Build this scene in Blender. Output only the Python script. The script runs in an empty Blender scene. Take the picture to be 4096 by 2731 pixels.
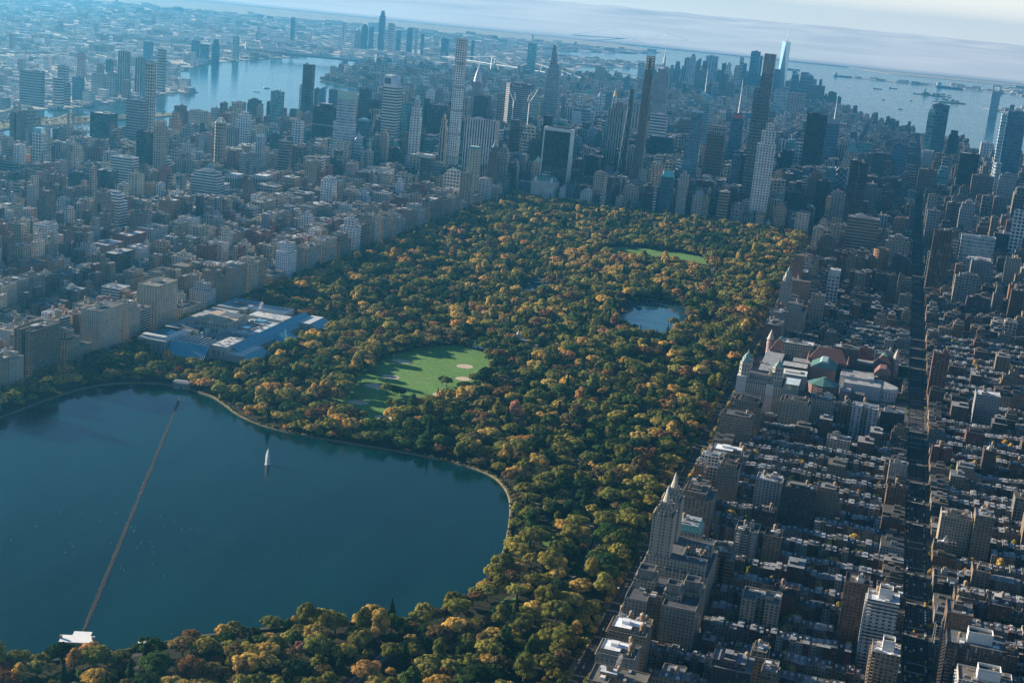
import bpy, math, random
import numpy as np
from mathutils import Vector, Matrix

# ------------------------------------------------------------------ basics
# metres; X grows towards the west side avenues, Y grows downtown, origin at the
# park's south-east corner, one street every 80.47 m
sc = bpy.context.scene
COL = sc.collection
CAM = (1051.2, -3792.7, 560.9); YAW, PIT, ROL, FPX = -0.257873, 0.244473, -0.093996, 5519.4
_F = np.array([math.sin(YAW)*math.cos(PIT), math.cos(YAW)*math.cos(PIT), -math.sin(PIT)])
_R = np.array([math.cos(YAW), -math.sin(YAW), 0.0]); _D = np.cross(_F, _R)
if _D[2] > 0: _D = -_D
R2 = _R*math.cos(ROL)+_D*math.sin(ROL); D2 = -_R*math.sin(ROL)+_D*math.cos(ROL)
Cv = np.array(CAM)
def proj(P):
    d = np.asarray(P, float)-Cv; z = d@_F
    z = np.where(z < 1, 1, z)
    return 2048+FPX*(d@R2)/z, 1365.5+FPX*(d@D2)/z, z
def st_y(s): return (59-s)*80.47

TREES_DENSE = 9.0

# ------------------------------------------------------------------ materials
def mat(name):
    m = bpy.data.materials.new(name); m.use_nodes = True
    nt = m.node_tree; nt.nodes.clear()
    return m, nt
class NT:
    def __init__(s, nt): s.nt = nt
    def n(s, t, **k):
        nd = s.nt.nodes.new(t)
        for a, b in k.items(): setattr(nd, a, b)
        return nd
    def l(s, a, b): s.nt.links.new(a, b)
    def val(s, sock, v):
        if isinstance(v, (int, float, tuple, list)): sock.default_value = v
        else: s.l(v, sock)
    def m(s, op, a, b=None, c=None):
        nd = s.n('ShaderNodeMath', operation=op)
        s.val(nd.inputs[0], a)
        if b is not None: s.val(nd.inputs[1], b)
        if c is not None: s.val(nd.inputs[2], c)
        return nd.outputs[0]
    def mix(s, f, a, b, mode='MIX'):
        nd = s.n('ShaderNodeMix', data_type='RGBA', blend_type=mode)
        s.val(nd.inputs[0], f); s.val(nd.inputs[6], a); s.val(nd.inputs[7], b)
        return nd.outputs[2]
    def attr(s, name, kind='GEOMETRY'):
        nd = s.n('ShaderNodeAttribute', attribute_name=name, attribute_type=kind); return nd
    def noise(s, vec, scale, detail=2.0, rough=.5):
        nd = s.n('ShaderNodeTexNoise'); nd.inputs['Scale'].default_value = scale
        nd.inputs['Detail'].default_value = detail; nd.inputs['Roughness'].default_value = rough
        if vec is not None: s.l(vec, nd.inputs['Vector'])
        return nd.outputs['Fac']
    def ramp(s, f, lo, hi, a=0.0, b=1.0):
        nd = s.n('ShaderNodeMapRange'); s.l(f, nd.inputs[0])
        for i, v in zip((1, 2, 3, 4), (lo, hi, a, b)): nd.inputs[i].default_value = v
        return nd.outputs[0]
    def pos(s): return s.n('ShaderNodeNewGeometry').outputs['Position']
    def bsdf(s, col, rough=.85, spec=.3, metal=0.0, **k):
        b = s.n('ShaderNodeBsdfPrincipled')
        s.val(b.inputs['Base Color'], col); s.val(b.inputs['Roughness'], rough)
        s.val(b.inputs['Specular IOR Level'], spec); s.val(b.inputs['Metallic'], metal)
        for a, v in k.items(): s.val(b.inputs[a.replace('_', ' ')], v)
        return b
    def out(s, sh): 
        o = s.n('ShaderNodeOutputMaterial'); s.l(sh, o.inputs['Surface']); return o

def facade_mat():
    m, nt = mat('facade'); n = NT(nt)
    uv = n.n('ShaderNodeUVMap', uv_map='UV'); sep = n.n('ShaderNodeSeparateXYZ'); n.l(uv.outputs[0], sep.inputs[0])
    tint = n.attr('tint').outputs['Color']; g = n.attr('gcol').outputs['Color']
    wp = n.n('ShaderNodeSeparateXYZ'); n.l(n.attr('wp').outputs['Vector'], wp.inputs[0])
    fr = n.n('ShaderNodeSeparateXYZ'); n.l(n.attr('fr').outputs['Vector'], fr.inputs[0])
    su = n.m('DIVIDE', sep.outputs[0], wp.outputs[0]); sv = n.m('DIVIDE', sep.outputs[1], wp.outputs[1])
    fu = n.m('ABSOLUTE', n.m('SUBTRACT', n.m('FRACT', su), .5)); fv = n.m('ABSOLUTE', n.m('SUBTRACT', n.m('FRACT', sv), .5))
    mk = n.m('MULTIPLY', n.m('LESS_THAN', fu, n.m('MULTIPLY', fr.outputs[0], .5)), n.m('LESS_THAN', fv, n.m('MULTIPLY', fr.outputs[1], .5)))
    cell = n.n('ShaderNodeCombineXYZ'); n.l(n.m('ADD', n.m('FLOOR', su), wp.outputs[2]), cell.inputs[0]); n.l(n.m('FLOOR', sv), cell.inputs[1])
    wn = n.n('ShaderNodeTexWhiteNoise', noise_dimensions='2D'); n.l(cell.outputs[0], wn.inputs['Vector'])
    r = wn.outputs['Value']
    gl = n.mix(1.0, g, n.ramp(r, 0, 1, .45, 1.6), 'MULTIPLY')
    blind = n.m('MULTIPLY', n.m('GREATER_THAN', r, .86), n.ramp(fr.outputs[0], .7, .9, .45, 0.08))
    gl = n.mix(blind, gl, (.34, .33, .3, 1))
    P = n.pos()
    st = n.ramp(n.noise(P, .045, 4, .6), .3, .7, .82, 1.12)
    st2 = n.ramp(n.noise(P, .4, 2, .6), .3, .7, .93, 1.06)
    # a darker stone line at every sixth floor
    ln = n.m('LESS_THAN', n.m('FRACT', n.m('DIVIDE', sv, 6.0)), .055)
    wall = n.mix(1.0, tint, n.m('MULTIPLY', n.m('MULTIPLY', st, st2), n.m('SUBTRACT', 1.0, n.m('MULTIPLY', ln, .22))), 'MULTIPLY')
    col = n.mix(mk, wall, gl)
    rough = n.m('SUBTRACT', .85, n.m('MULTIPLY', mk, .68))
    metal = n.m('MULTIPLY', mk, fr.outputs[2])
    bmp = n.n('ShaderNodeBump'); bmp.inputs['Strength'].default_value = .6; bmp.inputs['Distance'].default_value = .25
    n.l(n.m('SUBTRACT', 1.0, mk), bmp.inputs['Height'])
    b = n.bsdf(col, rough, .5, metal); n.l(bmp.outputs[0], b.inputs['Normal'])
    n.out(b.outputs[0]); return m
def roof_mat():
    m, nt = mat('roofing'); n = NT(nt); P = n.pos()
    tint = n.attr('tint').outputs['Color']
    a = n.ramp(n.noise(P, .12, 5, .65), .3, .7, .6, 1.25); b_ = n.ramp(n.noise(P, 1.1, 3, .6), .3, .7, .85, 1.1)
    c = n.mix(1.0, tint, n.m('MULTIPLY', a, b_), 'MULTIPLY')
    n.out(n.bsdf(c, .9, .2).outputs[0]); return m
def plain_mat(name='plain', rough=.6, metal=0., spec=.4, amp=.12):
    m, nt = mat(name); n = NT(nt)
    tint = n.attr('tint').outputs['Color']
    c = n.mix(1.0, tint, n.ramp(n.noise(n.pos(), .8, 3), .3, .7, 1-amp, 1+amp), 'MULTIPLY')
    n.out(n.bsdf(c, rough, spec, metal).outputs[0]); return m
FACADE = facade_mat(); ROOF = roof_mat(); PLAIN = plain_mat(); GLASS = plain_mat('glass_skin', .12, .55, .8, .05)
MATS = [FACADE, ROOF, PLAIN, GLASS]

def ground_mat(name, c1, c2, s1=.02, s2=.3, rough=.95, c3=None):
    m, nt = mat(name); n = NT(nt); P = n.pos()
    f = n.ramp(n.noise(P, s1, 5, .6), .35, .65); g = n.ramp(n.noise(P, s2, 4, .6), .3, .7, .75, 1.2)
    c = n.mix(f, (*c1, 1), (*c2, 1))
    if c3: c = n.mix(n.ramp(n.noise(P, .09, 3, .5), .56, .66), c, (*c3, 1))
    c = n.mix(1.0, c, g, 'MULTIPLY')
    n.out(n.bsdf(c, rough, .15).outputs[0]); return m
def water_mat(name, c, rough, bump, scale, c2=None, spec=.5):
    m, nt = mat(name); n = NT(nt); P = n.pos()
    mp = n.n('ShaderNodeMapping'); mp.inputs['Rotation'].default_value = (0, 0, .5); mp.inputs['Scale'].default_value = (1, .22, 1); n.l(P, mp.inputs['Vector']); st = n.noise(mp.outputs[0], .012, 5, .6)
    col = n.mix(n.ramp(st, .35, .65), (*c, 1), (*(c2 or c), 1)); rough = n.ramp(st, .3, .7, rough*(.6 if spec < .4 else .92), rough*(1.7 if spec < .4 else 1.1))      # wind streaks
    bp = n.n('ShaderNodeBump'); bp.inputs['Strength'].default_value = bump; bp.inputs['Distance'].default_value = .3
    n.l(n.noise(P, scale, 4, .6), bp.inputs['Height'])
    b = n.bsdf(col, rough, spec); n.l(bp.outputs[0], b.inputs['Normal']); n.out(b.outputs[0]); return m

# ------------------------------------------------------------------ mesh builder
def col_(c): return tuple(c)+(1.0,) if len(c) == 3 else tuple(c)
class Sty:
    __slots__ = ('t', 'g', 'w', 'f')
    def __init__(s, t, g=(.03, .035, .045), w=(3, 3, 0), f=(0, 0, 0)): s.t = col_(t); s.g = col_(g); s.w = w; s.f = f
class MB:
    def __init__(s): s.v = []; s.f = []; s.uv = []; s.m = []; s.s = []; s.off = (0, 0, 0)
    def face(s, pts, m, st, uv=None):
        i = len(s.v); o = s.off
        s.v.extend([(p[0]+o[0], p[1]+o[1], p[2]+o[2]) for p in pts]); s.f.append(tuple(range(i, i+len(pts))))
        s.uv.extend(uv if uv else [(p[0], p[1]) for p in pts]); s.m.append(m); s.s.append(st)
    def quad_wall(s, a, b, z0, z1, st, m=0, u0=0.0, z0b=None):
        L = math.hypot(b[0]-a[0], b[1]-a[1])
        bay = st.w[0]; nb = max(1, round(L/bay)); k = nb*bay/L if L > 0 else 1   # whole bays on every wall
        s.face([(a[0], a[1], z0), (b[0], b[1], z0), (b[0], b[1], z1), (a[0], a[1], z1)], m, st,
               [(0, z0), (L*k, z0), (L*k, z1), (0, z1)])
    def walls(s, poly, z0, z1, st, m=0):
        for i in range(len(poly)): s.quad_wall(poly[i], poly[(i+1) % len(poly)], z0, z1, st, m)
    def cap(s, poly, z, st, m=1): s.face([(p[0], p[1], z) for p in poly], m, st)
    def prism(s, poly, z0, z1, st, m=2, capst=None, capm=None):
        s.walls(poly, z0, z1, st, m); s.cap(poly, z1, capst or st, m if capm is None else capm)
    def box(s, x0, x1, y0, y1, z0, z1, st, m=2, capst=None, capm=None):
        s.prism([(x0, y0), (x1, y0), (x1, y1), (x0, y1)], z0, z1, st, m, capst, capm)
    def frustum(s, p0, z0, p1, z1, st, m=2, cap=True, capst=None, capm=None):
        n = len(p0)
        for i in range(n):
            a, b, c, d = p0[i], p0[(i+1) % n], p1[(i+1) % n], p1[i]
            L = math.hypot(b[0]-a[0], b[1]-a[1]) or 1; L2 = math.hypot(c[0]-d[0], c[1]-d[1])
            k = max(1, round(L/st.w[0]))*st.w[0]/L; o = (L-L2)*k/2
            s.face([(a[0], a[1], z0), (b[0], b[1], z0), (c[0], c[1], z1), (d[0], d[1], z1)], m, st,
                   [(0, z0), (L*k, z0), (L*k-o, z1), (o, z1)])
        if cap: s.cap(p1, z1, capst or st, m if capm is None else capm)
    def pyr(s, poly, z0, apex, st, m=2):
        n = len(poly)
        for i in range(n):
            a, b = poly[i], poly[(i+1) % n]
            s.face([(a[0], a[1], z0), (b[0], b[1], z0), apex], m, st, [(0, 0), (1, 0), (.5, 1)])
    def bar(s, p, q, r, st, m=2, r2=None):
        p = Vector(p); q = Vector(q); d = (q-p)
        if d.length < 1e-6: return
        d.normalize(); u = d.cross(Vector((0, 0, 1)));
        if u.length < .05: u = d.cross(Vector((1, 0, 0)))
        u.normalize(); w = d.cross(u); r2 = r if r2 is None else r2
        A = [p+u*r, p+w*r, p-u*r, p-w*r]; B = [q+u*r2, q+w*r2, q-u*r2, q-w*r2]
        for i in range(4): s.face([tuple(A[i]), tuple(A[(i+1) % 4]), tuple(B[(i+1) % 4]), tuple(B[i])][::-1], m, st)
        s.face([tuple(x) for x in A], m, st); s.face([tuple(x) for x in B[::-1]], m, st)
    def build(s, name, parent=None, loc=(0, 0, 0), mats=None, smooth=False):
        me = bpy.data.meshes.new(name); me.from_pydata(s.v, [], s.f)
        used = sorted(set(s.m)); mm = mats or MATS
        for k in used: me.materials.append(mm[k])
        rm = {k: i for i, k in enumerate(used)}
        me.polygons.foreach_set('material_index', [rm[k] for k in s.m])
        ul = me.uv_layers.new(name='UV'); ul.data.foreach_set('uv', [c for p in s.uv for c in p])
        nf = len(s.f)
        for nm, key, ty in (('tint', 't', 'FLOAT_COLOR'), ('gcol', 'g', 'FLOAT_COLOR'), ('wp', 'w', 'FLOAT_VECTOR'), ('fr', 'f', 'FLOAT_VECTOR')):
            if nm != 'tint' and 0 not in rm: continue
            a = me.attributes.new(nm, ty, 'FACE')
            a.data.foreach_set('color' if ty == 'FLOAT_COLOR' else 'vector', [c for st in s.s for c in getattr(st, key)])
        me.update()
        if smooth:
            me.shade_smooth()
        o = bpy.data.objects.new(name, me); COL.objects.link(o); o.location = loc
        if parent: o.parent = parent
        return o
class Sink:
    """collects a building: body mesh and named parts, or everything into one shared mesh"""
    def __init__(s, merged=None, off=(0, 0, 0)):
        s.merged = merged; s.off = off; s.parts = []
        s.body = merged if merged is not None else MB()
        if merged is not None: merged.off = off
    near = False
    def part(s, name, sub=None):
        if s.merged is not None: return s.merged
        if name in ('chimney', 'roof_hatch', 'roof_equipment', 'water_tank') and any(p[0] == 'roof' for p in s.parts): sub = 'roof'
        b = MB(); s.parts.append((name, b, sub)); return b
    def build(s, name, loc, rot=0):
        o = s.body.build(name, None, loc); o.rotation_euler[2] = rot
        made = {}
        for nm, b, sub in s.parts:
            if not b.f: continue
            par = made.get(sub, o) if sub else o
            c = b.build(nm, par); made[nm] = c
        return o
def rect(W, D, cx=0, cy=0): return [(cx-W/2, cy-D/2), (cx+W/2, cy-D/2), (cx+W/2, cy+D/2), (cx-W/2, cy+D/2)]
def chamf(W, D, c, cx=0, cy=0):
    a, b = W/2, D/2
    return [(cx-a+c, cy-b), (cx+a-c, cy-b), (cx+a, cy-b+c), (cx+a, cy+b-c), (cx+a-c, cy+b), (cx-a+c, cy+b), (cx-a, cy+b-c), (cx-a, cy-b+c)]
def ell(rx, ry, n=16, cx=0, cy=0): return [(cx+rx*math.cos(2*math.pi*i/n), cy+ry*math.sin(2*math.pi*i/n)) for i in range(n)]
def scl(poly, k, cx=0, cy=0): return [(cx+(x-cx)*k, cy+(y-cy)*k) for x, y in poly]
def inset(poly, d):
    n = len(poly); out = []
    for i in range(n):
        p0, p1, p2 = poly[i-1], poly[i], poly[(i+1) % n]
        e1 = (p1[0]-p0[0], p1[1]-p0[1]); e2 = (p2[0]-p1[0], p2[1]-p1[1])
        l1 = math.hypot(*e1); l2 = math.hypot(*e2)
        n1 = (-e1[1]/l1, e1[0]/l1); n2 = (-e2[1]/l2, e2[0]/l2)
        k = 1+n1[0]*n2[0]+n1[1]*n2[1]; k = max(k, .2)
        out.append((p1[0]+(n1[0]+n2[0])*d/k, p1[1]+(n1[1]+n2[1])*d/k))
    return out
def roofed(body, roof, poly, z0, z1, st, rst, par=1.0, cap=None, m=0):
    """outer walls up to the parapet top, then coping, inner parapet and sunk roof"""
    body.walls(poly, z0, z1, st, m)
    if par <= 0: roof.cap(poly, z1, rst); return
    ins = inset(poly, .45); cs = cap or Sty(tuple(min(1, c*1.15) for c in st.t[:3]))
    n = len(poly)
    for i in range(n):
        a, b, c, d = poly[i], poly[(i+1) % n], ins[(i+1) % n], ins[i]
        roof.face([(a[0], a[1], z1), (b[0], b[1], z1), (c[0], c[1], z1), (d[0], d[1], z1)], 2, cs)
        roof.face([(d[0], d[1], z1), (c[0], c[1], z1), (c[0], c[1], z1-par), (d[0], d[1], z1-par)], 2, cs)
    roof.cap(ins, z1-par, rst)

TINT = dict(cream=(.52, .44, .33), tan=(.36, .275, .19), beige=(.46, .38, .28), white=(.70, .69, .66), grey=(.33, .33, .33),
            brown=(.19, .12, .085), red=(.26, .10, .07), dark=(.07, .06, .06), black=(.018, .02, .024), orange=(.42, .22, .11),
            pink=(.42, .29, .24), stone=(.40, .37, .31), teal=(.16, .33, .35), blue=(.09, .17, .26), silver=(.48, .53, .56))
GL = dict(teal=(.10, .26, .28), blue=(.05, .12, .20), silver=(.22, .30, .34), dark=(.03, .045, .06), black=(.012, .018, .026), brown=(.05, .04, .035))
def jit(c, r, a=.12):
    k = 1+r.uniform(-a, a); h = r.uniform(-a, a)*.35
    return (max(.01, c[0]*k*(1+h)), c[1]*k, max(.01, c[2]*k*(1-h)))
def mkstyle(s, tint, r, big=1.0, ja=.1):
    t = jit(TINT[tint], r, ja); seed = float(r.randrange(1, 900)); b = big
    if s == 'P': return Sty(t, (.028, .032, .042), (r.choice((2.7, 3.1, 3.6, 4.1))*b, r.choice((3.0, 3.2))*b, seed), (r.choice((.38, .46, .52)), r.choice((.48, .56)), .1))
    if s == 'B': return Sty(t, GL.get(tint, (.04, .05, .065)), (3.0*b, 3.5*b, seed), (1.1, .5, .2))
    if s == 'V': return Sty(t, GL.get(tint, (.035, .045, .06)), (3.2*b, 3.6*b, seed), (.52, 1.1, .15))
    if s == 'K': return Sty(tuple(c*.9 for c in t), GL.get(tint, GL['dark']), (1.9*b, 3.9*b, seed), (.9, .88, .5))
    if s == 'T': return Sty(t, GL.get(tint, GL['teal']), (2.4*b, 3.8*b, seed), (.92, .78, .45))
    if s == 'G': return Sty(t, (.03, .035, .045), (4.2*b, 4.0*b, seed), (.66, .62, .2))
    if s == 'L': return Sty(t, (.035, .04, .05), (3.6*b, 3.1*b, seed), (.62, .55, .15))
    return Sty(t, (.1, .1, .1), (4, 4, seed), (0, 0, 0))
ROOFC = [(.19, .20, .215), (.32, .34, .36), (.12, .125, .13), (.05, .05, .055), (.52, .54, .56), (.16, .15, .13), (.085, .09, .095), (.24, .21, .18)]
def rstyle(r, bright=False):
    c = r.choice(ROOFC if not bright else [ROOFC[1], ROOFC[4], ROOFC[0], ROOFC[4]]); return Sty(jit(c, r, .15))
METAL = Sty((.38, .40, .42)); WOOD = Sty((.23, .15, .09)); DARK = Sty((.05, .05, .055)); WHITE = Sty((.72, .72, .70)); COPPER = Sty((.13, .23, .205))

def water_tank(sink, x, y, z, r, s=1.0):
    b = sink.part('water_tank'); R = r.uniform(1.7, 2.3)*s; h = R*2.0; zb = z+r.uniform(2.5, 4.5)*s
    w = Sty(jit((.25, .165, .10), r, .25)); p = ell(R, R, 10, x, y)
    b.prism(p, zb, zb+h, w, 2); b.pyr(scl(p, 1.08, x, y), zb+h, (x, y, zb+h+R*.8), Sty(jit((.28, .22, .16), r, .2)), 2)
    b.cap(p[::-1], zb, w, 2)
    for q in (1, 3, 6, 8): b.bar((p[q][0], p[q][1], z-.2), (p[q][0], p[q][1], zb), .16, METAL)
def clutter(sink, poly_w, poly_d, z, r, st, n=4, tank=.5, cx=0, cy=0, bulk=True):
    W, D = poly_w, poly_d
    if bulk:
        b = sink.part('penthouse'); bw = W*r.uniform(.22, .45); bd = D*r.uniform(.25, .45)
        x = cx+r.uniform(-1, 1)*(W-bw)*.3; y = cy+r.uniform(-1, 1)*(D-bd)*.3; h = r.uniform(3, 6)
        s2 = Sty(st.t[:3], st.g[:3], (4, 3, 3), (.2, .3, 0)) if r.random() < .7 else Sty(jit((.55, .54, .5), r))
        b.box(x-bw/2, x+bw/2, y-bd/2, y+bd/2, z-.3, z+h, s2, 0, rstyle(r), 1)
        if r.random() < .6:
            k = r.uniform(.3, .6); b.box(x-bw/2*k, x+bw/2*k, y-bd/2*k, y+bd/2*k, z+h, z+h+r.uniform(2, 3.5), s2, 0, rstyle(r), 1)
    if n <= 4 and sink.merged is None and not sink.near: n = 1
    if n:
        e = sink.part('roof_equipment')
        for _ in range(n):
            a = r.uniform(.7, 2.8); c = r.uniform(.7, 2.8); h = r.uniform(.7, 2.4)
            if sink.near and _: e = sink.part('roof_equipment')
            x = cx+r.uniform(-.42, .42)*W; y = cy+r.uniform(-.42, .42)*D
            e.box(x-a, x+a, y-c, y+c, z-.2, z+h, Sty(jit(r.choice([(.5, .5, .5), (.25, .24, .23), (.6, .6, .58), (.33, .25, .18)]), r, .2)), 2)
    if r.random() < tank: water_tank(sink, cx+r.uniform(-.3, .3)*W, cy+r.uniform(-.3, .3)*D, z+(3 if bulk else 0)*r.random(), r)

def balconies(sink, W, D, z0, z1, st, step=3.1, nb=3, side=('n',)):
    b = sink.part('balconies')
    for q in side:
        for i in range(nb):
            u = (i+.5)/nb-.5
            z = z0
            while z < z1-2:
                if q == 'n': b.box(u*W-W/nb*.28, u*W+W/nb*.28, -D/2-1.5, -D/2-.02, z, z+1.0, st, 2)
                elif q == 'w': b.box(W/2+.02, W/2+1.5, u*D-D/nb*.28, u*D+D/nb*.28, z, z+1.0, st, 2)
                else: b.box(-W/2-1.5, -W/2-.02, u*D-D/nb*.28, u*D+D/nb*.28, z, z+1.0, st, 2)
                z += step
# ------------------------------------------------------------------ towers
def steps(sink, S, rs, W, D, H, tiers, poly=None, cx=0, cy=0, par=1.0):
    roof = sink.part('roof'); z = 0
    for k, (zf, wf, df) in enumerate(tiers):
        z1 = H*zf
        p = rect(W*wf, D*df, cx, cy) if poly is None else [(cx+(x-cx)*wf, cy+(y-cy)*df) for x, y in poly]
        roofed(sink.body, roof, p, z, z1, S, rs, par); z = z1-par
    return z
WEST = [False]
def tower(sink, W, D, H, s, tint, cr, r, Y=0):
    big = max(1.0, (Y-CAM[1]+300)*.00058)
    S = mkstyle(s, tint, r, big, .06); rs = rstyle(r)
    if WEST[0]: S.t = tuple(v*.66 for v in S.t[:3])+(1,)  # wall tint darkened on the west side to deepen its shade
    B = sink.body; t = S.t[:3]
    solid = Sty(t); m0 = 3 if s in 'KT' else 0
    near = Y < -1200
    def full(z1, poly=None, z0=0, st=None, par=1.0):
        roofed(B, sink.part('roof'), poly or rect(W, D), z0, z1, st or S, rs, par)
    def bulk(z, h, k=.45, kd=None, st=None):
        sink.part('penthouse').box(-W*k/2, W*k/2, -D*(kd or k)/2, D*(kd or k)/2, z-1.2, z+h, st or Sty(t, S.g[:3], (3.5, 3.5, 9), (.25, .3, 0)), 0, rs, 1)
    c = cr[0] if cr not in ('v2', 'm2', 'm3', 'p2', 'p3') else cr
    if c == 'f':
        h = min(5, H*.08)
        if r.random() < .35 and W > 24 and s in 'PL':      # light court cut into the front
            a, b, q, dd = W/2, D/2, W*.13, D*.38
            full(H-h, [(-a, -b), (-q, -b), (-q, -b+dd), (q, -b+dd), (q, -b), (a, -b), (a, b), (-a, b)])
        else: full(H-h)
        clutter(sink, W, D, H-h-1, r, S, 6 if near else 3, .8 if s == 'P' and H < 95 else .15)
    elif c == 'w':
        sh = r.choice(((.86, .94), (.9, .96), (.8, .92))); ax = r.uniform(-.12, .12)*W; full(H*sh[0]); rf = sink.part('roof')
        roofed(B, rf, rect(W*r.uniform(.68, .9), D*r.uniform(.7, .95), ax*.6), H*sh[0]-1, H*sh[1], S, rs)
        roofed(B, rf, rect(W*r.uniform(.34, .5), D*.55, ax), H*sh[1]-1, H-3, S, rs)
        sink.part('penthouse').box(-W*.1+ax, W*.1+ax, -D*.12, D*.12, H-4, H, solid, 0, rs, 1)
        if s == 'P' and H < 90: water_tank(sink, W*.3, D*.28, H*sh[0]*.99-2, r)
        clutter(sink, W*.7, D*.7, H*sh[1]-5, r, S, 3, 0, bulk=False)
    elif c == 't': full(H-13); bulk(H-13, 13, .38); clutter(sink, W, D, H-14, r, S, 4, 0, bulk=False)
    elif c == 'T':
        full(H-9); b = sink.part('penthouse'); roofed(b, b, rect(W*.42, D*.42, W*.05, 0), H-10.2, H, Sty((.62, .6, .56)), DARK, 2.5)
        clutter(sink, W, D, H-10, r, S, 9, .9, bulk=False)
        balconies(sink, W, D, 4, H-12, Sty(tuple(min(.8, k*1.15) for k in t)), 3.1, 5, ('n', 'e'))
    elif c == 'J':
        full(H-7); b = sink.part('penthouse'); w = Sty((.74, .75, .75))
        roofed(b, b, [(-W*.4, -D*.4), (W*.1, -D*.4), (W*.1, -D*.15), (W*.38, -D*.15), (W*.38, D*.3), (-W*.4, D*.3)], H-8.2, H-4, Sty(t, S.g[:3], (3, 4, 3), (.5, .4, 0)), Sty((.78, .80, .82)), .6)
        b.box(-W*.2, W*.0, -D*.1, D*.12, H-4.7, H-1.8, w, 2)
        water_tank(sink, W*.36, -D*.22, H-8, r, 1.25); water_tank(sink, W*.25, D*.38, H-8, r, 1.1)
        sink.part('cornice').frustum(scl(rect(W, D), 1.001), H-9.5, scl(rect(W, D), 1.045), H-8.6, Sty(tuple(k*1.2 for k in t)), 2)
        clutter(sink, W*.9, D*.9, H-8, r, S, 8, 0, bulk=False)
    elif c == 'q':
        full(H*.9); b = sink.part('crown'); k = .46
        b.box(-W*.28, W*.28, -D*.28, D*.28, H*.9-1, H*.965, Sty(t, S.g[:3], (2.5, 3, 1), (.5, .6, 0)), 0)
        for i in range(-2, 3):
            for sx in (-1, 1):
                b.box(i*W*.2-.9, i*W*.2+.9, sx*D*k-.9, sx*D*k+.9, H*.88, H*(1-abs(i)*.012), solid, 2)
                if abs(i) == 2: b.box(i*W*.2-.9, i*W*.2+.9, sx*D*.2-.9, sx*D*.2+.9, H*.88, H*.97, solid, 2)
    elif c == 'r': 
        p = ell(W/2, D/2, 20); roofed(B, sink.part('roof'), p, 0, H-4, S, rs); bulk(H-4, 4, .5)
    elif c == 'g':
        full(H-13); sink.part('crown').box(-W*.42, W*.42, -D*.42, D*.42, H-14, H, Sty((.28, .5, .62)), 3)
        if 'crane' in DESC[0]: crane_part(sink, 0, 0, H)
    elif c == 's':
        h = min(H*.13, D*.95 if W > 40 else H*.13); z = H-h
        B.walls(rect(W, D), 0, z, S)
        a, b = W/2, D/2; R = sink.part('roof'); w = Sty((.66, .69, .70))
        # wedge rising towards one long side (seen as a ramp facing the avenue)
        if W > 40:
            R.face([(-a, -b, z), (a, -b, z), (a*.05, -b, H), (-a, -b, H)], 2, w); R.face([(a, b, z), (-a, b, z), (-a, b, H), (a*.05, b, H)], 2, w)
            R.face([(a, -b, z), (a, b, z), (a*.05, b, H), (a*.05, -b, H)], 2, Sty((.5, .55, .6))); R.face([(-a, b, z), (-a, -b, z), (-a, -b, H), (-a, b, H)], 2, w)
            R.face([(-a, -b, H), (a*.05, -b, H), (a*.05, b, H), (-a, b, H)], 2, w)
            g = sink.part('louvre_panel'); g.face([(-a*.9, -b-.15, z+h*.25), (a*.05, -b-.15, z+h*.25), (a*.0, -b-.15, H-h*.22), (-a*.9, -b-.15, H-h*.22)], 2, Sty((.12, .14, .16)))
        else:
            R.face([(-a, -b, z), (a, -b, z), (a, -b, H)], m0 or 2, S); R.face([(a, b, z), (-a, b, z), (a, b, H)], m0 or 2, S)
            R.face([(a, -b, z), (a, b, z), (a, b, H), (a, -b, H)], m0 or 2, S); R.face([(-a, b, z), (-a, -b, z), (a, -b, H), (a, b, H)], 2, Sty((.4, .42, .44)))
    elif c == 'y':
        z = H; p = chamf(W, D, W*.18); roofed(B, sink.part('roof'), p, 0, z, S, rs)
        b = sink.part('frame_pyramid'); ap = (0, 0, H+16); q = rect(W*.95, D*.95)
        for i in range(8):
            b.bar((p[i][0]*.97, p[i][1]*.97, z), (p[i][0]*.3, p[i][1]*.3, H+13), .7, WHITE)
            b.bar((p[i][0]*.97, p[i][1]*.97, z+.3), (p[(i+1) % 8][0]*.97, p[(i+1) % 8][1]*.97, z+.3), .7, WHITE)
            b.bar((p[i][0]*.3, p[i][1]*.3, H+13), (p[(i+1) % 8][0]*.3, p[(i+1) % 8][1]*.3, H+13), .7, WHITE)
    elif c == 'k':
        full(H-8); sink.part('belt_course').prism(scl(rect(W, D), 1.008), H*.6, H*.6+5, Sty((.35, .38, .40), (.05, .06, .07), (2.5, 30, 1), (.5, 1.1, 0)), 0); bulk(H-8, 8, .5, .7, Sty(t))
    elif c == 'h':
        # banded tower: lower wide shaft and slimmer upper shaft with a glazed crown
        roofed(B, sink.part('roof'), rect(W*1.18, D*1.1, -W*.05), 0, H*.62, S, rs); roofed(B, sink.part('roof'), rect(W, D), H*.6, H*.9, S, rs)
        sink.part('crown').box(-W*.5, W*.5, -D*.5, D*.5, H*.9-1, H, Sty((.36, .56, .52)), 3, rs, 1)
    elif c == 'c':
        full(H-7); b = sink.part('crown'); n = 6; a = W*.46; d = D*.42; w = Sty((.62, .70, .76)) if tint != 'blue' else Sty((.25, .5, .68))
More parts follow.
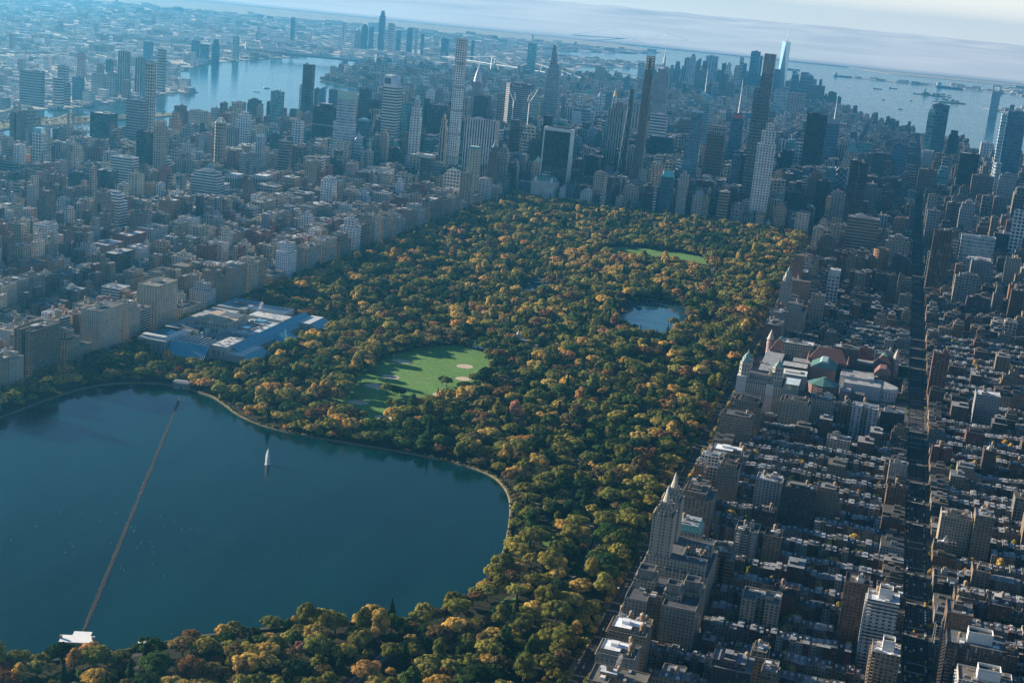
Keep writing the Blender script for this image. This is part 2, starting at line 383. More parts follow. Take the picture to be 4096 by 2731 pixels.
        for i in range(n):
            t0, t1 = math.pi*i/n, math.pi*(i+1)/n; x0, x1 = -a*math.cos(t0), -a*math.cos(t1); z0, z1 = H-8+9*math.sin(t0), H-8+9*math.sin(t1)
            b.face([(x0, -d, z0), (x1, -d, z1), (x1, d, z1), (x0, d, z0)], 2, w)
            b.face([(x0, -d, H-8), (x1, -d, H-8), (x1, -d, z1), (x0, -d, z0)], 2, w); b.face([(x1, d, H-8), (x0, d, H-8), (x0, d, z0), (x1, d, z1)], 2, w)
    elif c == 'o':
        z = steps(sink, S, rs, W, D, H-11, [(.9, 1, 1), (1, .8, .8)]); b = sink.part('crown'); w = Sty((.55, .5, .45))
        for sx in (-1, 1): b.box(sx*W*.22-1.6, sx*W*.22+1.6, -D*.3, D*.3, z-1, z+7, w, 2)
        for i in range(6):
            t0, t1 = math.pi*i/6, math.pi*(i+1)/6; a = W*.25
            b.bar((-a*math.cos(t0), 0, z+6+a*.6*math.sin(t0)), (-a*math.cos(t1), 0, z+6+a*.6*math.sin(t1)), 1.4, w)
    elif c == 'n':
        full(H-9); at = sink.part('attic'); roofed(at, at, scl(rect(W, D), 1.012), H-9.6, H, Sty((.45, .46, .46)), Sty((.7, .7, .68)), .8)
        clutter(sink, W, D, H-1, r, S, 4, 0, bulk=False)
    elif c == 'i':
        steps(sink, S, rs, W, D, H, [(.7, 1, 1), (.86, .84, .86), (1, .62, .7)]); clutter(sink, W*.5, D*.5, H-1, r, S, 3, 0, bulk=False)
    elif c == 'z':
        n = 6; zs = [H*i/n for i in range(n+1)]
        S = Sty((.80, .80, .76), (.06, .075, .09), (7.0, 7.0, 5), (.56, .56, .1))
        for i in range(n): B.walls(rect(W, D), zs[i], zs[i+1]-(7 if i < n-1 else 0), S)
        b = sink.part('open_floors')
        for i in range(1, n): 
            b.walls(rect(W*.8, D*.8), zs[i]-7, zs[i], Sty((.2, .2, .2)), 2); b.cap(rect(W, D), zs[i]-7, solid, 2); b.cap(rect(W, D)[::-1], zs[i], solid, 2)
            for q in range(7):
                for sx in (-1, 1): b.box(-W/2+q*W/6*.96, -W/2+q*W/6*.96+1.1, sx*D/2-.55-.55*sx, sx*D/2+.55-.55*sx, zs[i]-7, zs[i], solid, 2)
        roofed(sink.part('roof'), sink.part('roof'), rect(W-.1, D-.1), H-2, H+.5, solid, rs, 2.0, m=2)
    elif c == 'u':
        steps(sink, S, rs, W*.82, D, H, [(.3, 1.3, 1.2), (.86, 1, 1), (1, .85, .85)]); b = sink.part('lantern')
        b.box(-W*.22, W*.22, -D*.25, D*.25, H-2, H+22, Sty(t, (.1, .14, .17), (3, 9, 1), (.6, .8, .2)), 0); b.box(-W*.12, W*.12, -D*.14, D*.14, H+22, H+34, Sty((.5, .6, .66)), 2)
    elif c == 'v':
        S = Sty((.42, .42, .42), (.06, .07, .09), (3.5, 30, 3), (.45, 1.1, .2))
        st2 = steps(sink, S, rs, 34, 34, 1, [(90, 1.7, 1.5), (200, 1, 1), (228, .88, .88)])
        b = sink.part('crown'); sil = Sty((.60, .62, .64)); z = 226; rr = 14.5
        prof = [(0, 14.5), (12, 13.6), (22, 12), (32, 10), (41, 7.6), (48, 5), (54, 3), (58, 1.6)]
        for (h0, r0), (h1, r1) in zip(prof, prof[1:]): b.frustum(chamf(r0*2, r0*2, r0*.5), z+h0, chamf(r1*2, r1*2, r1*.5), z+h1, sil, 2)
        for k, (h0, r0) in enumerate(prof[:6]):
            for i in range(5):      # triangular crown windows under each arch
                x = (i-2)*r0*.33; b.face([(x-r0*.1, -r0-.12, z+h0+1), (x+r0*.1, -r0-.12, z+h0+1), (x, -r0-.12+.6, z+h0+6)], 2, DARK)
        sink.part('spire').bar((0, 0, z+56), (0, 0, 319), 1.5, sil, 2, .15)
    elif c == 'E':
        S = Sty((.42, .41, .38), (.05, .06, .075), (4.4, 30, 3), (.42, 1.1, .1))
        z = steps(sink, S, rs, 60, 44, 1, [(30, 2.1, 1.4), (95, 1.35, 1.2), (285, 1, 1), (305, .86, .86), (320, .66, .66)])
        b = sink.part('mooring_mast'); m = Sty((.5, .52, .53))
        b.frustum(ell(9, 9, 8), 318, ell(6, 6, 8), 335, m, 2); b.frustum(ell(6, 6, 8), 335, ell(4.6, 4.6, 8), 366, m, 2); b.frustum(ell(4.6, 4.6, 8), 366, ell(1.5, 1.5, 8), 381, m, 2)
        for a in range(4): 
            x, y = math.cos(a*math.pi/2+.78)*8, math.sin(a*math.pi/2+.78)*8; b.bar((x, y, 320), (x*.55, y*.55, 345), 1.6, m)
        sink.part('antenna').bar((0, 0, 380), (0, 0, 443), 1.7, METAL, 2, .3)
    elif c == 'v2':
        steps(sink, S, rs, W, D, H, [(.7, 1.2, 1.15), (.9, 1, 1), (1, .75, .75)])
        b = sink.part('spire'); b.pyr(chamf(W*.6, D*.6, W*.12), H-1, (0, 0, H+16), Sty((.15, .3, .27))); b.bar((0, 0, H+12), (0, 0, H+24), .6, METAL, 2, .1)
    elif c == 'm':
        z = H-9; B.walls(rect(W, D), 0, z, S); b = sink.part('mansard_roof'); g = Sty((.15, .36, .31)) if 'green' in DESC[0] else COPPER
        b.frustum(rect(W*.99, D*.99), z, rect(W*.8, D*.8), H-1, g, 2, True, rs, 1)
        d = sink.part('dormers'); n = max(3, int(W/4.5))
        for i in range(n):
            x = (i+.5)/n*W*.9-W*.45; d.box(x-.8, x+.8, -D*.49, -D*.42, z, z+3.4, Sty((.25, .42, .38)), 2); d.box(x-.45, x+.45, -D*.49-.08, -D*.48, z+.8, z+2.6, DARK, 2)
        if Y < -1000: clutter(sink, W*.7, D*.7, H-1, r, S, 6, .8)
    elif c == 'M':
        # chateau hotel: white walls, gables, steep green mansard
        z = H-15; S = Sty((.66, .66, .62), (.06, .07, .08), (3.6, 3.9, 3), (.42, .55, .1)); roofed(B, sink.part('roof'), rect(W, D), 0, z, S, rs, .5)
        b = sink.part('mansard_roof'); g = Sty((.10, .24, .21)); b.frustum(rect(W*.94, D*.94), z-.5, rect(W*.74, D*.72), H-2, g, 2, True, Sty((.1, .2, .18)), 1)
        for sx in (-1, 1):
            d = sink.part('gable'); x = sx*W*.34; d.box(x-4, x+4, -D/2-.05, -D*.34, z-.4, z+7, WHITE, 2); d.pyr(rect(8, 8, x, -D/2+4.2), z+7, (x, -D/2+4.2, z+15), WHITE)
        d = sink.part('dormers')
        for i in range(7):
            x = (i-3)*W*.075; d.box(x-.9, x+.9, -D*.48, -D*.4, z, z+4, WHITE, 2)
            x = -W*.48; y = (i-3)*D*.11; d.box(x, x+3, y-.9, y+.9, z, z+4, WHITE, 2)
    elif c == 'l':
        p = [(-W*.5, -D*.16), (-W*.3, -D*.5), (W*.3, -D*.5), (W*.5, -D*.16), (W*.5, D*.16), (W*.3, D*.5), (-W*.3, D*.5), (-W*.5, D*.16)]
        S = Sty((.36, .35, .33), (.06, .07, .08), (3.5, 7.6, 3), (1.1, .45, .1)); B.walls(p, 0, H-16, S)
        a = sink.part('sign_attic'); roofed(a, a, scl(p, 1.003), H-16.2, H-2, Sty((.13, .14, .15)), rs); bulk(H-2, 4, .5)
        f = text_part('MetLife', 13.5, (0, -D*.5-.45, H-14.2), WHITE_M, 'lettering'); sink.extra = [f]
    elif c in ('p', 'p2', 'p3', 'Y', 'm2'):
        cc = {'p': (.35, .42, .45), 'p2': (.14, .34, .29), 'p3': (.14, .36, .37), 'Y': (.85, .55, .2), 'm2': (.10, .48, .52)}[c]
        if c == 'p3':
            steps(sink, S, rs, W, D, H, [(.86, 1, 1), (1, .8, .8)]); b = sink.part('pyramid_roof'); b.frustum(rect(W*.78, D*.78), H-1, rect(W*.2, D*.2), H+32, Sty(cc), 2); b.pyr(rect(W*.2, D*.2), H+32, (0, 0, H+44), Sty((.6, .75, .78)), 3)
        elif c == 'm2':
            full(H-14); b = sink.part('hipped_roof'); b.frustum(rect(W*.96, D*.96), H-14, rect(W*.5, D*.2), H+1, Sty(cc), 2); b.bar((-W*.4, 0, H-10), (-W*.4, 0, H+9), .7, WHITE, 2, .1); b.bar((W*.4, 0, H-10), (W*.4, 0, H+5), .7, WHITE, 2, .1)
        else:
            hh = {'p': 24, 'p2': 16, 'Y': 40}[c]; steps(sink, S, rs, W, D, H, [(.8, 1.15, 1.15), (1, .9, .9)])
            b = sink.part('pyramid_roof'); b.pyr(chamf(W*.85, D*.85, W*.15), H-1, (0, 0, H+hh), Sty(cc), 2)
    elif c == 'S':
        # flared slab: curve out at the foot, white end walls, dark glass faces
        n = 9; Z = [H*(i/n)**1.0 for i in range(n+1)]; fl = lambda z: 17*max(0, 1-z/(H*.55))**2.2
        g = Sty((.02, .024, .03), (.012, .018, .028), (3, 4.2, 4), (.96, .9, .5)); a = W/2-4
        for i in range(n):
            y0, y1 = -D/2-fl(Z[i]), -D/2-fl(Z[i+1])
            B.face([(-a, y0, Z[i]), (a, y0, Z[i]), (a, y1, Z[i+1]), (-a, y1, Z[i+1])], 0, g, [(0, Z[i]), (2*a, Z[i]), (2*a, Z[i+1]), (0, Z[i+1])])
            B.face([(a, -y0, Z[i]), (-a, -y0, Z[i]), (-a, -y1, Z[i+1]), (a, -y1, Z[i+1])], 0, g, [(0, Z[i]), (2*a, Z[i]), (2*a, Z[i+1]), (0, Z[i+1])])
        w = Sty((.72, .73, .72), (.3, .3, .3), (5, 5, 1), (0, 0, 0))
        for sx in (-1, 1):
            e = sink.part('end_wall')
            for i in range(n):
                y0, y1 = D/2+fl(Z[i])+.5, D/2+fl(Z[i+1])+.5; x0, x1 = (a, W/2) if sx > 0 else (-W/2, -a)
                P = [(x0, -y0), (x1, -y0), (x1, y0), (x0, y0)]; Q = [(x0, -y1), (x1, -y1), (x1, y1), (x0, y1)]
                e.frustum(P, Z[i], Q, Z[i+1], w, 2, i == n-1)
        sink.part('top_band').box(-a, a, -D/2-.5, D/2+.5, H-9, H, w, 2, rs, 1); bulk(H, 3, .5)
    elif c == 'j':
        S = Sty((.30, .36, .38), (.14, .20, .23), (5, 9, 3), (1.1, .6, .3))
        B.frustum(rect(66, 56), 0, rect(52, 44), 200, S, 0, False); B.frustum(rect(52, 44), 200, rect(42, 36), 300, S, 0, True, rs, 1)
        u = sink.part('upper_tier'); u.frustum(rect(40, 34), 299, rect(36, 30), 322, Sty((.35, .45, .5), (.1, .15, .18), (4, 8, 1), (.8, .6, .3)), 0); u.frustum(rect(27, 24, -4), 322, rect(18, 16, -6), 366, S, 0); u.frustum(rect(15, 13, -7), 366, rect(10, 9, -8), 395, S, 0)
        sink.part('spire').bar((-8, 0, 394), (-8, 0, 427), 1.6, METAL, 2, .2)
    elif c == 'A':
        S = Sty((.02, .022, .026), (.02, .03, .04), (3, 5, 1), (.92, .9, .5)); a, b = W/2, D/2
        B.frustum([(-a, -b), (a, -b), (a, b), (-a, b)], 0, [(a*.25, -b*.3), (a*.85, -b*.3), (a*.85, b*.9), (a*.25, b*.9)], H, S, 0)
        d = sink.part('diagonal_bracing'); w = Sty((.50, .58, .62))
        for i in range(12):
            f0, f1 = i/12*.82, (i+1)/12*.82
            L = lambda f: (-a+(a*1.25)*f, -b+b*.7*f-.5, H*f); Rr = lambda f: (-a+(a*1.25)*f+(a*.85+a*.0)*(1-f)*.9+2, -b+b*.7*f-.5, H*f)
            (p, q) = (L(f0), Rr(f1)) if i % 2 else (Rr(f0), L(f1)); d.bar(p, q, .8, w); d.bar(L(f0), L(f1), .7, w)
    elif c == 'N':
        W, D = 22, 26; zz = [(0, .8, 1), (.8, .62, 1), (.86, .47, .9), (.9, .33, .8), (.94, .2, .7)]
        S = Sty((.20, .15, .11), (.06, .075, .085), (3.2, 5.6, 2), (.8, .68, .3)); roof = sink.part('roof')
        z = 0
        for f, df, zz_ in ((.72, 1, 0), (.80, .86, 0), (.86, .72, 0), (.91, .58, 0)):
            roofed(B, roof, [(-W/2, D/2-D*df), (W/2, D/2-D*df), (W/2, D/2), (-W/2, D/2)], z, H*f, S, rs); z = H*f-1
        l = sink.part('lattice_crown'); y0, y1 = D/2-D*.56, D/2; z0 = H*.91; k = 5; dz = (H-z0)/k; br = Sty((.16, .12, .09))
        for i in range(k):
            za, zb = z0+dz*i, z0+dz*(i+1)
            for (p, q) in (((-W/2, y0), (W/2, y0)), ((W/2, y0), (W/2, y1)), ((W/2, y1), (-W/2, y1)), ((-W/2, y1), (-W/2, y0))):
                l.bar((*p, za), (*q, zb), .55, br); l.bar((*q, za), (*p, zb), .55, br); l.bar((*p, za), (*p, zb), .9, br); l.bar((*p, zb), (*q, zb), .7, br)
        l.box(-3, 3, 0, 6, z0, H-6, br, 2)
        for sx in (-1, 1):
            e = sink.part('terracotta_pilaster')
            for q in (-.45, 0, .45): e.box(sx*W/2-.5, sx*W/2+.5, q*D*.5+D*.2-.5, q*D*.5+D*.2+.5, 0, H*.88, Sty((.5, .4, .28)), 2)
    elif c == 'd':
        z = H-10; steps(sink, S, rs, W, D, z, [(.86, 1.1, 1.1), (1, .85, .85)]); b = sink.part('dome'); g = Sty((.62, .40, .18)) if 'gold' in DESC[0] else Sty((.3, .33, .3))
        for (h0, r0), (h1, r1) in zip(((0, .38), (4, .36), (7, .26), (9, .12)), ((4, .36), (7, .26), (9, .12), (10, .02))): b.frustum(ell(W*r0, W*r0, 10), z+h0-1, ell(W*r1, W*r1, 10), z+h1-1, g, 2)
    elif c == 'm3':
        z = H-14; full(z); b = sink.part('hipped_roof'); b.frustum(rect(W*.9, D*.9), z-.5, rect(W*.4, D*.3), H, Sty((.28, .30, .31)), 2)
    elif c == 'O':
        S = Sty((.15, .26, .34), (.09, .20, .30), (3.2, 9, 3), (.9, .8, .45)); tier = [(.5, 1, 1), (.8, .74, 1)]
        roof = sink.part('roof'); z = 0
        for f, wf, q in ((.42, 1, 0), (.72, .8, 0), (.9, .62, 0)): roofed(B, roof, [(-W/2+W*(1-wf), -D/2), (W/2, -D/2), (W/2, D/2), (-W/2+W*(1-wf), D/2)], z, H*f, S, rs); z = H*f-1
        b = sink.part('curved_top'); x0 = W/2-W*.62; g = Sty((.42, .62, .72)); n = 5
        for i in range(n):
            a0, a1 = math.pi/2*i/n, math.pi/2*(i+1)/n; y0, y1 = -D/2+D*math.sin(a0)*.9, -D/2+D*math.sin(a1)*.9; za, zb = H-H*.1*math.cos(math.pi/2-a0)*0-H*.02-6*(1-math.cos(a0)), H-H*.02-6*(1-math.cos(a1))
            b.face([(x0, y0, za), (W/2, y0, za), (W/2, y1, zb), (x0, y1, zb)], 2, g)
        b.walls([(x0, -D/2), (W/2, -D/2), (W/2, D*.4), (x0, D*.4)], H*.9-1, H-H*.02-5.5, S); b.quad_wall((x0, -D/2), (W/2, -D/2), H-H*.02-5.5, H-H*.02, g, 2)
    elif c == 'B':
        S = Sty((.25, .42, .46), (.12, .24, .28), (3.6, 9, 3), (1.1, .7, .4)); a, b_ = W/2, D/2
        B.frustum([(-a, -b_), (a, -b_), (a, b_), (-a, b_)], 0, [(-a*.8, -b_*.9), (a*.55, -b_), (a*.9, b_*.8), (-a, b_*.9)], H, S, 0)
        t_ = sink.part('crystal_crown'); P = [(-a*.8, -b_*.9), (a*.55, -b_), (a*.9, b_*.8), (-a, b_*.9)]; g = Sty((.34, .52, .55))
        Zt = [H+34, H+6, H+14, H+38]
        for i in range(4):
            p, q = P[i], P[(i+1) % 4]; t_.face([(*p, H), (*q, H), (*q, Zt[(i+1) % 4]), (*p, Zt[i])], 3, g)
        t_.face([(*P[i], Zt[i]-.5) for i in range(3)], 3, g); t_.face([(*P[i], Zt[i]-.5) for i in (0, 2, 3)], 3, g)
        sink.part('spire').bar((-a*.5, b_*.4, H+10), (-a*.5, b_*.4, 366), 1.9, WHITE, 2, .4)
    elif c == 'X':
        full(H-28); a = sink.part('attic'); S2 = Sty((.55, .5, .47), (.07, .06, .06), (7.5, 12, 2), (.8, .8, 0)); roofed(a, a, scl(rect(W, D), 1.01), H-28.5, H, S2, rs)
    elif c == 'W':
        full(H-24); u = sink.part('sign_tower'); roofed(u, u, rect(W*.7, D*.8), H-25, H, Sty((.12, .14, .17), (.04, .05, .07), (4, 5, 2), (.7, .7, .2)), rs)
        u.box(-W*.4, W*.4, -D*.42, -D*.40, H-20, H-3, Sty((.16, .17, .18)), 2)
        f = text_part('H&M', 15, (0, -D*.42-.5, H-17), RED_M, 'lettering'); sink.extra = [f]
        m_ = sink.part('mast'); m_.bar((0, 0, H-2), (0, 0, H+30), 4, METAL, 2, 2.2); m_.bar((0, 0, H+30), (0, 0, 341), 1.8, Sty((.6, .62, .62)), 2, .5)
        for k in range(6): m_.bar((-4, 0, H+4+k*4), (4, 0, H+4+k*4), .6, METAL)
    elif c == 'C':
        S = Sty((.16, .21, .25), (.05, .09, .12), (3.4, 9, 3), (.86, .75, .5)); S2 = Sty((.5, .52, .54), (.04, .07, .1), (2.6, 30, 3), (.6, 1.1, .4))
        roof = sink.part('roof'); w = W*.68
        roofed(B, roof, rect(w, D, W/2-w/2), 0, H*.885, S, rs); c2 = sink.part('cantilever_shoulder'); roofed(c2, roof, rect(W*.30, D*.96, -W/2+W*.15), H*.19, H*.80, S, rs); roofed(B, roof, rect(W*.55, D*.9, -W*.2, 0), 0, H*.19, S, rs)
        t_ = sink.part('crown'); roofed(t_, t_, rect(w*.97, D*.97, W/2-w/2), H*.885-1, H, S2, rs, 3)
    elif c == 'R':
        full(H-16); bulk(H-16, 10, .8, .8); s_ = sink.part('rooftop_screen'); S2 = Sty((.4, .46, .5), (.1, .16, .2), (2, 3, 2), (.5, .5, 0)); s_.walls(rect(W*1.02, D*1.02), H-18, H, S2)
        sink.part('mast').bar((0, 0, H-6), (0, 0, 319), 1.6, WHITE, 2, .3)
    elif c == 'H':
        p = chamf(W, D, W*.12); roofed(B, sink.part('roof'), p, 24, H, Sty((.14, .2, .25), (.05, .09, .13), (3, 4, 2), (.94, .85, .5)), rs); B.walls(rect(W, D), 0, 25, Sty((.4, .36, .3)), 0)
        d = sink.part('diagonal_bracing'); n = 4; dz = (H-25)/6; a, b_ = W/2+.3, D/2+.3
        for i in range(6):
            z0, z1 = 25+dz*i, 25+dz*(i+1)
            for k in range(4):
                for (lo, hi) in ((0, 1), (1, 0)):
                    x0 = -a+2*a*(k+(lo if i % 2 == 0 else 1-lo))/4; x1 = -a+2*a*(k+(hi if i % 2 == 0 else 1-hi))/4
                    for y in (-b_, b_): 
                        if (k+i) % 2 == (lo): d.bar((x0, y, z0), (x1, y, z1), .75, WHITE)
                    if (k+i) % 2 == lo:
                        yy0, yy1 = x0/a*b_, x1/a*b_
                        for x in (-a, a): d.bar((x, yy0, z0), (x, yy1, z1), .75, WHITE)
    elif c == 'F':
        W = 62; a = W/2; z0 = 57; zt = 417; gS = Sty((.42, .52, .58), (.30, .38, .44), (4, 14, 1), (1.1, .85, .5))
        B.walls(rect(W, W), 0, z0, gS); b4 = rect(W, W); t4 = [(0, -a), (a, 0), (0, a), (-a, 0)]
        for i in range(4):
            p, q = b4[i], b4[(i+1) % 4]; tt = t4[i]; tn = t4[(i+1) % 4]
            B.face([(*p, z0), (*q, z0), (*tt, zt)], 3, Sty((.32, .42, .50) if i != 3 else (.5, .58, .62))); B.face([(*q, z0), (*tn, zt), (*tt, zt)], 3, Sty((.50, .58, .62)))
        sink.part('roof').cap(t4, zt, rs); s_ = sink.part('spire'); s_.prism(ell(15, 15, 12), zt+6, zt+9, METAL); s_.bar((0, 0, zt), (0, 0, 541), 3, Sty((.65, .67, .68)), 2, .6)
    elif c == 'Q':
        W = min(W, 62); h = 42; t_ = 9; S = Sty((.38, .45, .5), (.15, .2, .24), (6, 14, 1), (.8, .6, .3)); B.walls(rect(W, D), 0, H-h, S); B.cap(rect(W, D), H-h, rs)
        g = sink.part('portal_frame')
        for sx in (-1, 1): g.walls(rect(t_, D, sx*(W/2-t_/2)), H-h, H-8, S)
        g.box(-W/2, W/2, -D/2, D/2, H-8, H, Sty((.2, .28, .34)), 2)
        g.cap(rect(W, D)[::-1], H-8.01, DARK, 2)
    else: full(H)
    if s == 'L' : balconies(sink, W, D, 6, H*.9, Sty(tuple(min(.8, k*1.2) for k in t)), 3.1*big, 4, ('n', 'w'))

def crane_part(sink, x, y, z):
    b = sink.part('tower_crane'); b.bar((x, y, z-30), (x, y, z+18), .8, METAL); b.bar((x-8, y, z+16), (x+22, y, z+34), .6, WHITE)

TXT = []
def flat_mat(name, c, rough=.6, emis=0):
    m, nt = mat(name); n = NT(nt); k = {}
    b = n.bsdf((*c, 1), rough, .3)
    if emis: b.inputs['Emission Color'].default_value = (*c, 1); b.inputs['Emission Strength'].default_value = emis
    n.out(b.outputs[0]); return m
WHITE_M = flat_mat('white_letters', (.8, .8, .8)); RED_M = flat_mat('red_letters', (.6, .03, .03), emis=.12)
def text_part(s, size, loc, m, name):
    cu = bpy.data.curves.new(name, 'FONT'); cu.body = s; cu.size = size; cu.align_x = 'CENTER'; cu.extrude = .2; cu.materials.append(m)
    cu.resolution_u = 2
    o = bpy.data.objects.new(name, cu); COL.objects.link(o); me = bpy.data.meshes.new_from_object(o.evaluated_get(bpy.context.evaluated_depsgraph_get())); bpy.data.objects.remove(o); o = bpy.data.objects.new(name, me); COL.objects.link(o); o.rotation_euler = (math.pi/2, 0, 0); o.location = loc
    return o

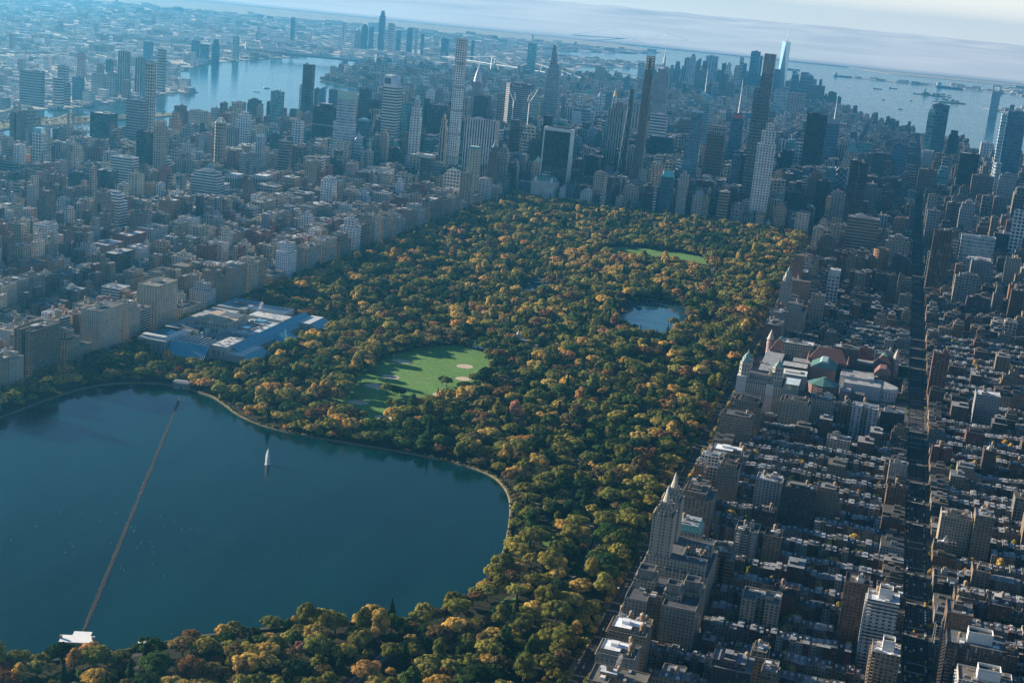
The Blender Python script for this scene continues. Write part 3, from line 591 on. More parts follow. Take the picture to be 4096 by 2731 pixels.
# ------------------------------------------------------------------ things registry and labels
THINGS = []       # (object, base description, category, group, position, kind of thing)
def reg(o, base, cat, group=None, pos=None, fixed=False, refs=None):
    THINGS.append([o, base, cat, group, pos or tuple(o.location), fixed, refs])
    return o
def structure(o): o['kind'] = 'structure'; return o
def stuff(o): o['kind'] = 'stuff'; return o
DESC = ['']
MARKS = """-1372 -349 35 30 116 P brown f|dark brown slab tower beside the truss bridge
-1085 -665 26 25 119 G white g|white gridded tower with pale blue glass top box
-1318 -374 12 20 76 P grey f|plain grey tower just behind the blue topped one
-1360 -181 18 32 55 K dark r|round dark drum tower in front of the island
-1114 -532 21 25 72 V stone w|slim grey stone tower with stepped shoulders
-1268 -72 67 45 111 K black f|broad black glass slab standing at the river edge
-1130 -233 25 28 84 G brown f|brown gridded tower with open frame crown
-1162 -63 56 30 160 B grey f|wide grey balcony tower left of the slender white one
-1256 173 26 22 255 G cream f|very slender cream gridded tower against the river
-1174 -37 25 20 115 V stone f|slim stone framed tower in front of grey balcony tower
-1292 228 24 25 98 K dark f|dark slab at foot of the slender cream tower
-879 -503 28 25 128 K black f|faceted black glass apartment tower
-872 -466 12 14 121 K dark f|narrow dark glass tower beside black faceted tower
-785 -581 22 30 170 L beige q|beige tower with ribbed crown and stacked bay windows
-780 -757 58 34 94 B white f|wide white banded apartment block with cube penthouse
-836 -725 41 28 70 P cream f|cream apartment block half hidden by white banded block
-746 -894 42 34 78 P dark f|near black apartment block with dark rooftop box
-662 -901 25 30 79 P cream f|cream punched window block right of near black block
-728 -1016 26 30 62 P tan t|tan tower topped by a tall blank bulkhead
-608 -1336 17 32 91 P brown q|brown brick tower with corner turrets and arched top
-1227 -600 24 40 77 P stone w|pale institutional block with stepped top at left edge
-1025 -499 34 28 65 P red w|dull red brick tower beyond the avenue
-836 -870 45 30 55 P dark f|dark block under a long white roof
-668 -1189 25 26 54 P white w|white apartment block with fluted rooftop drum
-573 -1313 15 26 60 P white w|white setback apartment house below fluted drum block
-574 -1271 12 20 64 V grey f|narrow grey ribbed tower beside white setback house
-1082 -794 33 26 46 B grey f|pale blue grey block with ribbon windows at left edge
-980 -908 37 26 41 P brown f|long brown block with white parapet
-652 -784 20 26 86 N red w|dark red brick tower with ragged top
-1386 -18 34 30 41 N grey f|blank grey wall building beside bridge tower
-615 -869 12 20 59 P white w|narrow white stepped building in front of red tower
-558 -1053 20 28 41 P tan f|plain tan block with few windows
-670 -1307 29 30 43 P white w|pale grey terrace roofed apartment block
-653 -850 19 26 52 P tan w|tan terraced apartment block
-1278 544 73 30 83 P cream w|broad cream tower with small lantern before the river
-1305 710 24 30 81 P grey f|grey tower behind the cream tower
-746 -327 26 26 151 G tan y|tan and bronze glass tower with white frame pyramid
-886 22 28 26 104 V grey f|grey ribbed tower between pyramid frame and white tower
-918 158 41 30 138 P white w|tall white punched window tower
-1308 1028 53 30 98 P dark w|dark chamfered tower on river skyline
-1274 1002 18 20 82 P stone w|small stone tower before the chamfered tower
-1270 1069 12 20 92 K dark f|narrow dark tower behind teal glass tower
-1108 794 42 24 158 T teal f|curved teal glass tower with bright centre strip
-1246 1245 26 28 55 V dark q|short dark tower with spiked crown by the river
-1058 943 36 28 255 K dark f|tall plain dark bronze tower before the wide river
-1264 1344 12 12 146 T silver f|thin pale slab touching the dark bronze tower
-1329 1647 16 24 113 K dark f|dark glass tower right of dark bronze tower
-1464 2022 21 20 90 K blue s|dark tower with slanted glass top
-1048 1180 46 24 156 K blue f|wide blue slab with pale vertical edge at river
-718 330 75 36 174 K black k|massive black office slab with pale belt course
-550 90 53 26 239 B silver h|silver banded tower with pale green crown
-742 175 28 24 132 L white f|bright white bay windowed tower
-594 -230 32 26 116 B tan f|bronze banded tower with wavy balconies
-822 421 20 22 80 T teal f|teal glass block behind bright white tower
-654 -265 19 22 125 V silver c|silver ribbed tower with curved white cap
-905 185 23 22 84 V white f|white finned slab with rounded corner
-776 91 30 22 100 V dark o|dark tower with pale piers and ringed top
-712 -312 26 24 87 P red o|red brick tower with pale trim and ringed top
-648 -367 20 24 86 L grey f|grey balconied tower left of silver ribbed tower
-617 -381 12 18 90 L grey f|narrow grey tower touching the balconied one
-557 -605 34 40 59 V grey n|flat topped grey hospital block with blank attic
-529 -501 36 40 50 V grey n|second flat topped grey block with blank attic
-468 -591 60 40 44 G cream f|cream concrete institute with rows of square openings
-553 -755 70 40 87 B white w|very wide white balconied apartment building
-531 -719 25 30 54 B white f|white balconied wing with flat roof
-760 -483 58 26 64 P cream f|long cream slab with roof gardens
-968 -98 32 24 57 P white f|small white tower with roof turret
-884 -179 19 24 45 P white w|white stepped apartment house
-920 -98 20 22 80 N grey f|grey tower with blank party walls
-1201 431 18 22 57 V dark f|dark tower with white roof crown
-1011 19 16 22 64 P red f|dark red tower with red bulkhead
-1038 916 32 24 85 P pink w|pinkish tower right of bright white tower
-1004 667 31 26 71 P brown w|dull brown block below spiked crown tower
-1212 938 19 22 49 P brown f|little brown tower before river
-894 233 51 26 96 P cream w|wide cream block behind finned slab
-289 -626 31 30 90 P white w|white wedding cake apartment tower
-462 -160 22 24 66 K black i|black stacked cube tower
-687 236 44 26 54 P beige f|beige block with white roof cabin
-418 -807 16 28 84 P brown w|dark brown tower with tall bulkhead
-759 760 37 26 204 K dark f|dark purple glass slab left of slanted roof tower
-722 668 47 26 107 K blue c|blue glass block with curved bright roof
-562 402 25 22 93 P grey f|grey block right of blue curved roof
-549 467 49 46 276 B white s|white banded tower with slanted wedge roof
-440 141 20 18 137 P pink w|slender pinkish stone tower with setbacks
-537 560 16 20 193 T teal f|greenish glass tower behind wedge roof tower
-542 640 20 24 185 K blue f|dark blue square tower beyond the wedge roof
-508 620 24 18 253 T teal q|tall glass tower with white bladed crown
-357 171 37 20 210 P white u|slender limestone tower with tall lantern crown
-284 225 18 22 194 V cream w|slender cream stepped tower beside tallest white grid
-251 231 28 27 422 G white z|tallest square white gridded tower with open drum floors
-537 1350 20 34 200 P silver v|silver spired tower with arched steel crown
-376 900 52 30 215 K dark f|dark octagonal office tower
-518 860 67 34 171 G dark f|dark gridded block with crown of tall openings
-648 1205 37 26 87 V blue f|pale blue ribbed office block
-436 535 33 24 82 B teal f|teal banded block with bright slot
-230 -66 33 28 103 G dark n|dark square windowed tower with blank top
-114 60 93 40 212 V white f|broad white and black striped slab beside the park
-62 -165 33 26 154 P cream m|cream hotel tower with green copper roof
-28 -330 23 24 106 P tan f|plain tan tower at park corner
-48 -20 20 20 141 P brown v2|brown spired hotel tower
-48 85 28 26 136 P stone w|stepped white stone office tower with flagpole
-32 -137 31 28 70 P white w|white terraced block below the striped slab
-130 -109 55 30 78 G white w|white gridded terraced office block
-237 63 25 24 74 B grey f|grey banded office block near the park corner
-293 419 38 26 49 K teal m|green glass block with sloped roof
-341 1238 93 50 248 B grey l|wide grey slab with chamfered sides and roof sign
-143 534 32 30 180 K brown f|dark bronze glass tower with angled side strips
-381 1150 24 24 214 P pink f|pinkish tower behind the cranes
-374 671 21 20 77 P stone d|stone tower with domed cap beside white grid tower
-673 1164 23 20 165 K dark f|dark blade tower behind limestone tower
-646 786 32 26 92 K dark i|dark stepped glass block under wedge roof tower
-445 342 23 24 118 P brown f|brown tower catching sun on its side
-416 173 30 26 87 K black f|black block behind pinkish stone tower
-446 18 31 24 84 P grey f|grey apartment block with sunlit edge
-496 67 25 22 105 T silver p|faceted glass tower with spiked tip
-303 -187 30 30 58 P cream f|cream block below the slender pink tower
-387 211 12 16 63 P orange f|narrow orange brick building
-1205 2747 38 22 78 P white f|bright white sunlit tower
-1087 2530 39 24 102 P brown w|brown tower behind sunlit white tower
-1579 5981 60 30 245 T teal f|distant leaning looking glass slab by the bridge
-240 1356 60 50 318 T silver j|tapering silver glass tower with spire
95 146 85 34 201 K black S|black glass slab with white edges and flared foot
38 232 41 30 226 K black i|black sawtooth glass tower behind white edged slab
26 310 33 24 195 V stone f|stone framed tower behind white edged slab
16 746 23 24 128 T teal f|dull teal tower right of white edged slab
173 105 29 24 128 V black f|slim black tower with white vertical piers
94 42 70 50 71 P white M|white chateau hotel with green mansard roof
154 26 17 24 50 P white f|small white building right of chateau hotel
222 27 34 26 54 P white w|white stepped hotel behind the trees
252 55 37 28 104 P stone w|brown stone hotel tower facing the park
156 366 45 28 113 K black f|black slab behind brown stone hotel
198 605 40 30 104 K black f|black glass block with white roof trim
198 768 15 24 87 V white f|white finned edge tower beside black block
-15 1237 32 24 109 B dark i|dark banded stepped tower
-72 1375 30 24 109 B silver f|silver banded slab left of dark stepped tower
-91 1290 40 26 107 V grey f|grey ribbed office tower
127 806 53 40 252 V stone w|tall narrow stone slab with stepped ends
222 497 28 26 316 K black A|tapering black glass tower with diagonal bracing
-92 2359 41 26 150 V stone f|stone ribbed tower left of bronze needle
335 163 37 20 430 K brown N|needle tower with lattice crown
49 2078 60 44 323 V stone E|stepped stone skyscraper with tall mast
63 2022 71 30 140 B white f|white banded office slab
215 1249 88 36 118 K black f|massive black block behind domed hotel
30 2408 75 34 73 K blue f|dark blue block with pale central slot
203 1724 30 24 84 G grey f|grey framed block with giant openings
106 2535 70 30 93 B brown f|brown finely banded office block
204 733 33 26 120 V grey f|grey ribbed tower before the black braced tower
238 616 24 22 57 P cream d|cream tower with golden domed top
345 56 48 30 76 P cream w|cream double winged park front building
320 27 21 26 46 P cream f|cream lower wing at park front
356 394 51 28 109 P stone w|stone hotel with long roof sign frame
447 26 35 24 128 K blue m2|dark glass tower with turquoise hipped roof
-420 3270 29 26 133 K blue f|distant dark blue slab
-261 2650 17 28 147 P white Y|distant tower with golden pyramid roof
-595 4508 46 26 67 P brown f|distant brown tower behind golden pyramid
-723 5258 36 20 117 T blue f|distant thin glass tower
-386 2900 25 24 123 P white p|distant white campanile tower
-922 6801 60 26 158 T silver f|distant pale glass pair tower
-1104 6150 65 40 125 N tan f|distant windowless tan slab by the east river
-382 2524 81 30 89 B grey f|grey banded wide office block
-370 2368 36 24 84 N silver f|pale blue blank faced tower
-456 2573 35 24 89 V white f|white ribbed tower behind the spired glass one
-477 2533 12 20 139 P brown f|thin brown slab beside the tapering spire tower
-587 2416 50 26 134 P stone w|stone tower behind the white cranes
100 901 38 26 90 P dark m3|dark tower with mansard shoulders
154 650 28 22 53 N silver f|pale blank grey box tower
31 180 25 24 93 P stone p2|stone tower with green pointed roof
91 253 16 22 54 P tan f|tan block peeking behind chateau hotel
473 204 55 22 297 T blue O|blue rippled glass tower with curved top
348 1347 49 42 248 T teal B|crystalline glass tower with needle spire
489 640 56 34 222 B brown X|brown office tower with white gridded attic
468 1352 45 34 221 K blue W|dark tower with red rooftop sign and mast
174 3515 30 22 79 K dark f|dark block behind the mast tower
238 3848 31 24 65 T blue f|small blue glass tower in the dense centre
432 1523 39 26 104 B teal f|teal topped banded block
576 497 23 26 156 K blue f|dark blue glass tower paired with its twin
601 525 26 26 157 K dark f|darker twin beside dark blue glass tower
465 669 28 22 153 P pink f|pinkish brick hotel tower
419 1353 43 24 70 B brown f|brown banded lower block
484 901 34 24 66 N blue f|plain slate blue box building
664 147 46 30 470 T blue C|tallest glass tower with cantilevered shoulder
442 2111 36 22 172 B silver s|silver wedge tower with slanted side
702 57 48 28 290 P white w|white limestone tower with stepped crown
608 26 29 24 98 B tan f|tan banded apartment tower at park edge
649 27 30 26 69 G grey f|grey glassy apartment block at park edge
667 84 25 24 74 P white w|white stone apartment tower at park edge
714 26 23 24 48 P cream f|cream pocket tower at park corner
540 27 33 26 87 P stone m3|stone hotel with grey hipped roof
492 26 26 24 136 P stone w|stone hotel tower with many setbacks
772 1000 68 34 276 K black f|huge black glass slab left of the masted tower
805 1480 44 34 230 B blue R|banded glass tower with rooftop mast
722 1371 67 26 144 G white f|white honeycomb facade tower
669 1304 39 26 117 K black f|black tower left of honeycomb tower
568 2233 28 20 78 V white f|white ribbed cube tower
597 2340 38 22 69 T teal g|teal tower under construction with crane
761 1918 46 30 142 K blue f|deep blue block with angled faces
792 246 50 28 90 K dark i|dark terraced block with planted roofs
747 65 36 26 88 V stone f|pillared stone facade block
765 38 33 26 80 P tan w|sunlit tan stepped building near the circle
829 399 46 26 145 P brown w|brown brick tower with sunlit side
768 1769 32 22 78 P pink f|distant pinkish slab tower
856 312 39 26 130 K black f|black glass slab near the circle
858 615 30 24 141 T teal f|teal glass tower left of diamond braced one
887 713 40 30 130 K blue H|glass tower wrapped in white diamond bracing
907 181 38 26 119 P stone w|stone stepped tower in front of diamond braced one
-568 6700 36 30 234 V stone f|downtown stone tower left of rippled silver one
-463 6250 54 30 276 V silver w|downtown rippled silver tower
-496 6800 36 30 239 K blue s|downtown blue tower with pointed roof
-418 6600 31 34 228 K dark f|downtown plain dark office block
-411 6900 89 40 260 V silver f|downtown broad silver slab
-374 6100 56 40 180 P brown f|downtown brown government block
-312 6900 36 36 216 K black f|downtown black box tower
-219 6400 41 34 220 P white p|downtown white gothic tower with pointed roof
-192 6000 59 40 172 P brown f|downtown brown block before gothic tower
-110 5800 53 40 129 P brown w|downtown stepped brown block
-162 6500 48 36 222 P stone w|downtown stone setback tower
-130 6400 25 26 286 T silver f|downtown slim pale residential tower
-126 6600 28 30 240 K blue f|downtown slim dark blue tower
-68 6700 68 46 331 T blue f|downtown tall blue glass tower
-39 6850 17 32 299 K blue f|downtown blue slab behind tall glass tower
115 6600 42 50 222 K blue f|downtown blue block beside the tapering tower
146 6655 98 58 398 T silver F|downtown tapering faceted glass tower fading into cloud
254 6500 45 36 226 T blue s|downtown curved blue tower
324 6700 94 44 215 B grey s|downtown banded tower with clipped corner
418 6500 111 50 142 P brown f|downtown broad brown waterfront complex
527 6600 60 40 102 P brown w|downtown brown apartment tower by the harbour
581 6500 36 30 77 P brown f|downtown narrow apartment tower at harbour edge
-604 6500 44 34 203 K blue i|downtown stepped blue tower at left of cluster
333 4600 78 40 174 T silver f|silver apartment complex in the village
406 4900 103 40 149 P pink f|pinkish block before the downtown cluster
1161 2462 29 26 256 T teal g|teal tower with construction crane along its side
1195 2571 74 36 277 K blue f|tall leaning dark blue glass tower before the harbour
1283 2962 51 28 145 K black i|black notched tower before the harbour
1288 1276 64 34 182 K black f|plain black slab on the far west side
1055 1710 54 28 154 B blue f|blue banded hotel tower
1170 2352 44 24 88 N grey n|blank grey block at foot of leaning tower
945 -10 22 26 228 T dark f|bronze glass tower of the pair over the circle
970 -60 22 30 228 T dark f|second bronze glass tower of the pair over the circle
907 773 47 34 178 P stone p3|cream tower with teal pyramid roof and glass tip
903 2628 63 26 74 B teal f|teal terraced apartment block
986 1699 51 28 113 B dark f|dark banded block behind the pyramid roof
1024 1672 37 24 88 V brown f|brown ribbed apartment tower
1679 7230 105 28 242 T silver Q|distant harbour tower with square opening at top
1791 7000 33 24 126 P brown f|small distant tower across the river
1439 2144 29 36 287 B silver f|silver banded tower at right edge of river
1479 2100 73 50 303 K blue f|huge blue glass tower at right edge
1443 3116 54 28 101 P white f|white brick tower by the river
1158 1208 62 30 117 P brown f|brown brick slab with two wings west of avenue
1217 1486 42 28 104 B teal i|greenish banded apartment block
1341 1218 72 30 117 P brown f|broad brown grid apartment slab
1415 1720 27 22 123 B silver r|rounded silver banded tower
1422 1230 57 28 132 P grey w|grey tower with sunlit rooftop
1169 182 34 24 100 L grey f|grey balcony tower over the avenue
1231 499 39 26 93 L brown f|brown balcony tower with round roof
1263 335 41 26 119 P grey w|grey twin crowned apartment tower
993 -278 76 40 115 B tan f|broad tan and black gridded slab with roof deck
1048 -507 36 28 75 P orange r|round pink brick tower
1081 -364 56 30 92 P cream w|cream stepped tower with sunlit terraces
1092 -520 37 28 68 P dark w|dark brick stepped tower
1182 -437 37 26 129 L brown f|dark balcony tower with orange bulkhead
1167 -463 30 24 79 B grey f|grey banded slab beside the avenue
1273 -194 81 30 94 T silver f|very wide pale glass slab
1352 61 51 34 76 P dark f|broad dark brick block
1380 29 31 28 144 G white f|white gridded tower at the right edge
1278 -308 60 28 54 P white w|sunlit white stepped apartment block
1356 -294 32 26 63 P white w|white terraced tower near right edge
1091 246 43 26 58 P orange w|pale orange brick building beside the avenue
1036 246 25 24 60 V white f|white ribbed tower behind gridded slab
889 -985 26 22 105 P orange f|tall orange brick tower over the park
890 -300 27 24 78 P cream w|cream park front tower
922 -438 48 28 80 P brown w|brown apartment tower behind the park front
965 -991 22 22 91 G white n|slim grey tower with white blank top
947 -1141 23 24 69 P cream f|sunlit cream apartment tower
1169 -576 33 24 96 B grey f|grey apartment slab west of avenue
1171 -635 38 22 155 V brown f|tall slim brown tower above the avenue
1271 -515 48 30 81 P grey w|grey terraced apartment slab
1341 -456 31 26 89 P cream f|cream tower at the right edge of frame
1229 -782 49 28 88 L grey w|dark grey stepped balcony tower
1164 -1572 25 26 86 P red f|tall red brick tower just west of avenue
939 -1490 50 30 48 P cream f|cream hotel block beside red roofed museum
1017 -1490 42 26 53 P brown f|brown arched cornice block behind the museum
1052 -1441 32 24 45 P red w|red brick block with white vertical trim
1081 -1466 34 24 46 P grey f|grey block with regular windows near avenue
966 -1882 42 34 54 P cream w|big cream apartment block below the museum
1001 -1829 33 28 49 P cream f|cream courtyard apartment block below the museum
1034 -1819 21 24 42 P tan f|tan apartment block with paired windows
1061 -1846 36 28 52 P white f|white apartment block with dark shutters
1099 -1822 33 28 44 P dark f|dark corner apartment block by the avenue
1033 -1964 31 24 32 P cream f|cream small apartment house
1252 -876 47 30 60 P dark w|dark block under white roof terrace
1233 -1682 35 32 58 P grey f|grey apartment block west of avenue
964 -2222 29 28 46 P white f|white and green fronted apartment block
1001 -2253 39 28 54 P dark f|slate blue brick block with white dotted windows
1030 -2225 30 26 48 P tan w|tan apartment block with balconies
918 -2237 23 26 60 P tan w|tan tower behind the park front
992 -2566 35 30 44 P cream f|cream courtyard apartment block among row houses
1099 -2581 28 26 78 B white T|tall white banded apartment tower with cube bulkhead
1075 -2548 22 24 73 P brown f|dark brown apartment tower beside white banded one
1106 -2643 24 26 57 P tan T|tan tower with hollow rooftop box
1164 -2588 22 30 80 P brown f|dark brick slab along the avenue with sunlit edge
1179 -2619 49 30 70 V dark T|wide dark ribbed apartment slab with sunlit end
1187 -2659 44 30 56 P white T|white roofed block at bottom right corner
1174 -2255 33 30 54 P cream f|cream gridded apartment block west of avenue
1202 -2263 20 26 64 P tan f|tan tower with rounded cap west of avenue
984 -2729 34 34 55 P dark w|dark apartment house with pale roofs at bottom
904 -2461 28 34 62 P cream m|cream apartment house with green dormered mansard behind the twin spires
899 -2359 35 40 66 P tan w|terraced tan apartment house facing the park behind the green mansard
893 -2712 34 30 58 P tan J|brown brick apartment house with white roof and two water tanks
894 -2766 32 28 62 P stone J|grey cornice apartment house with bright white penthouse roof
908 -2838 43 30 73 P tan f|low apartment house cut by the bottom edge with wooden tank
902 -1925 44 34 57 P tan w|tan apartment house left of cream courtyard block facing the park
897 -1998 43 34 52 P tan w|yellow tan terraced apartment house facing the park
901 -2075 50 34 28 P cream J|white roofed apartment house with many cabins facing the park
-2066 721 90 26 137 B grey f|very wide grey waterfront slab across the river
-1998 788 31 24 114 B white f|bright sunlit white waterfront tower across the river
-2002 850 14 22 93 B grey f|lower grey tower touching the sunlit white waterfront tower
-2350 1348 39 26 110 B grey f|grey glass block behind the sunlit white waterfront tower
-2078 1040 38 26 102 K blue f|dark blue block across the river with lighter side
-2676 1987 32 24 124 P pink w|pinkish tower rising alone across the river
-2144 1292 56 26 101 P grey f|hazy brown grey block across the river
-2086 1299 38 26 111 P grey w|hazy stepped block across the river
-2154 1496 43 28 187 V grey f|tall ribbed grey tower on the far waterfront
-2071 1487 36 26 168 V grey f|ribbed grey tower left of the slender cream tower
-2141 1784 27 30 193 B cream f|sunlit banded tower on the far point of land
-3141 3378 47 28 122 T blue f|hazy wide glass tower behind the far point
-3136 3917 41 28 126 K blue f|hazy blue tower, one of four beyond the river bend
-3023 3820 44 28 115 K blue f|hazy lower blue tower beyond the river bend
-2940 3804 38 28 146 K blue i|hazy square blue tower beyond the river bend
-3105 4387 32 28 153 T silver f|hazy pale tower beyond the river bend
-2802 2431 30 24 72 K dark f|hazy dark tower behind the far waterfront
-2766 2294 30 24 53 P brown w|hazy brown stepped tower behind the far waterfront
-4106 7400 27 30 211 K blue f|hazy distant tower far beyond the bridge
-3350 7557 47 30 335 K blue w|tallest distant tower beyond the bridges
-3242 7500 57 24 241 P white f|hazy white sunlit tower beside the tallest distant one
-3800 7800 33 24 195 P white f|hazy pale tower left of the tallest distant one
-3443 7400 50 28 213 K blue w|hazy blue stepped tower left of tallest distant one
-3342 7300 34 26 198 K blue f|hazy blue slab left of tallest distant one
-3071 7500 44 28 218 K blue f|hazy broad blue tower right of tallest distant one
-2974 7400 21 20 209 T silver f|hazy thin pale distant tower
-3207 7600 38 26 182 K blue f|hazy blue distant tower with flat top
-3462 7300 40 24 151 P grey p|hazy distant tower with pointed top
-2883 7300 20 20 188 K blue f|hazy thin blue distant tower
-2582 7000 59 30 180 K blue f|hazy wide blue distant block
-2379 7100 20 24 185 K blue f|hazy blue distant tower right of gridded tower
-2228 6900 30 20 185 N white f|bright white distant slab above the white bridge
"""
FOOT = []          # occupied footprints (x, y, w, d)
CAPS = []          # what must stay visible: (u0, u1, v, Y)
def cat_of(d, s, H):
    for k in ('hotel', 'apartment house', 'apartment'):
        if k in d: return {'hotel': ('hotel_building', 'hotel'), 'apartment house': ('apartment_house', 'apartment house'), 'apartment': ('apartment_tower', 'apartment building')}[k]
    if 'hospital' in d: return ('hospital_building', 'hospital')
    if H > 95 or s in 'KTVB': return ('office_tower', 'tower')
    return ('city_building', 'building')
REFS = []
def build_marks():
    for ln in MARKS.strip().split('\n'):
        a, d = ln.split('|'); p = a.split(); X, Y, W, D, H = map(float, p[:5]); s, t, cr = p[5:8]
        r = random.Random(int(X*7+Y*13)); DESC[0] = d
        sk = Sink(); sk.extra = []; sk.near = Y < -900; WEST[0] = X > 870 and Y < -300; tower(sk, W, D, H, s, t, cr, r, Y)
        sk.near = Y < -1300
        nm, cat = cat_of(d, s, H); o = sk.build(nm, (X, Y, 0))
        for e in sk.extra: e.parent = o
        reg(o, d, cat, fixed=True)
        REFS.append((d, X, Y))
        FW, FD = W, D
        if cr == 'v': FW = FD = 58
        if cr == 'E': FW, FD = 126, 62
        if cr == 'j': FW, FD = 66, 56
        if cr == 'F': FW = FD = 62
        if cr == 'S': FD = D+34
        if cr == 'h': FW = W*1.3
        FOOT.append((X, Y, FW+2, FD+2))
        z = (max(22.0, .36*H) if 0 < Y < 1500 else max(20.0, .22*H)) if H > 60 else 16.0
        u, v, _ = proj([X, Y, z]); k = FPX/_
        CAPS.append((float(u-W*k*.5), float(u+W*k*.5), float(v), Y))
# ------------------------------------------------------------------ land and water
LAT0, LON0 = 40.76455, -73.97325
def ll(la, lo):
    n = (la-LAT0)*111050; e = (lo-LON0)*84400
    return (e*-.8746+n*.4848, e*-.4848-n*.8746)
def L(*a): return [ll(40+a[i]/1e4, -(73+a[i+1]/1e4)) for i in range(0, len(a), 2)]
MANH = L(8100, 9350, 7840, 9435, 7755, 9420, 7700, 9475, 7650, 9520, 7605, 9575, 7580, 9595, 7525, 9640, 7480, 9685, 7430, 9715, 7350, 9745, 7275, 9715, 7240, 9725,
         7110, 9775, 7093, 9890, 7075, 9990, 7040, 10060, 7010, 10120, 7025, 10175, 7130, 10180, 7220, 10140, 7290, 10125, 7420, 10100, 7535, 10085, 7625, 10020, 7725, 9945, 7815, 9880, 7960, 9760, 8100, 9680)
QUEENS = L(7900, 9300, 7720, 9360)+[(-2100, -600), (-2040, 0), (-2005, 300), (-1985, 560), (-1945, 740), (-1950, 900), (-1985, 1060), (-2020, 1420), (-2070, 1560), (-2100, 1800), (-2050, 1960), (-2200, 2120), (-2330, 2350)]+L( 7300, 9620, 7215, 9640, 7120, 9695, 7050, 9740, 7025, 9720, 7045, 9810, 7042, 9900, 6990, 9990, 6900, 10035, 6800, 10180,
           6730, 10180, 6680, 10050, 6600, 10120, 6480, 10270, 6350, 10390, 6130, 10370, 6050, 10300, 5800, 10100, 5720, 9900, 5700, 9000, 5400, 6000, 8000, 5000, 9000, 8000)
STATEN = L(6440, 10720, 6300, 10730, 6180, 10640, 6050, 10550, 5900, 10600, 5600, 10950, 5000, 11600, 4800, 13500, 6400, 13500, 6400, 11400, 6480, 10900)
JERSEY = L(7700, 10150, 7500, 10240, 7350, 10270, 7260, 10310, 7160, 10325, 7110, 10370, 7080, 10420, 7040, 10400, 6950, 10560, 6880, 10640, 6760, 10700, 6700, 10640, 6650, 10500, 6630, 10510, 6660, 10750, 6570, 10800, 6500, 11000, 6460, 11500, 6500, 14000, 8500, 14000, 8500, 10000)
GOV = L(6935, 10130, 6945, 10170, 6900, 10210, 6855, 10260, 6845, 10235, 6885, 10160)
LIBI = L(6908, 10440, 6905, 10470, 6888, 10465, 6882, 10440, 6892, 10430)
ELLIS = L(7000, 10385, 7003, 10410, 6985, 10425, 6978, 10400, 6992, 10380)
ROOS = L(7725, 9400, 7650, 9460, 7590, 9515, 7530, 9575, 7492, 9617, 7496, 9624, 7560, 9567, 7620, 9520, 7690, 9455, 7730, 9412)
def inpoly(x, y, P):
    c = False; j = len(P)-1
    for i in range(len(P)):
        xi, yi = P[i]; xj, yj = P[j]
        if (yi > y) != (yj > y) and x < (xj-xi)*(y-yi)/(yj-yi)+xi: c = not c
        j = i
    return c
def ccw(P):
    a = sum(P[i-1][0]*P[i][1]-P[i][0]*P[i-1][1] for i in range(len(P))); return P if a > 0 else P[::-1]
def tri_sheet(name, P, z, m, skirt=0.0, holes=()):
    """flat polygon (triangulated), optional sloping side down to the water"""
    from mathutils.geometry import tessellate_polygon
    loops = [ccw(P)]+[ccw(h)[::-1] for h in holes]
    vs = [Vector((x, y, 0)) for lp in loops for x, y in lp]
    tris = tessellate_polygon([[Vector((x, y, 0)) for x, y in lp] for lp in loops])
    V = [(v.x, v.y, z) for v in vs]; F = []
    for t in tris:
        a, b, c = (vs[i] for i in t); F.append(t if (b-a).cross(c-a).z > 0 else t[::-1])
    if skirt:
        n = len(loops[0]); k = len(V); V += [(x, y, z-skirt) for x, y in loops[0]]
        F += [(k+i, k+(i+1) % n, (i+1) % n, i) for i in range(n)]
    me = bpy.data.meshes.new(name); me.from_pydata(V, [], F); me.materials.append(m); me.update()
    o = bpy.data.objects.new(name, me); COL.objects.link(o); return structure(o)
M_ASPH = ground_mat('asphalt', (.024, .025, .028), (.04, .04, .043), .05, .8)
M_CITY = ground_mat('far_city_ground', (.42, .38, .33), (.58, .52, .45), .004, .03, c3=(.26, .24, .17))  # tones paled to paint the whiteness of distant haze into the ground
M_PARK = ground_mat('park_soil_and_grass', (.018, .024, .010), (.034, .030, .018), .03, .25)
M_LAWN = ground_mat('mown_grass', (.10, .20, .04), (.13, .235, .055), .015, .2)
M_DIRT = ground_mat('infield_dirt', (.5, .39, .28), (.56, .44, .33), .05, .4)
M_PATH = ground_mat('path_gravel', (.07, .062, .05), (.10, .088, .072), .05, .6)
M_ROAD = ground_mat('park_road', (.085, .085, .088), (.11, .11, .112), .04, .8)
M_PAVE = ground_mat('pavement', (.085, .085, .082), (.13, .125, .12), .06, .5)
M_STONE = ground_mat('bank_stone', (.10, .09, .06), (.17, .145, .095), .12, .9, c3=(.10, .10, .035))
M_RES = water_mat('reservoir_water', (.0003, .017, .020), .14, .09, .25, (.0005, .027, .030), .18)
M_LAKE = water_mat('lake_water', (.015, .06, .085), .08, .06, .3)
M_BAY = water_mat('river_water', (.013, .078, .105), .16, .06, .02, (.015, .085, .112))
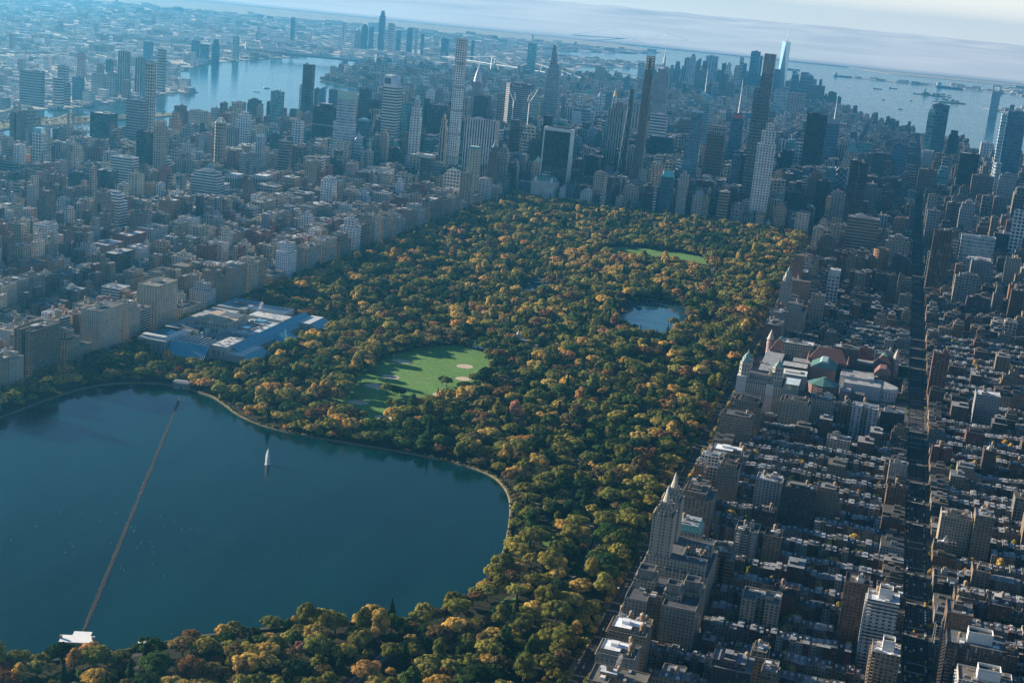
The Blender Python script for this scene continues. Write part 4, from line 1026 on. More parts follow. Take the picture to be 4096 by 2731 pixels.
def make_land():
    w = 60000
    tri_sheet('water', [(-w, -9000), (w*.6, -9000), (w*.6, w), (-w, w)], 0, M_BAY)
    tri_sheet('ground', MANH, 3.0, M_ASPH, 3.0)
    for nm, P in (('far_shore_land', QUEENS), ('hilly_island_land', STATEN), ('far_bank_land', JERSEY)): tri_sheet(nm, P, 3.0, M_CITY, 3.0)
    for P in (GOV, LIBI, ELLIS): tri_sheet('island', P, 3.0, M_PARK, 3.0)
    tri_sheet('island', ROOS, 3.0, ground_mat('island_grass', (.16, .16, .08), (.2, .17, .1), .01, .1), 3.0)
    # piers and small river islets
    mb = MB()
    for (x, y, a, b, rz) in ((-2120, 1700, 90, 8, 0), (-2130, 1790, 60, 6, 0), (-2160, 1960, 80, 10, .1), (-2200, 2080, 70, 8, .1), (-1950, 2350, 14, 3, 0)):
        mb.box(x-a, x+a, y-b, y+b, -1, 2.2, Sty((.2, .18, .15)))
    for k in range(9): mb.box(1900, 2080, 1600+k*260, 1625+k*260, -1, 3, Sty((.2, .19, .18)))
    structure(mb.build('pier_deck', None))
G0 = 3.0     # street level of the island
# ------------------------------------------------------------------ the park's own ground
RES = [(40, -2560), (46, -2417), (51, -2306), (60, -2231), (95, -2182), (150, -2160), (201, -2175), (222, -2182), (250, -2205), (283, -2234), (329, -2258), (393, -2268), (477, -2262), (540, -2260), (597, -2264), (635, -2277), (662, -2303), (686, -2350), (705, -2420), (722, -2500), (728, -2560), (722, -2625), (700, -2668), (629, -2705), (566, -2760), (520, -2800), (480, -2852), (440, -2885), (380, -2910), (250, -2935), (120, -2900), (60, -2800)]
def smooth(P, it=2):
    for _ in range(it):
        Q = []
        for i in range(len(P)):
            a, b = P[i], P[(i+1) % len(P)]; Q += [(a[0]*.75+b[0]*.25, a[1]*.75+b[1]*.25), (a[0]*.25+b[0]*.75, a[1]*.25+b[1]*.75)]
        P = Q
    return P
RES = ccw(smooth([(x, y-22) if y < -2640 else (x, y) for x, y in RES], 2))
def hull(P):
    P = sorted(set(P)); lo, up = [], []
    cr = lambda o, a, b: (a[0]-o[0])*(b[1]-o[1])-(a[1]-o[1])*(b[0]-o[0])
    for Q, it in ((lo, P), (up, P[::-1])):
        for p in it:
            while len(Q) > 1 and cr(Q[-2], Q[-1], p) <= 0: Q.pop()
            Q.append(p)
    return lo[:-1]+up[:-1]
def towards(P, d): return hull([tuple(p) for p in P]+[(x+d*.157, y-d) for x, y in P])
LAWN = smooth([(445, -1712), (482, -1760), (500, -1830), (500, -1900), (490, -1960), (470, -2040), (462, -2120), (448, -2160), (405, -2150), (372, -2110), (362, -2040), (345, -1980), (340, -1900), (345, -1830), (368, -1760), (400, -1722)], 1)
LAKE = smooth([(575, -1230), (596, -1143), (650, -1100), (712, -1180), (716, -1300), (704, -1390), (680, -1440), (655, -1400), (600, -1345), (590, -1290)], 1)
BPOND = smooth([(375, -1215), (372, -1130), (392, -1112), (415, -1120), (414, -1190), (398, -1225)], 1)
SHEEP = smooth([(425, -585), (515, -535), (620, -540), (655, -580), (665, -650), (590, -665), (490, -680), (430, -640)], 1)
LAWN_SHEET = smooth([(440, -1705), (484, -1755), (503, -1830), (505, -1905), (512, -1960), (496, -2040), (476, -2110), (470, -2190), (430, -2205), (396, -2188), (352, -2140), (345, -2060), (336, -1980), (338, -1900), (342, -1830), (366, -1755), (400, -1715)], 1)
TURTLE = smooth([(400, -1690), (440, -1712), (480, -1700), (475, -1660), (425, -1650)], 1)
CLEAR = [(300, -1600, 15), (600, -1760, 13), (690, -1900, 14), (640, -2090, 15), (560, -820, 17), (250, -900, 16), (705, -1560, 14), (612, -2205, 12), (800, -2010, 13), (330, -1330, 14), (230, -2120, 11), (560, -2190, 12), (790, -2190, 11), (250, -1980, 14), (820, -2420, 10), (640, -450, 20), (300, -480, 18)]
DRIVES = [[(735, -2260), (745, -2300), (759, -2346), (781, -2373), (796, -2403), (802, -2437), (810, -2498), (802, -2543), (780, -2610), (752, -2663), (730, -2692), (716, -2715), (701, -2738), (694, -2764), (685, -2840), (660, -2920)],
          [(735, -2260), (728, -2150), (742, -2040), (760, -1940), (745, -1820), (725, -1700), (735, -1560), (760, -1400), (765, -1200), (740, -1020), (700, -900), (690, -700), (720, -480), (700, -300), (560, -180)],
          [(560, -180), (380, -160), (230, -200), (180, -400), (200, -700), (170, -1000), (200, -1300), (215, -1600), (200, -1850), (215, -2060)]]
PATHS = [[(716, -2340), (731, -2376), (748, -2400), (763, -2434), (768, -2480)], [(731, -2757), (726, -2790), (715, -2830), (690, -2870)], [(585, -2762), (560, -2785), (531, -2811), (524, -2834), (505, -2860), (480, -2880)],
         [(501, -2869), (528, -2876), (554, -2876), (569, -2855), (620, -2830), (680, -2800)], [(770, -2480), (756, -2639), (740, -2700)], [(350, -1700), (300, -1600), (330, -1400), (290, -1200), (370, -1050)]]
BALL = [(371, -1858, 15, 11), (386, -1949, 15, 11), (383, -2007, 13, 11), (394, -2094, 15, 11), (462, -1828, 14, 12), (482, -1896, 12, 11), (480, -1995, 13, 11), (450, -2138, 14, 9)]
def ribbon(name, lines, w, z, m):
    V, F = [], []
    for ln in lines:
        ln = [Vector((*p, 0)) for p in ln]
        P = []                                       # resample with Catmull-Rom
        for i in range(len(ln)-1):
            p0, p1, p2, p3 = ln[max(i-1, 0)], ln[i], ln[i+1], ln[min(i+2, len(ln)-1)]
            for k in range(5):
                t = k/5; P.append(.5*((2*p1)+(p2-p0)*t+(2*p0-5*p1+4*p2-p3)*t*t+(3*p1-p0-3*p2+p3)*t**3))
        P.append(ln[-1]); k0 = len(V)
        for i, p in enumerate(P):
            d = (P[min(i+1, len(P)-1)]-P[max(i-1, 0)]).normalized(); nrm = Vector((-d.y, d.x, 0))*w/2
            V += [(p.x+nrm.x, p.y+nrm.y, z), (p.x-nrm.x, p.y-nrm.y, z)]
        F += [(k0+2*i+1, k0+2*i+3, k0+2*i+2, k0+2*i) for i in range(len(P)-1)]
    me = bpy.data.meshes.new(name); me.from_pydata(V, [], F); me.materials.append(m); me.update()
    o = bpy.data.objects.new(name, me); COL.objects.link(o); return structure(o)
def offs(P, d): return inset(P, d)
ZP = G0+.25
def make_park():
    tri_sheet('park_ground', [(14, -3300), (846, -3300), (846, -12), (14, -12)], ZP, M_PARK, 0, [offs(RES, -3.5)])
    # embankment: stone slope down to the water, running track on top
    mb = MB(); a, b, c, d = offs(RES, .8), offs(RES, -1.0), offs(RES, -3.0), offs(RES, -6.0); n = len(RES)
    M = [M_STONE, M_PATH, M_PARK]
    for i in range(n):
        j = (i+1) % n
        mb.face([(*a[i], ZP-1.2), (*a[j], ZP-1.2), (*b[j], ZP+2.0), (*b[i], ZP+2.0)][::-1], 0, METAL)
        mb.face([(*b[i], ZP+2.0), (*b[j], ZP+2.0), (*c[j], ZP+2.0), (*c[i], ZP+2.0)][::-1], 1, METAL)
        mb.face([(*c[i], ZP+2.0), (*c[j], ZP+2.0), (*d[j], ZP+.02), (*d[i], ZP+.02)][::-1], 2, METAL)
    structure(mb.build('shore_bank', None, mats=M))
    tri_sheet('reservoir_water', RES, ZP-.2, M_RES)
    tri_sheet('lawn', LAWN_SHEET, ZP+.02, M_LAWN); tri_sheet('lawn', towards(SHEEP, 48), ZP+.02, M_LAWN)
    for x, y, q in CLEAR: tri_sheet('lawn', [(x+q*1.5*math.cos(t)*(1+.2*math.sin(3*t+x)), y+q*1.6*math.sin(t)) for t in [k*.4488 for k in range(14)]], ZP+.015, M_LAWN if int(x) % 3 else M_PATH)
    for P in ([(749, -2646), (762, -2636), (770, -2600), (758, -2590)], [(736, -2771), (756, -2775), (750, -2740), (738, -2745)], [(745, -2395), (770, -2440), (760, -2470), (742, -2430)], [(800, -2280), (826, -2300), (820, -2350), (798, -2320)], [(690, -2700), (706, -2690), (712, -2668), (700, -2664)]): tri_sheet('lawn', smooth(P, 1), ZP+.02, M_LAWN)
    tri_sheet('lake_water', towards(LAKE, 48), ZP+.03, M_LAKE); tri_sheet('lake_water', towards(BPOND, 84), ZP+.03, M_LAKE); tri_sheet('pond_water', TURTLE, ZP+.035, M_LAKE)
    ribbon('park_road', DRIVES, 11, ZP+.04, M_ROAD); ribbon('path', PATHS, 5, ZP+.035, M_PATH)
    for dx in (-3.2, 2.2): ribbon('road_markings', [[(x+dx, y) for x, y in DRIVES[0]]], .35, ZP+.05, flat_mat('road_paint', (.55, .55, .52)))
    for x, y, a_, b_ in BALL:
        P = [(x+a_*math.cos(t)*(1+.12*math.cos(2*t+x)), y+b_*math.sin(t)) for t in [2*math.pi*k/20 for k in range(20)]]; tri_sheet('infield', P, ZP+.05, M_DIRT)
    tri_sheet('terrace_paving', [(350, -1112), (412, -1095), (400, -1030), (345, -1040)], ZP+.04, M_PATH)

AVE = [(-1400, 14), (-1215, 24), (-1010, 30), (-781, 30), (-565, 30), (-415, 24), (-285, 43), (-145, 24), (0, 30), (311, 30), (585, 30), (860, 30), (1137, 30), (1411, 30), (1690, 30), (1930, 24)]
def make_streets():
    """raised pavement slab under every block, kerb 0.15 m, plus painted crossings"""
    mb = MB(); st = METAL
    for i in range(len(AVE)-1):
        x0 = AVE[i][0]+AVE[i][1]/2-3.5; x1 = AVE[i+1][0]-AVE[i+1][1]/2+3.5
        for s in range(99, -1, -1):
            y0 = st_y(s)+9-3.5; y1 = st_y(s-1)-9+3.5
            if s > 59 and 0 <= AVE[i][0] < 860: continue
            if not (inpoly(x0+5, y0, MANH) or inpoly(x1-5, y1, MANH)): continue
            mb.box(x0, x1, y0, y1, G0-.1, G0+.15, st, 0)
    for (xa, xb) in ((8, 15), (845, 852)): mb.box(xa, xb, -3300, -9, G0-.1, G0+.17, st, 0)
    mb.box(8, 852, -14, -8, G0-.1, G0+.16, st, 0)
    structure(mb.build('pavement', None, mats=[M_PAVE]))
    mk = MB(); z = G0+.012; W = Sty((.5, .5, .48))
    for ax, wd in ((1137, 20), (860, 20), (0, 18), (1411, 20)):
        for s in range(98, 58 if ax != 1137 else 30, -1):
            y = st_y(s)
            for dy in (-9.5, 9.5):
                if ax == 860 and s % 2 and s > 62: pass
                k = -wd/2+1
                while k < wd/2-1:
                    mk.face([(ax+k, y+dy-1.5, z), (ax+k+.6, y+dy-1.5, z), (ax+k+.6, y+dy+1.5, z), (ax+k, y+dy+1.5, z)], 2, W); k += 1.5
            for ln in ((-3.4, 3.4) if ax != 1137 else (-6.6, -3.3, 3.3, 6.6)):
                for q in range(6): mk.face([(ax+ln-.1, y+14+q*9, z), (ax+ln+.1, y+14+q*9, z), (ax+ln+.1, y+18+q*9, z), (ax+ln-.1, y+18+q*9, z)], 2, W)
    structure(mk.build('road_markings', None))

# ------------------------------------------------------------------ generic city fabric
SPECS = []
WALLT = ['tan', 'cream', 'brown', 'red', 'beige', 'grey', 'white', 'stone', 'brown', 'tan', 'dark', 'orange', 'pink']
def hgt(x, y, t, r):
    u = r.random
    if y < -20:
        if x < 0:
            if t == 'ave':
                if x > -70: return r.choices((r.uniform(44, 60), r.uniform(18, 26), r.uniform(60, 74)), (7, 1.2, 1.6))[0]
                if -345 < x < -225: return r.uniform(42, 60)
                if x > -225: return r.uniform(18, 56)
                return r.uniform(68, 118) if u() < .34 else r.uniform(26, 64)
            if x > -285: return r.uniform(34, 60) if u() < .38 else r.uniform(15, 30)
            return r.uniform(42, 96) if u() < .46 else r.uniform(15, 38)
        if t == 'ave':
            if x < 925: return r.uniform(46, 62)
            if 1090 < x < 1190: return r.uniform(14, 20) if u() < .9 else r.uniform(30, 50)
            if y < -1100: return r.uniform(32, 52) if u() < .3 else r.uniform(15, 24)
            return r.uniform(38, 58) if u() < .5 else r.uniform(18, 32)
        if y > -900: return r.uniform(40, 90) if u() < .3 else r.uniform(18, 36)
        return r.uniform(24, 42) if t == 'mid' else r.uniform(13.5, 17.5)
    if y < 1450:
        if -900 < x < 900: return r.uniform(70, 165) if t == 'ave' else r.uniform(40, 130)
        return r.uniform(60, 120) if u() < .1 else r.uniform(16, 42)
    if y < 3000:
        if abs(x-100) < 700: return r.uniform(70, 120) if u() < .1 else r.uniform(30, 70)
        return r.uniform(50, 90) if u() < .08 else r.uniform(16, 40)
    return r.uniform(45, 70) if u() < .06 else r.uniform(14, 36)
def free(x, y, w, d):
    F = FA
    return not np.any((np.abs(F[:, 0]-x) < (F[:, 2]+w)/2) & (np.abs(F[:, 1]-y) < (F[:, 3]+d)/2))
def capped(x, y, w, d, h):
    u, v, z = proj(np.array([[x, y, G0], [x, y, G0+100.]])); k = FPX/z[0]
    dx = abs(x-CAM[0]); ang = math.atan2(dx, y-CAM[1]); hw = (w*math.cos(ang)+d*math.sin(ang))*k*.5
    if u[1] < -300 or u[0] > 4500 or v[1] > 3100 or v[0] < -50: return None
    for g in CA:
        pass
    um = u[0]+(u[1]-u[0])*h/100
    M = (CA[:, 3] > y+d/2) & (CA[:, 0] < um+hw-1) & (CA[:, 1] > um-hw+1) & (CA[:, 2] < v[0])
    if M.any():
        hm = ((v[0]-CA[M, 2])/(v[0]-v[1])*100).min(); h = min(h, max(11.0, hm))
    return h, float(hw*2*(v[0]-v[1])*h/100), float(um), float(v[0])
CA = None; FA = None
def add_spec(k, x, y, w, d, h, r, face=-1, split=True):
    if not free(x, y, w+1, d+1):
        if split and min(w, d) > 14:
            for a in (-1, 1):
                for b in (-1, 1): add_spec(k, x+a*w/4, y+b*d/4, w/2-.3, d/2-.3, min(h*.8, 19) if y < -1100 and x > 925 else h*.8, r, face, max(w, d) > 40)
        return
    c = capped(x, y, w, d, h)
    if not c: return
    SPECS.append(dict(k=k, x=x, y=y, w=w, d=d, h=c[0], a=c[1], u=c[2], v=c[3], face=face, seed=r.randrange(10**6)))
YARDS = []
def lay_city():
    global CA, FA
    CA = np.array(CAPS); FA = np.array(FOOT); r = random.Random(5)
    for i in range(len(AVE)-1):
        xa = AVE[i][0]+AVE[i][1]/2; xb = AVE[i+1][0]-AVE[i+1][1]/2; W = xb-xa
        for s in range(98, -1, -1):
            y0 = st_y(s)+9.2; y1 = st_y(s-1)-9.2; xm = (xa+xb)/2; ym = (y0+y1)/2
            if s > 59 and 0 <= AVE[i][0] < 860: continue
            if not (inpoly(xa+10, ym, MANH) and inpoly(xb-10, ym, MANH)):
                if not inpoly(xm, ym, MANH): continue
                if inpoly(xa+10, ym, MANH): xb_ = xm; xa_ = xa
                else: xa_ = xm; xb_ = xb
            else: xa_, xb_ = xa, xb
            near = ym < -900; west = AVE[i][0] >= 860
            # avenue end lots
            for side, xe in ((1, xa_), (-1, xb_)):
                dep = r.uniform(25, 36) if (near or abs(xm) > 900) else r.uniform(30, 48)
                n = r.choice((1, 2, 2)) if not (west and 1100 < xe < 1160) else r.choice((3, 4, 5))
                if west and near and xe > 900: dep = r.uniform(17, 26)
                if ym > 1500: n = 2
                seg = (y1-y0)/n
                for k in range(n):
                    x = xe+side*dep/2; y = y0+seg*(k+.5); add_spec('apt' if (ym < -20 or abs(xm-100) > 900) else 'off', x, y, dep-.4, seg-.4, hgt(x, y, 'ave', r), r)
                if side == 1: xl = xe+dep
                else: xr = xe-dep
            # mid-block rows
            for row in (0, 1):
                dfull = 17.0 if near else 24.0
                x = xl+.3
                while x < xr-4:
                    big = r.random() < ((.035 if x < 1137 else .06) if west and ym < -1100 else .3) or (ym > -20)
                    if near and not big: w = r.uniform(5.6, 6.9) if west and ym < -1150 else r.uniform(6.5, 10); d = r.uniform(15, 19); k = 'town'
                    elif ym < -20: w = r.uniform(14, 26); d = r.uniform(24, 29) if near else 27; k = 'mid'
                    else: w = r.uniform(18, 38); d = 29; k = 'midc'
                    if x+w > xr: w = xr-x
                    if w < 4: break
                    y = y0+d/2 if row == 0 else y1-d/2
                    h = hgt(x, y, 'mid' if k != 'town' else 'town', r)
                    kk = {'town': 'town', 'mid': 'apt', 'midc': 'off' if (ym < 1450 and abs(xm) < 900) else 'apt'}[k]
                    add_spec(kk, x+w/2, y, w-(.05 if k == 'town' else .6), d, h, r, -1 if row == 0 else 1); x += w
            if near or ym < -600: YARDS.append((xl, xr, (y0+y1)/2))
    # tip of the island: looser cells
    for gx in range(-2900, 2000, 46):
        for gy in range(600, 8200, 46):
            if gy < 4760 and -1420 < gx < 1950: continue
            x = gx+r.uniform(-6, 6); y = gy+r.uniform(-6, 6)
            if not inpoly(x, y, MANH): continue
            if r.random() < .1: continue
            fidi = y > 5700 and -700 < x < 450
            h = r.uniform(60, 165) if fidi and r.random() < .5 else (r.uniform(40, 75) if r.random() < .12 else r.uniform(14, 34))
            add_spec('off' if fidi else 'apt', x, y, r.uniform(20, 36), r.uniform(20, 36), h, r)
def spec_build(q, sink, lod):
    r = random.Random(q['seed']); W, D, H = q['w'], q['d'], q['h']; k = q['k']; Y = q['y']
    big = max(1.0, math.hypot(q['x']-CAM[0], Y-CAM[1])*.00058)
    if k == 'off':
        s, t = r.choice((('K', 'dark'), ('K', 'blue'), ('K', 'dark'), ('K', 'blue'), ('K', 'black'), ('V', 'stone'), ('B', 'grey'), ('P', 'stone'), ('T', 'teal'), ('P', 'tan'), ('G', 'cream'), ('P', 'beige'), ('V', 'dark'), ('B', 'white')))
    elif k == 'town': s, t = 'P', r.choice(('brown', 'brown', 'red', 'tan', 'cream', 'white', 'stone', 'grey', 'pink', 'dark'))
    else: s, t = ('P', r.choice(WALLT)) if r.random() < .82 else (r.choice('BLG'), r.choice(('white', 'grey', 'tan', 'brown')))
    if q['x'] < 0 and k == 'apt' and Y < 0 and (-70 < q['x'] or r.random() < .4): t = r.choice(('cream', 'beige', 'stone', 'cream', 'white', 'tan'))
    S = mkstyle(s, t, r, big, .16); rs = rstyle(r, k == 'town' and r.random() < .5)
    if q['x'] > 870: S.t = tuple(v*w_ for v, w_ in zip(S.t[:3], (.5, .47, .43) if q['x'] > 935 else (.85, .82, .76)))+(1,); rs.t = tuple(v*.5 for v in rs.t[:3])+(1,)     # west walls and roofs darkened to paint in shade, park front kept paler
    elif r.random() < .45: S.t = tuple(v*.72 for v in S.t[:3])+(1,)
    elif Y > -20 or r.random() < .35: S.t = tuple(min(.8, v*1.25) for v in S.t[:3])+(1,)
    q['tint'] = t; q['s'] = s; q['rc'] = rs.t[0]; q['feat'] = ''
    B = sink.body; roof = sink.part('roof')
    if k == 'town':
        fy = q['face']; y0, y1 = -D/2, D/2
        roofed(B, roof, rect(W, D), 0, H, S, rs, .5 if lod else 0)
        ew = W*.55; ed = r.uniform(3, 6.5); eh = H*r.uniform(.4, .8); sx = r.choice((-1, 1))*(W-ew)/2
        if lod:
            if fy < 0: B.box(sx-ew/2, sx+ew/2, y1+.0, y1+ed, 0, eh, S, 0, rs, 1)
            else: B.box(sx-ew/2, sx+ew/2, y0-ed, y0, 0, eh, S, 0, rs, 1)
            c = sink.part('cornice'); y = y0 if fy < 0 else y1; cs = Sty(jit(tuple(v*.9+.02 for v in S.t[:3]), r))
            if fy < 0: c.box(-W/2+.05, W/2-.05, y-.7, y-.01, H-1.0, H+.05, cs, 2)
            else: c.box(-W/2+.05, W/2-.05, y+.01, y+.7, H-1.0, H+.05, cs, 2)
            ch = sink.part('chimney')
            for _ in range(r.choice((1, 2, 2, 3))):
                if sink.near and _: ch = sink.part('chimney')
                x = r.choice((-1, 1))*(W/2-.7); y = r.uniform(-.35, .35)*D; ch.box(x-.4, x+.4, y-.8, y+.8, H-.6, H+r.uniform(.8, 1.8), Sty(jit((.24, .14, .1), r)), 2)
            e = sink.part('roof_hatch')
            for _ in range(r.choice((1, 2, 3))):
                if sink.near and _: e = sink.part('roof_hatch')
                x = r.uniform(-.25, .25)*W; y = r.uniform(-.35, .35)*D; a = r.uniform(.5, 1.3); e.box(x-a, x+a, y-a, y+a, H-.6, H+r.uniform(.5, 2.2), Sty(jit(r.choice([(.5, .5, .5), (.3, .28, .25), (.62, .62, .62)]), r)), 2)
            q['feat'] = ''
            if r.random() < .12: 
                p = sink.part('penthouse'); p.box(-W*.4, W*.4, -D*.2, D*.25, H-.5, H+3, S, 0, rs, 1); q['feat'] = 'roof cabin'
            elif r.random() < .08: sink.part('roof_garden').box(-W*.38, W*.38, -D*.3, D*.1, H-.5, H+.9, Sty((.06, .11, .04)), 2); q['feat'] = 'roof garden'
        else: B.box(-1, 1, -1.5, 1.5, H-.1, H+r.uniform(1, 2.4), Sty((.4, .4, .4)), 2)
        return S
    poly = rect(W, D); rr = r.random()
    if lod and W > 20 and rr < .3:
        a, b, g, dd = W/2, D/2, W*.12, D*r.uniform(.25, .45); poly = [(-a, -b), (-g, -b), (-g, -b+dd), (g, -b+dd), (g, -b), (a, -b), (a, b), (-a, b)]
    if H > 30 and r.random() < .5:
        sh = r.uniform(.74, .9); roofed(B, roof, poly, 0, H*sh, S, rs, 1.0 if lod else 0); z = H*sh-(1 if lod else 0)
        k2 = r.uniform(.6, .82); p2 = rect(W*k2, D*k2*r.uniform(.8, 1)); roofed(B, roof, p2, z, H, S, rs, 1.0 if lod else 0); W, D = W*k2, D*k2*.85; q['feat'] = 'setback top'
        if r.random() < .4 and H > 48: roofed(B, roof, rect(W*.5, D*.5), H-1, H+7, S, rs, 1.0 if lod else 0)
    else: roofed(B, roof, poly, 0, H, S, rs, 1.0 if lod else 0)
    zt = H-(1.0 if lod else 0)
    if lod:
        tk = r.random() < (.6 if k == 'apt' and H > 24 else .12)
        clutter(sink, W*.85, D*.85, zt, r, S, r.choice((3, 5, 8)) if lod > 1 else 3, 1.0 if tk else 0)
        if tk and not q['feat']: q['feat'] = 'rooftop water tank'
        elif not q['feat'] and r.random() < .1 and k == 'apt': 
            sink.part('roof_garden').box(-W*.4, W*.1, -D*.4, -D*.25, zt-.1, zt+1.1, Sty((.07, .12, .04)), 2); q['feat'] = 'planted terrace'
        if s == 'P' and r.random() < .45 and lod > 1 and not rr < .3 and q['feat'] != 'setback top':
            sink.part('cornice').frustum(scl(rect(W, D), 1.002), H-2.2, scl(rect(W, D), 1.04), H-1.3, Sty(tuple(v*1.15 for v in S.t[:3])), 2)
        if s == 'L' and lod > 1: balconies(sink, W, D, 4, H-3, Sty((.5, .48, .45)), 3.1, 3, ('n',))
    else:
        b = sink.part('x'); a = W*r.uniform(.12, .25); c = D*r.uniform(.12, .25); x = r.uniform(-.2, .2)*W; b.box(x-a, x+a, -c, c, H-.1, H+r.uniform(2.5, 5), S, 0, rs, 1)
    return S
NAMEK = {'apt': ('apartment_building', 'apartment building', 'apartment block', 'prewar and modern apartment blocks along the avenues and side streets'),
         'town': ('townhouse', 'townhouse', 'townhouse', 'row houses standing wall to wall on the side streets'),
         'off': ('office_building', 'office building', 'office block', 'office blocks packed between the taller towers')}
def build_city():
    MAXN = {'apt': 295, 'town': 295, 'off': 200}
    chosen = {}
    for k in MAXN:
        L_ = [q for q in SPECS if q['k'] == k and -60 < q['u'] < 4150 and 0 < q['v'] < 2950]; L_.sort(key=lambda q: -q['a'])
        for q in L_[:MAXN[k]]: chosen[id(q)] = 1
    merged = MB(); mat_word = {'P': 'brick', 'B': 'banded', 'L': 'balconied', 'G': 'gridded', 'K': 'dark glass', 'T': 'glass', 'V': 'ribbed'}
    for q in SPECS:
        loc = (q['x'], q['y'], G0)
        if id(q) in chosen:
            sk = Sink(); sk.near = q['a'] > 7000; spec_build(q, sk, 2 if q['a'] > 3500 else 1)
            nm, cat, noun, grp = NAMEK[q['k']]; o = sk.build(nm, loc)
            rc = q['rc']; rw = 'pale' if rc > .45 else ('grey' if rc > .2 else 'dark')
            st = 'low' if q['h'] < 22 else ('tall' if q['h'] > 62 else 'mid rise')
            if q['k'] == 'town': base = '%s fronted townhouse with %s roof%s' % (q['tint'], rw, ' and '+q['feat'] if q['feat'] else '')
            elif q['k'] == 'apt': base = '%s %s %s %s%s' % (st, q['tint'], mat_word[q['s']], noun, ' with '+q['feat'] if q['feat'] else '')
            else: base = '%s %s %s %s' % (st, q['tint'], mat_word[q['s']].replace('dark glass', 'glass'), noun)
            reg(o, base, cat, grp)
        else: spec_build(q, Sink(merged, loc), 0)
    merged.off = (0, 0, 0)
    o = merged.build('distant_buildings', None); stuff(o); o['label'] = 'mass of smaller city buildings filling the blocks between and beyond the towers'; o['category'] = 'buildings'
    print('SPECS', len(SPECS), 'faces', len(merged.f))
def far_city():
    r = random.Random(11); mb = MB(); n = 0
    cols = [(.6, .56, .5), (.78, .76, .72), (.42, .3, .24), (.5, .46, .42), (.7, .68, .65), (.3, .3, .31), (.8, .78, .75)]
    d = 2400.0
    for P in (QUEENS, JERSEY, STATEN): pass
    while d < 19000:
        cell = max(30, d*.0092); m = int(.86*d/cell)
        for i in range(m):
            a = YAW-.43+.86*(i+r.random())/m; x = CAM[0]+math.sin(a)*d; y = CAM[1]+math.cos(a)*(d+r.uniform(-.5, .5)*cell)
            if not (inpoly(x, y, QUEENS) or inpoly(x, y, JERSEY) or inpoly(x, y, STATEN)): continue
            if r.random() < .12: continue
            if not free(x, y, cell*.8, cell*.8): continue
            si = inpoly(x, y, STATEN)
            s = cell*r.uniform(.3, .75); t = cell*r.uniform(.3, .75); h = r.uniform(7, 14) if r.random() < .86 else r.uniform(18, 45)
            if si and d > 14500: h *= 1.3
            if r.random() < .012: h = r.uniform(50, 90); s = t = 26
            S = Sty(jit(r.choice(cols), r), (.05, .06, .08), (9, 9, r.randrange(99)), (.45, .45, 0)); mb.off = (x, y, 3.0)
            mb.box(-s/2, s/2, -t/2, t/2, 0, h, S, 0, Sty(jit(r.choice(ROOFC), r)), 1); n += 1
        d += cell*.95
    mb.off = (0, 0, 0); o = mb.build('far_city', None); stuff(o); o['label'] = 'hazy low rise city spreading across the far shores to the horizon'; o['category'] = 'buildings'
    print('far', n)
# ------------------------------------------------------------------ named park side buildings built by hand
def hero(name, label, cat, x, y, w, d, fn, seed=1):
    sk = Sink(); sk.near = True; r = random.Random(seed); fn(sk, r); o = sk.build(name, (x, y, G0)); reg(o, label, cat, fixed=True, pos=(x, y, 0)); REFS.append((label, x, y)); FOOT.append((x, y, w, d)); return o
def PS(c, bay=3.3, fl=3.15, fw=.42, fh=.52, seed=7): return Sty(c, (.028, .032, .042), (bay, fl, seed), (fw, fh, .1))
def f_eldorado(sk, r):
    S = PS((.36, .32, .25)); rs = Sty((.12, .12, .13)); B = sk.body; pass
    V = Sty((.36, .32, .25), (.03, .035, .045), (3.6, 3.15, 4), (.36, .55, .1))
    roofed(B, sk.part('roof'), [(-32, -36), (32, -36), (32, 36), (-32, 36), (-32, 10), (-20, 10), (-20, -10), (-32, -10)][::1], 0, 46, S, rs)
    roofed(B, sk.part('roof'), [(-29, -32), (28, -32), (28, -16), (4, -16), (4, 16), (28, 16), (28, 32), (-29, 32)], 45, 56, S, rs)
    for sy in (-1, 1):
        t = sk.part('tower'); y = sy*22; x = -17
        roofed(t, sk.part('roof'), rect(20, 17, x, y), 55, 97, V, rs, .6)
        for k in range(5): t.box(x-10.4+k*4.9, x-9.4+k*4.9, y-8.9, y+8.9, 46, 98.5, Sty((.38, .34, .27)), 2)
        roofed(t, sk.part('roof'), rect(14.5, 13, x, y), 96, 103, V, rs, .6); roofed(t, sk.part('roof'), rect(10, 9, x, y), 102, 109, V, rs, .4)
        for a in (-1, 1):
            for b in (-1, 1): t.box(x+a*6-1, x+a*6+1, y+b*5.4-1, y+b*5.4+1, 96, 106, S, 2)
        s = sk.part('spire', 'tower'); s.frustum(ell(3.6, 3.6, 8, x, y), 108, ell(2.6, 2.6, 8, x, y), 114, Sty((.45, .41, .34)), 2); s.frustum(ell(2.2, 2.2, 8, x, y), 114, ell(1.5, 1.5, 8, x, y), 118, Sty((.5, .46, .38)), 2); s.pyr(ell(1.6, 1.6, 8, x, y), 118, (x, y, 125), Sty((.40, .44, .46)))
    clutter(sk, 30, 50, 55, r, S, 10, .9, cx=12, bulk=False)
    for k in range(9): sk.part('terrace_pier').box(-33+k*7.6, -31.6+k*7.6, -36.4, -35.4, 40, 48.5, Sty((.4, .36, .29)), 2)
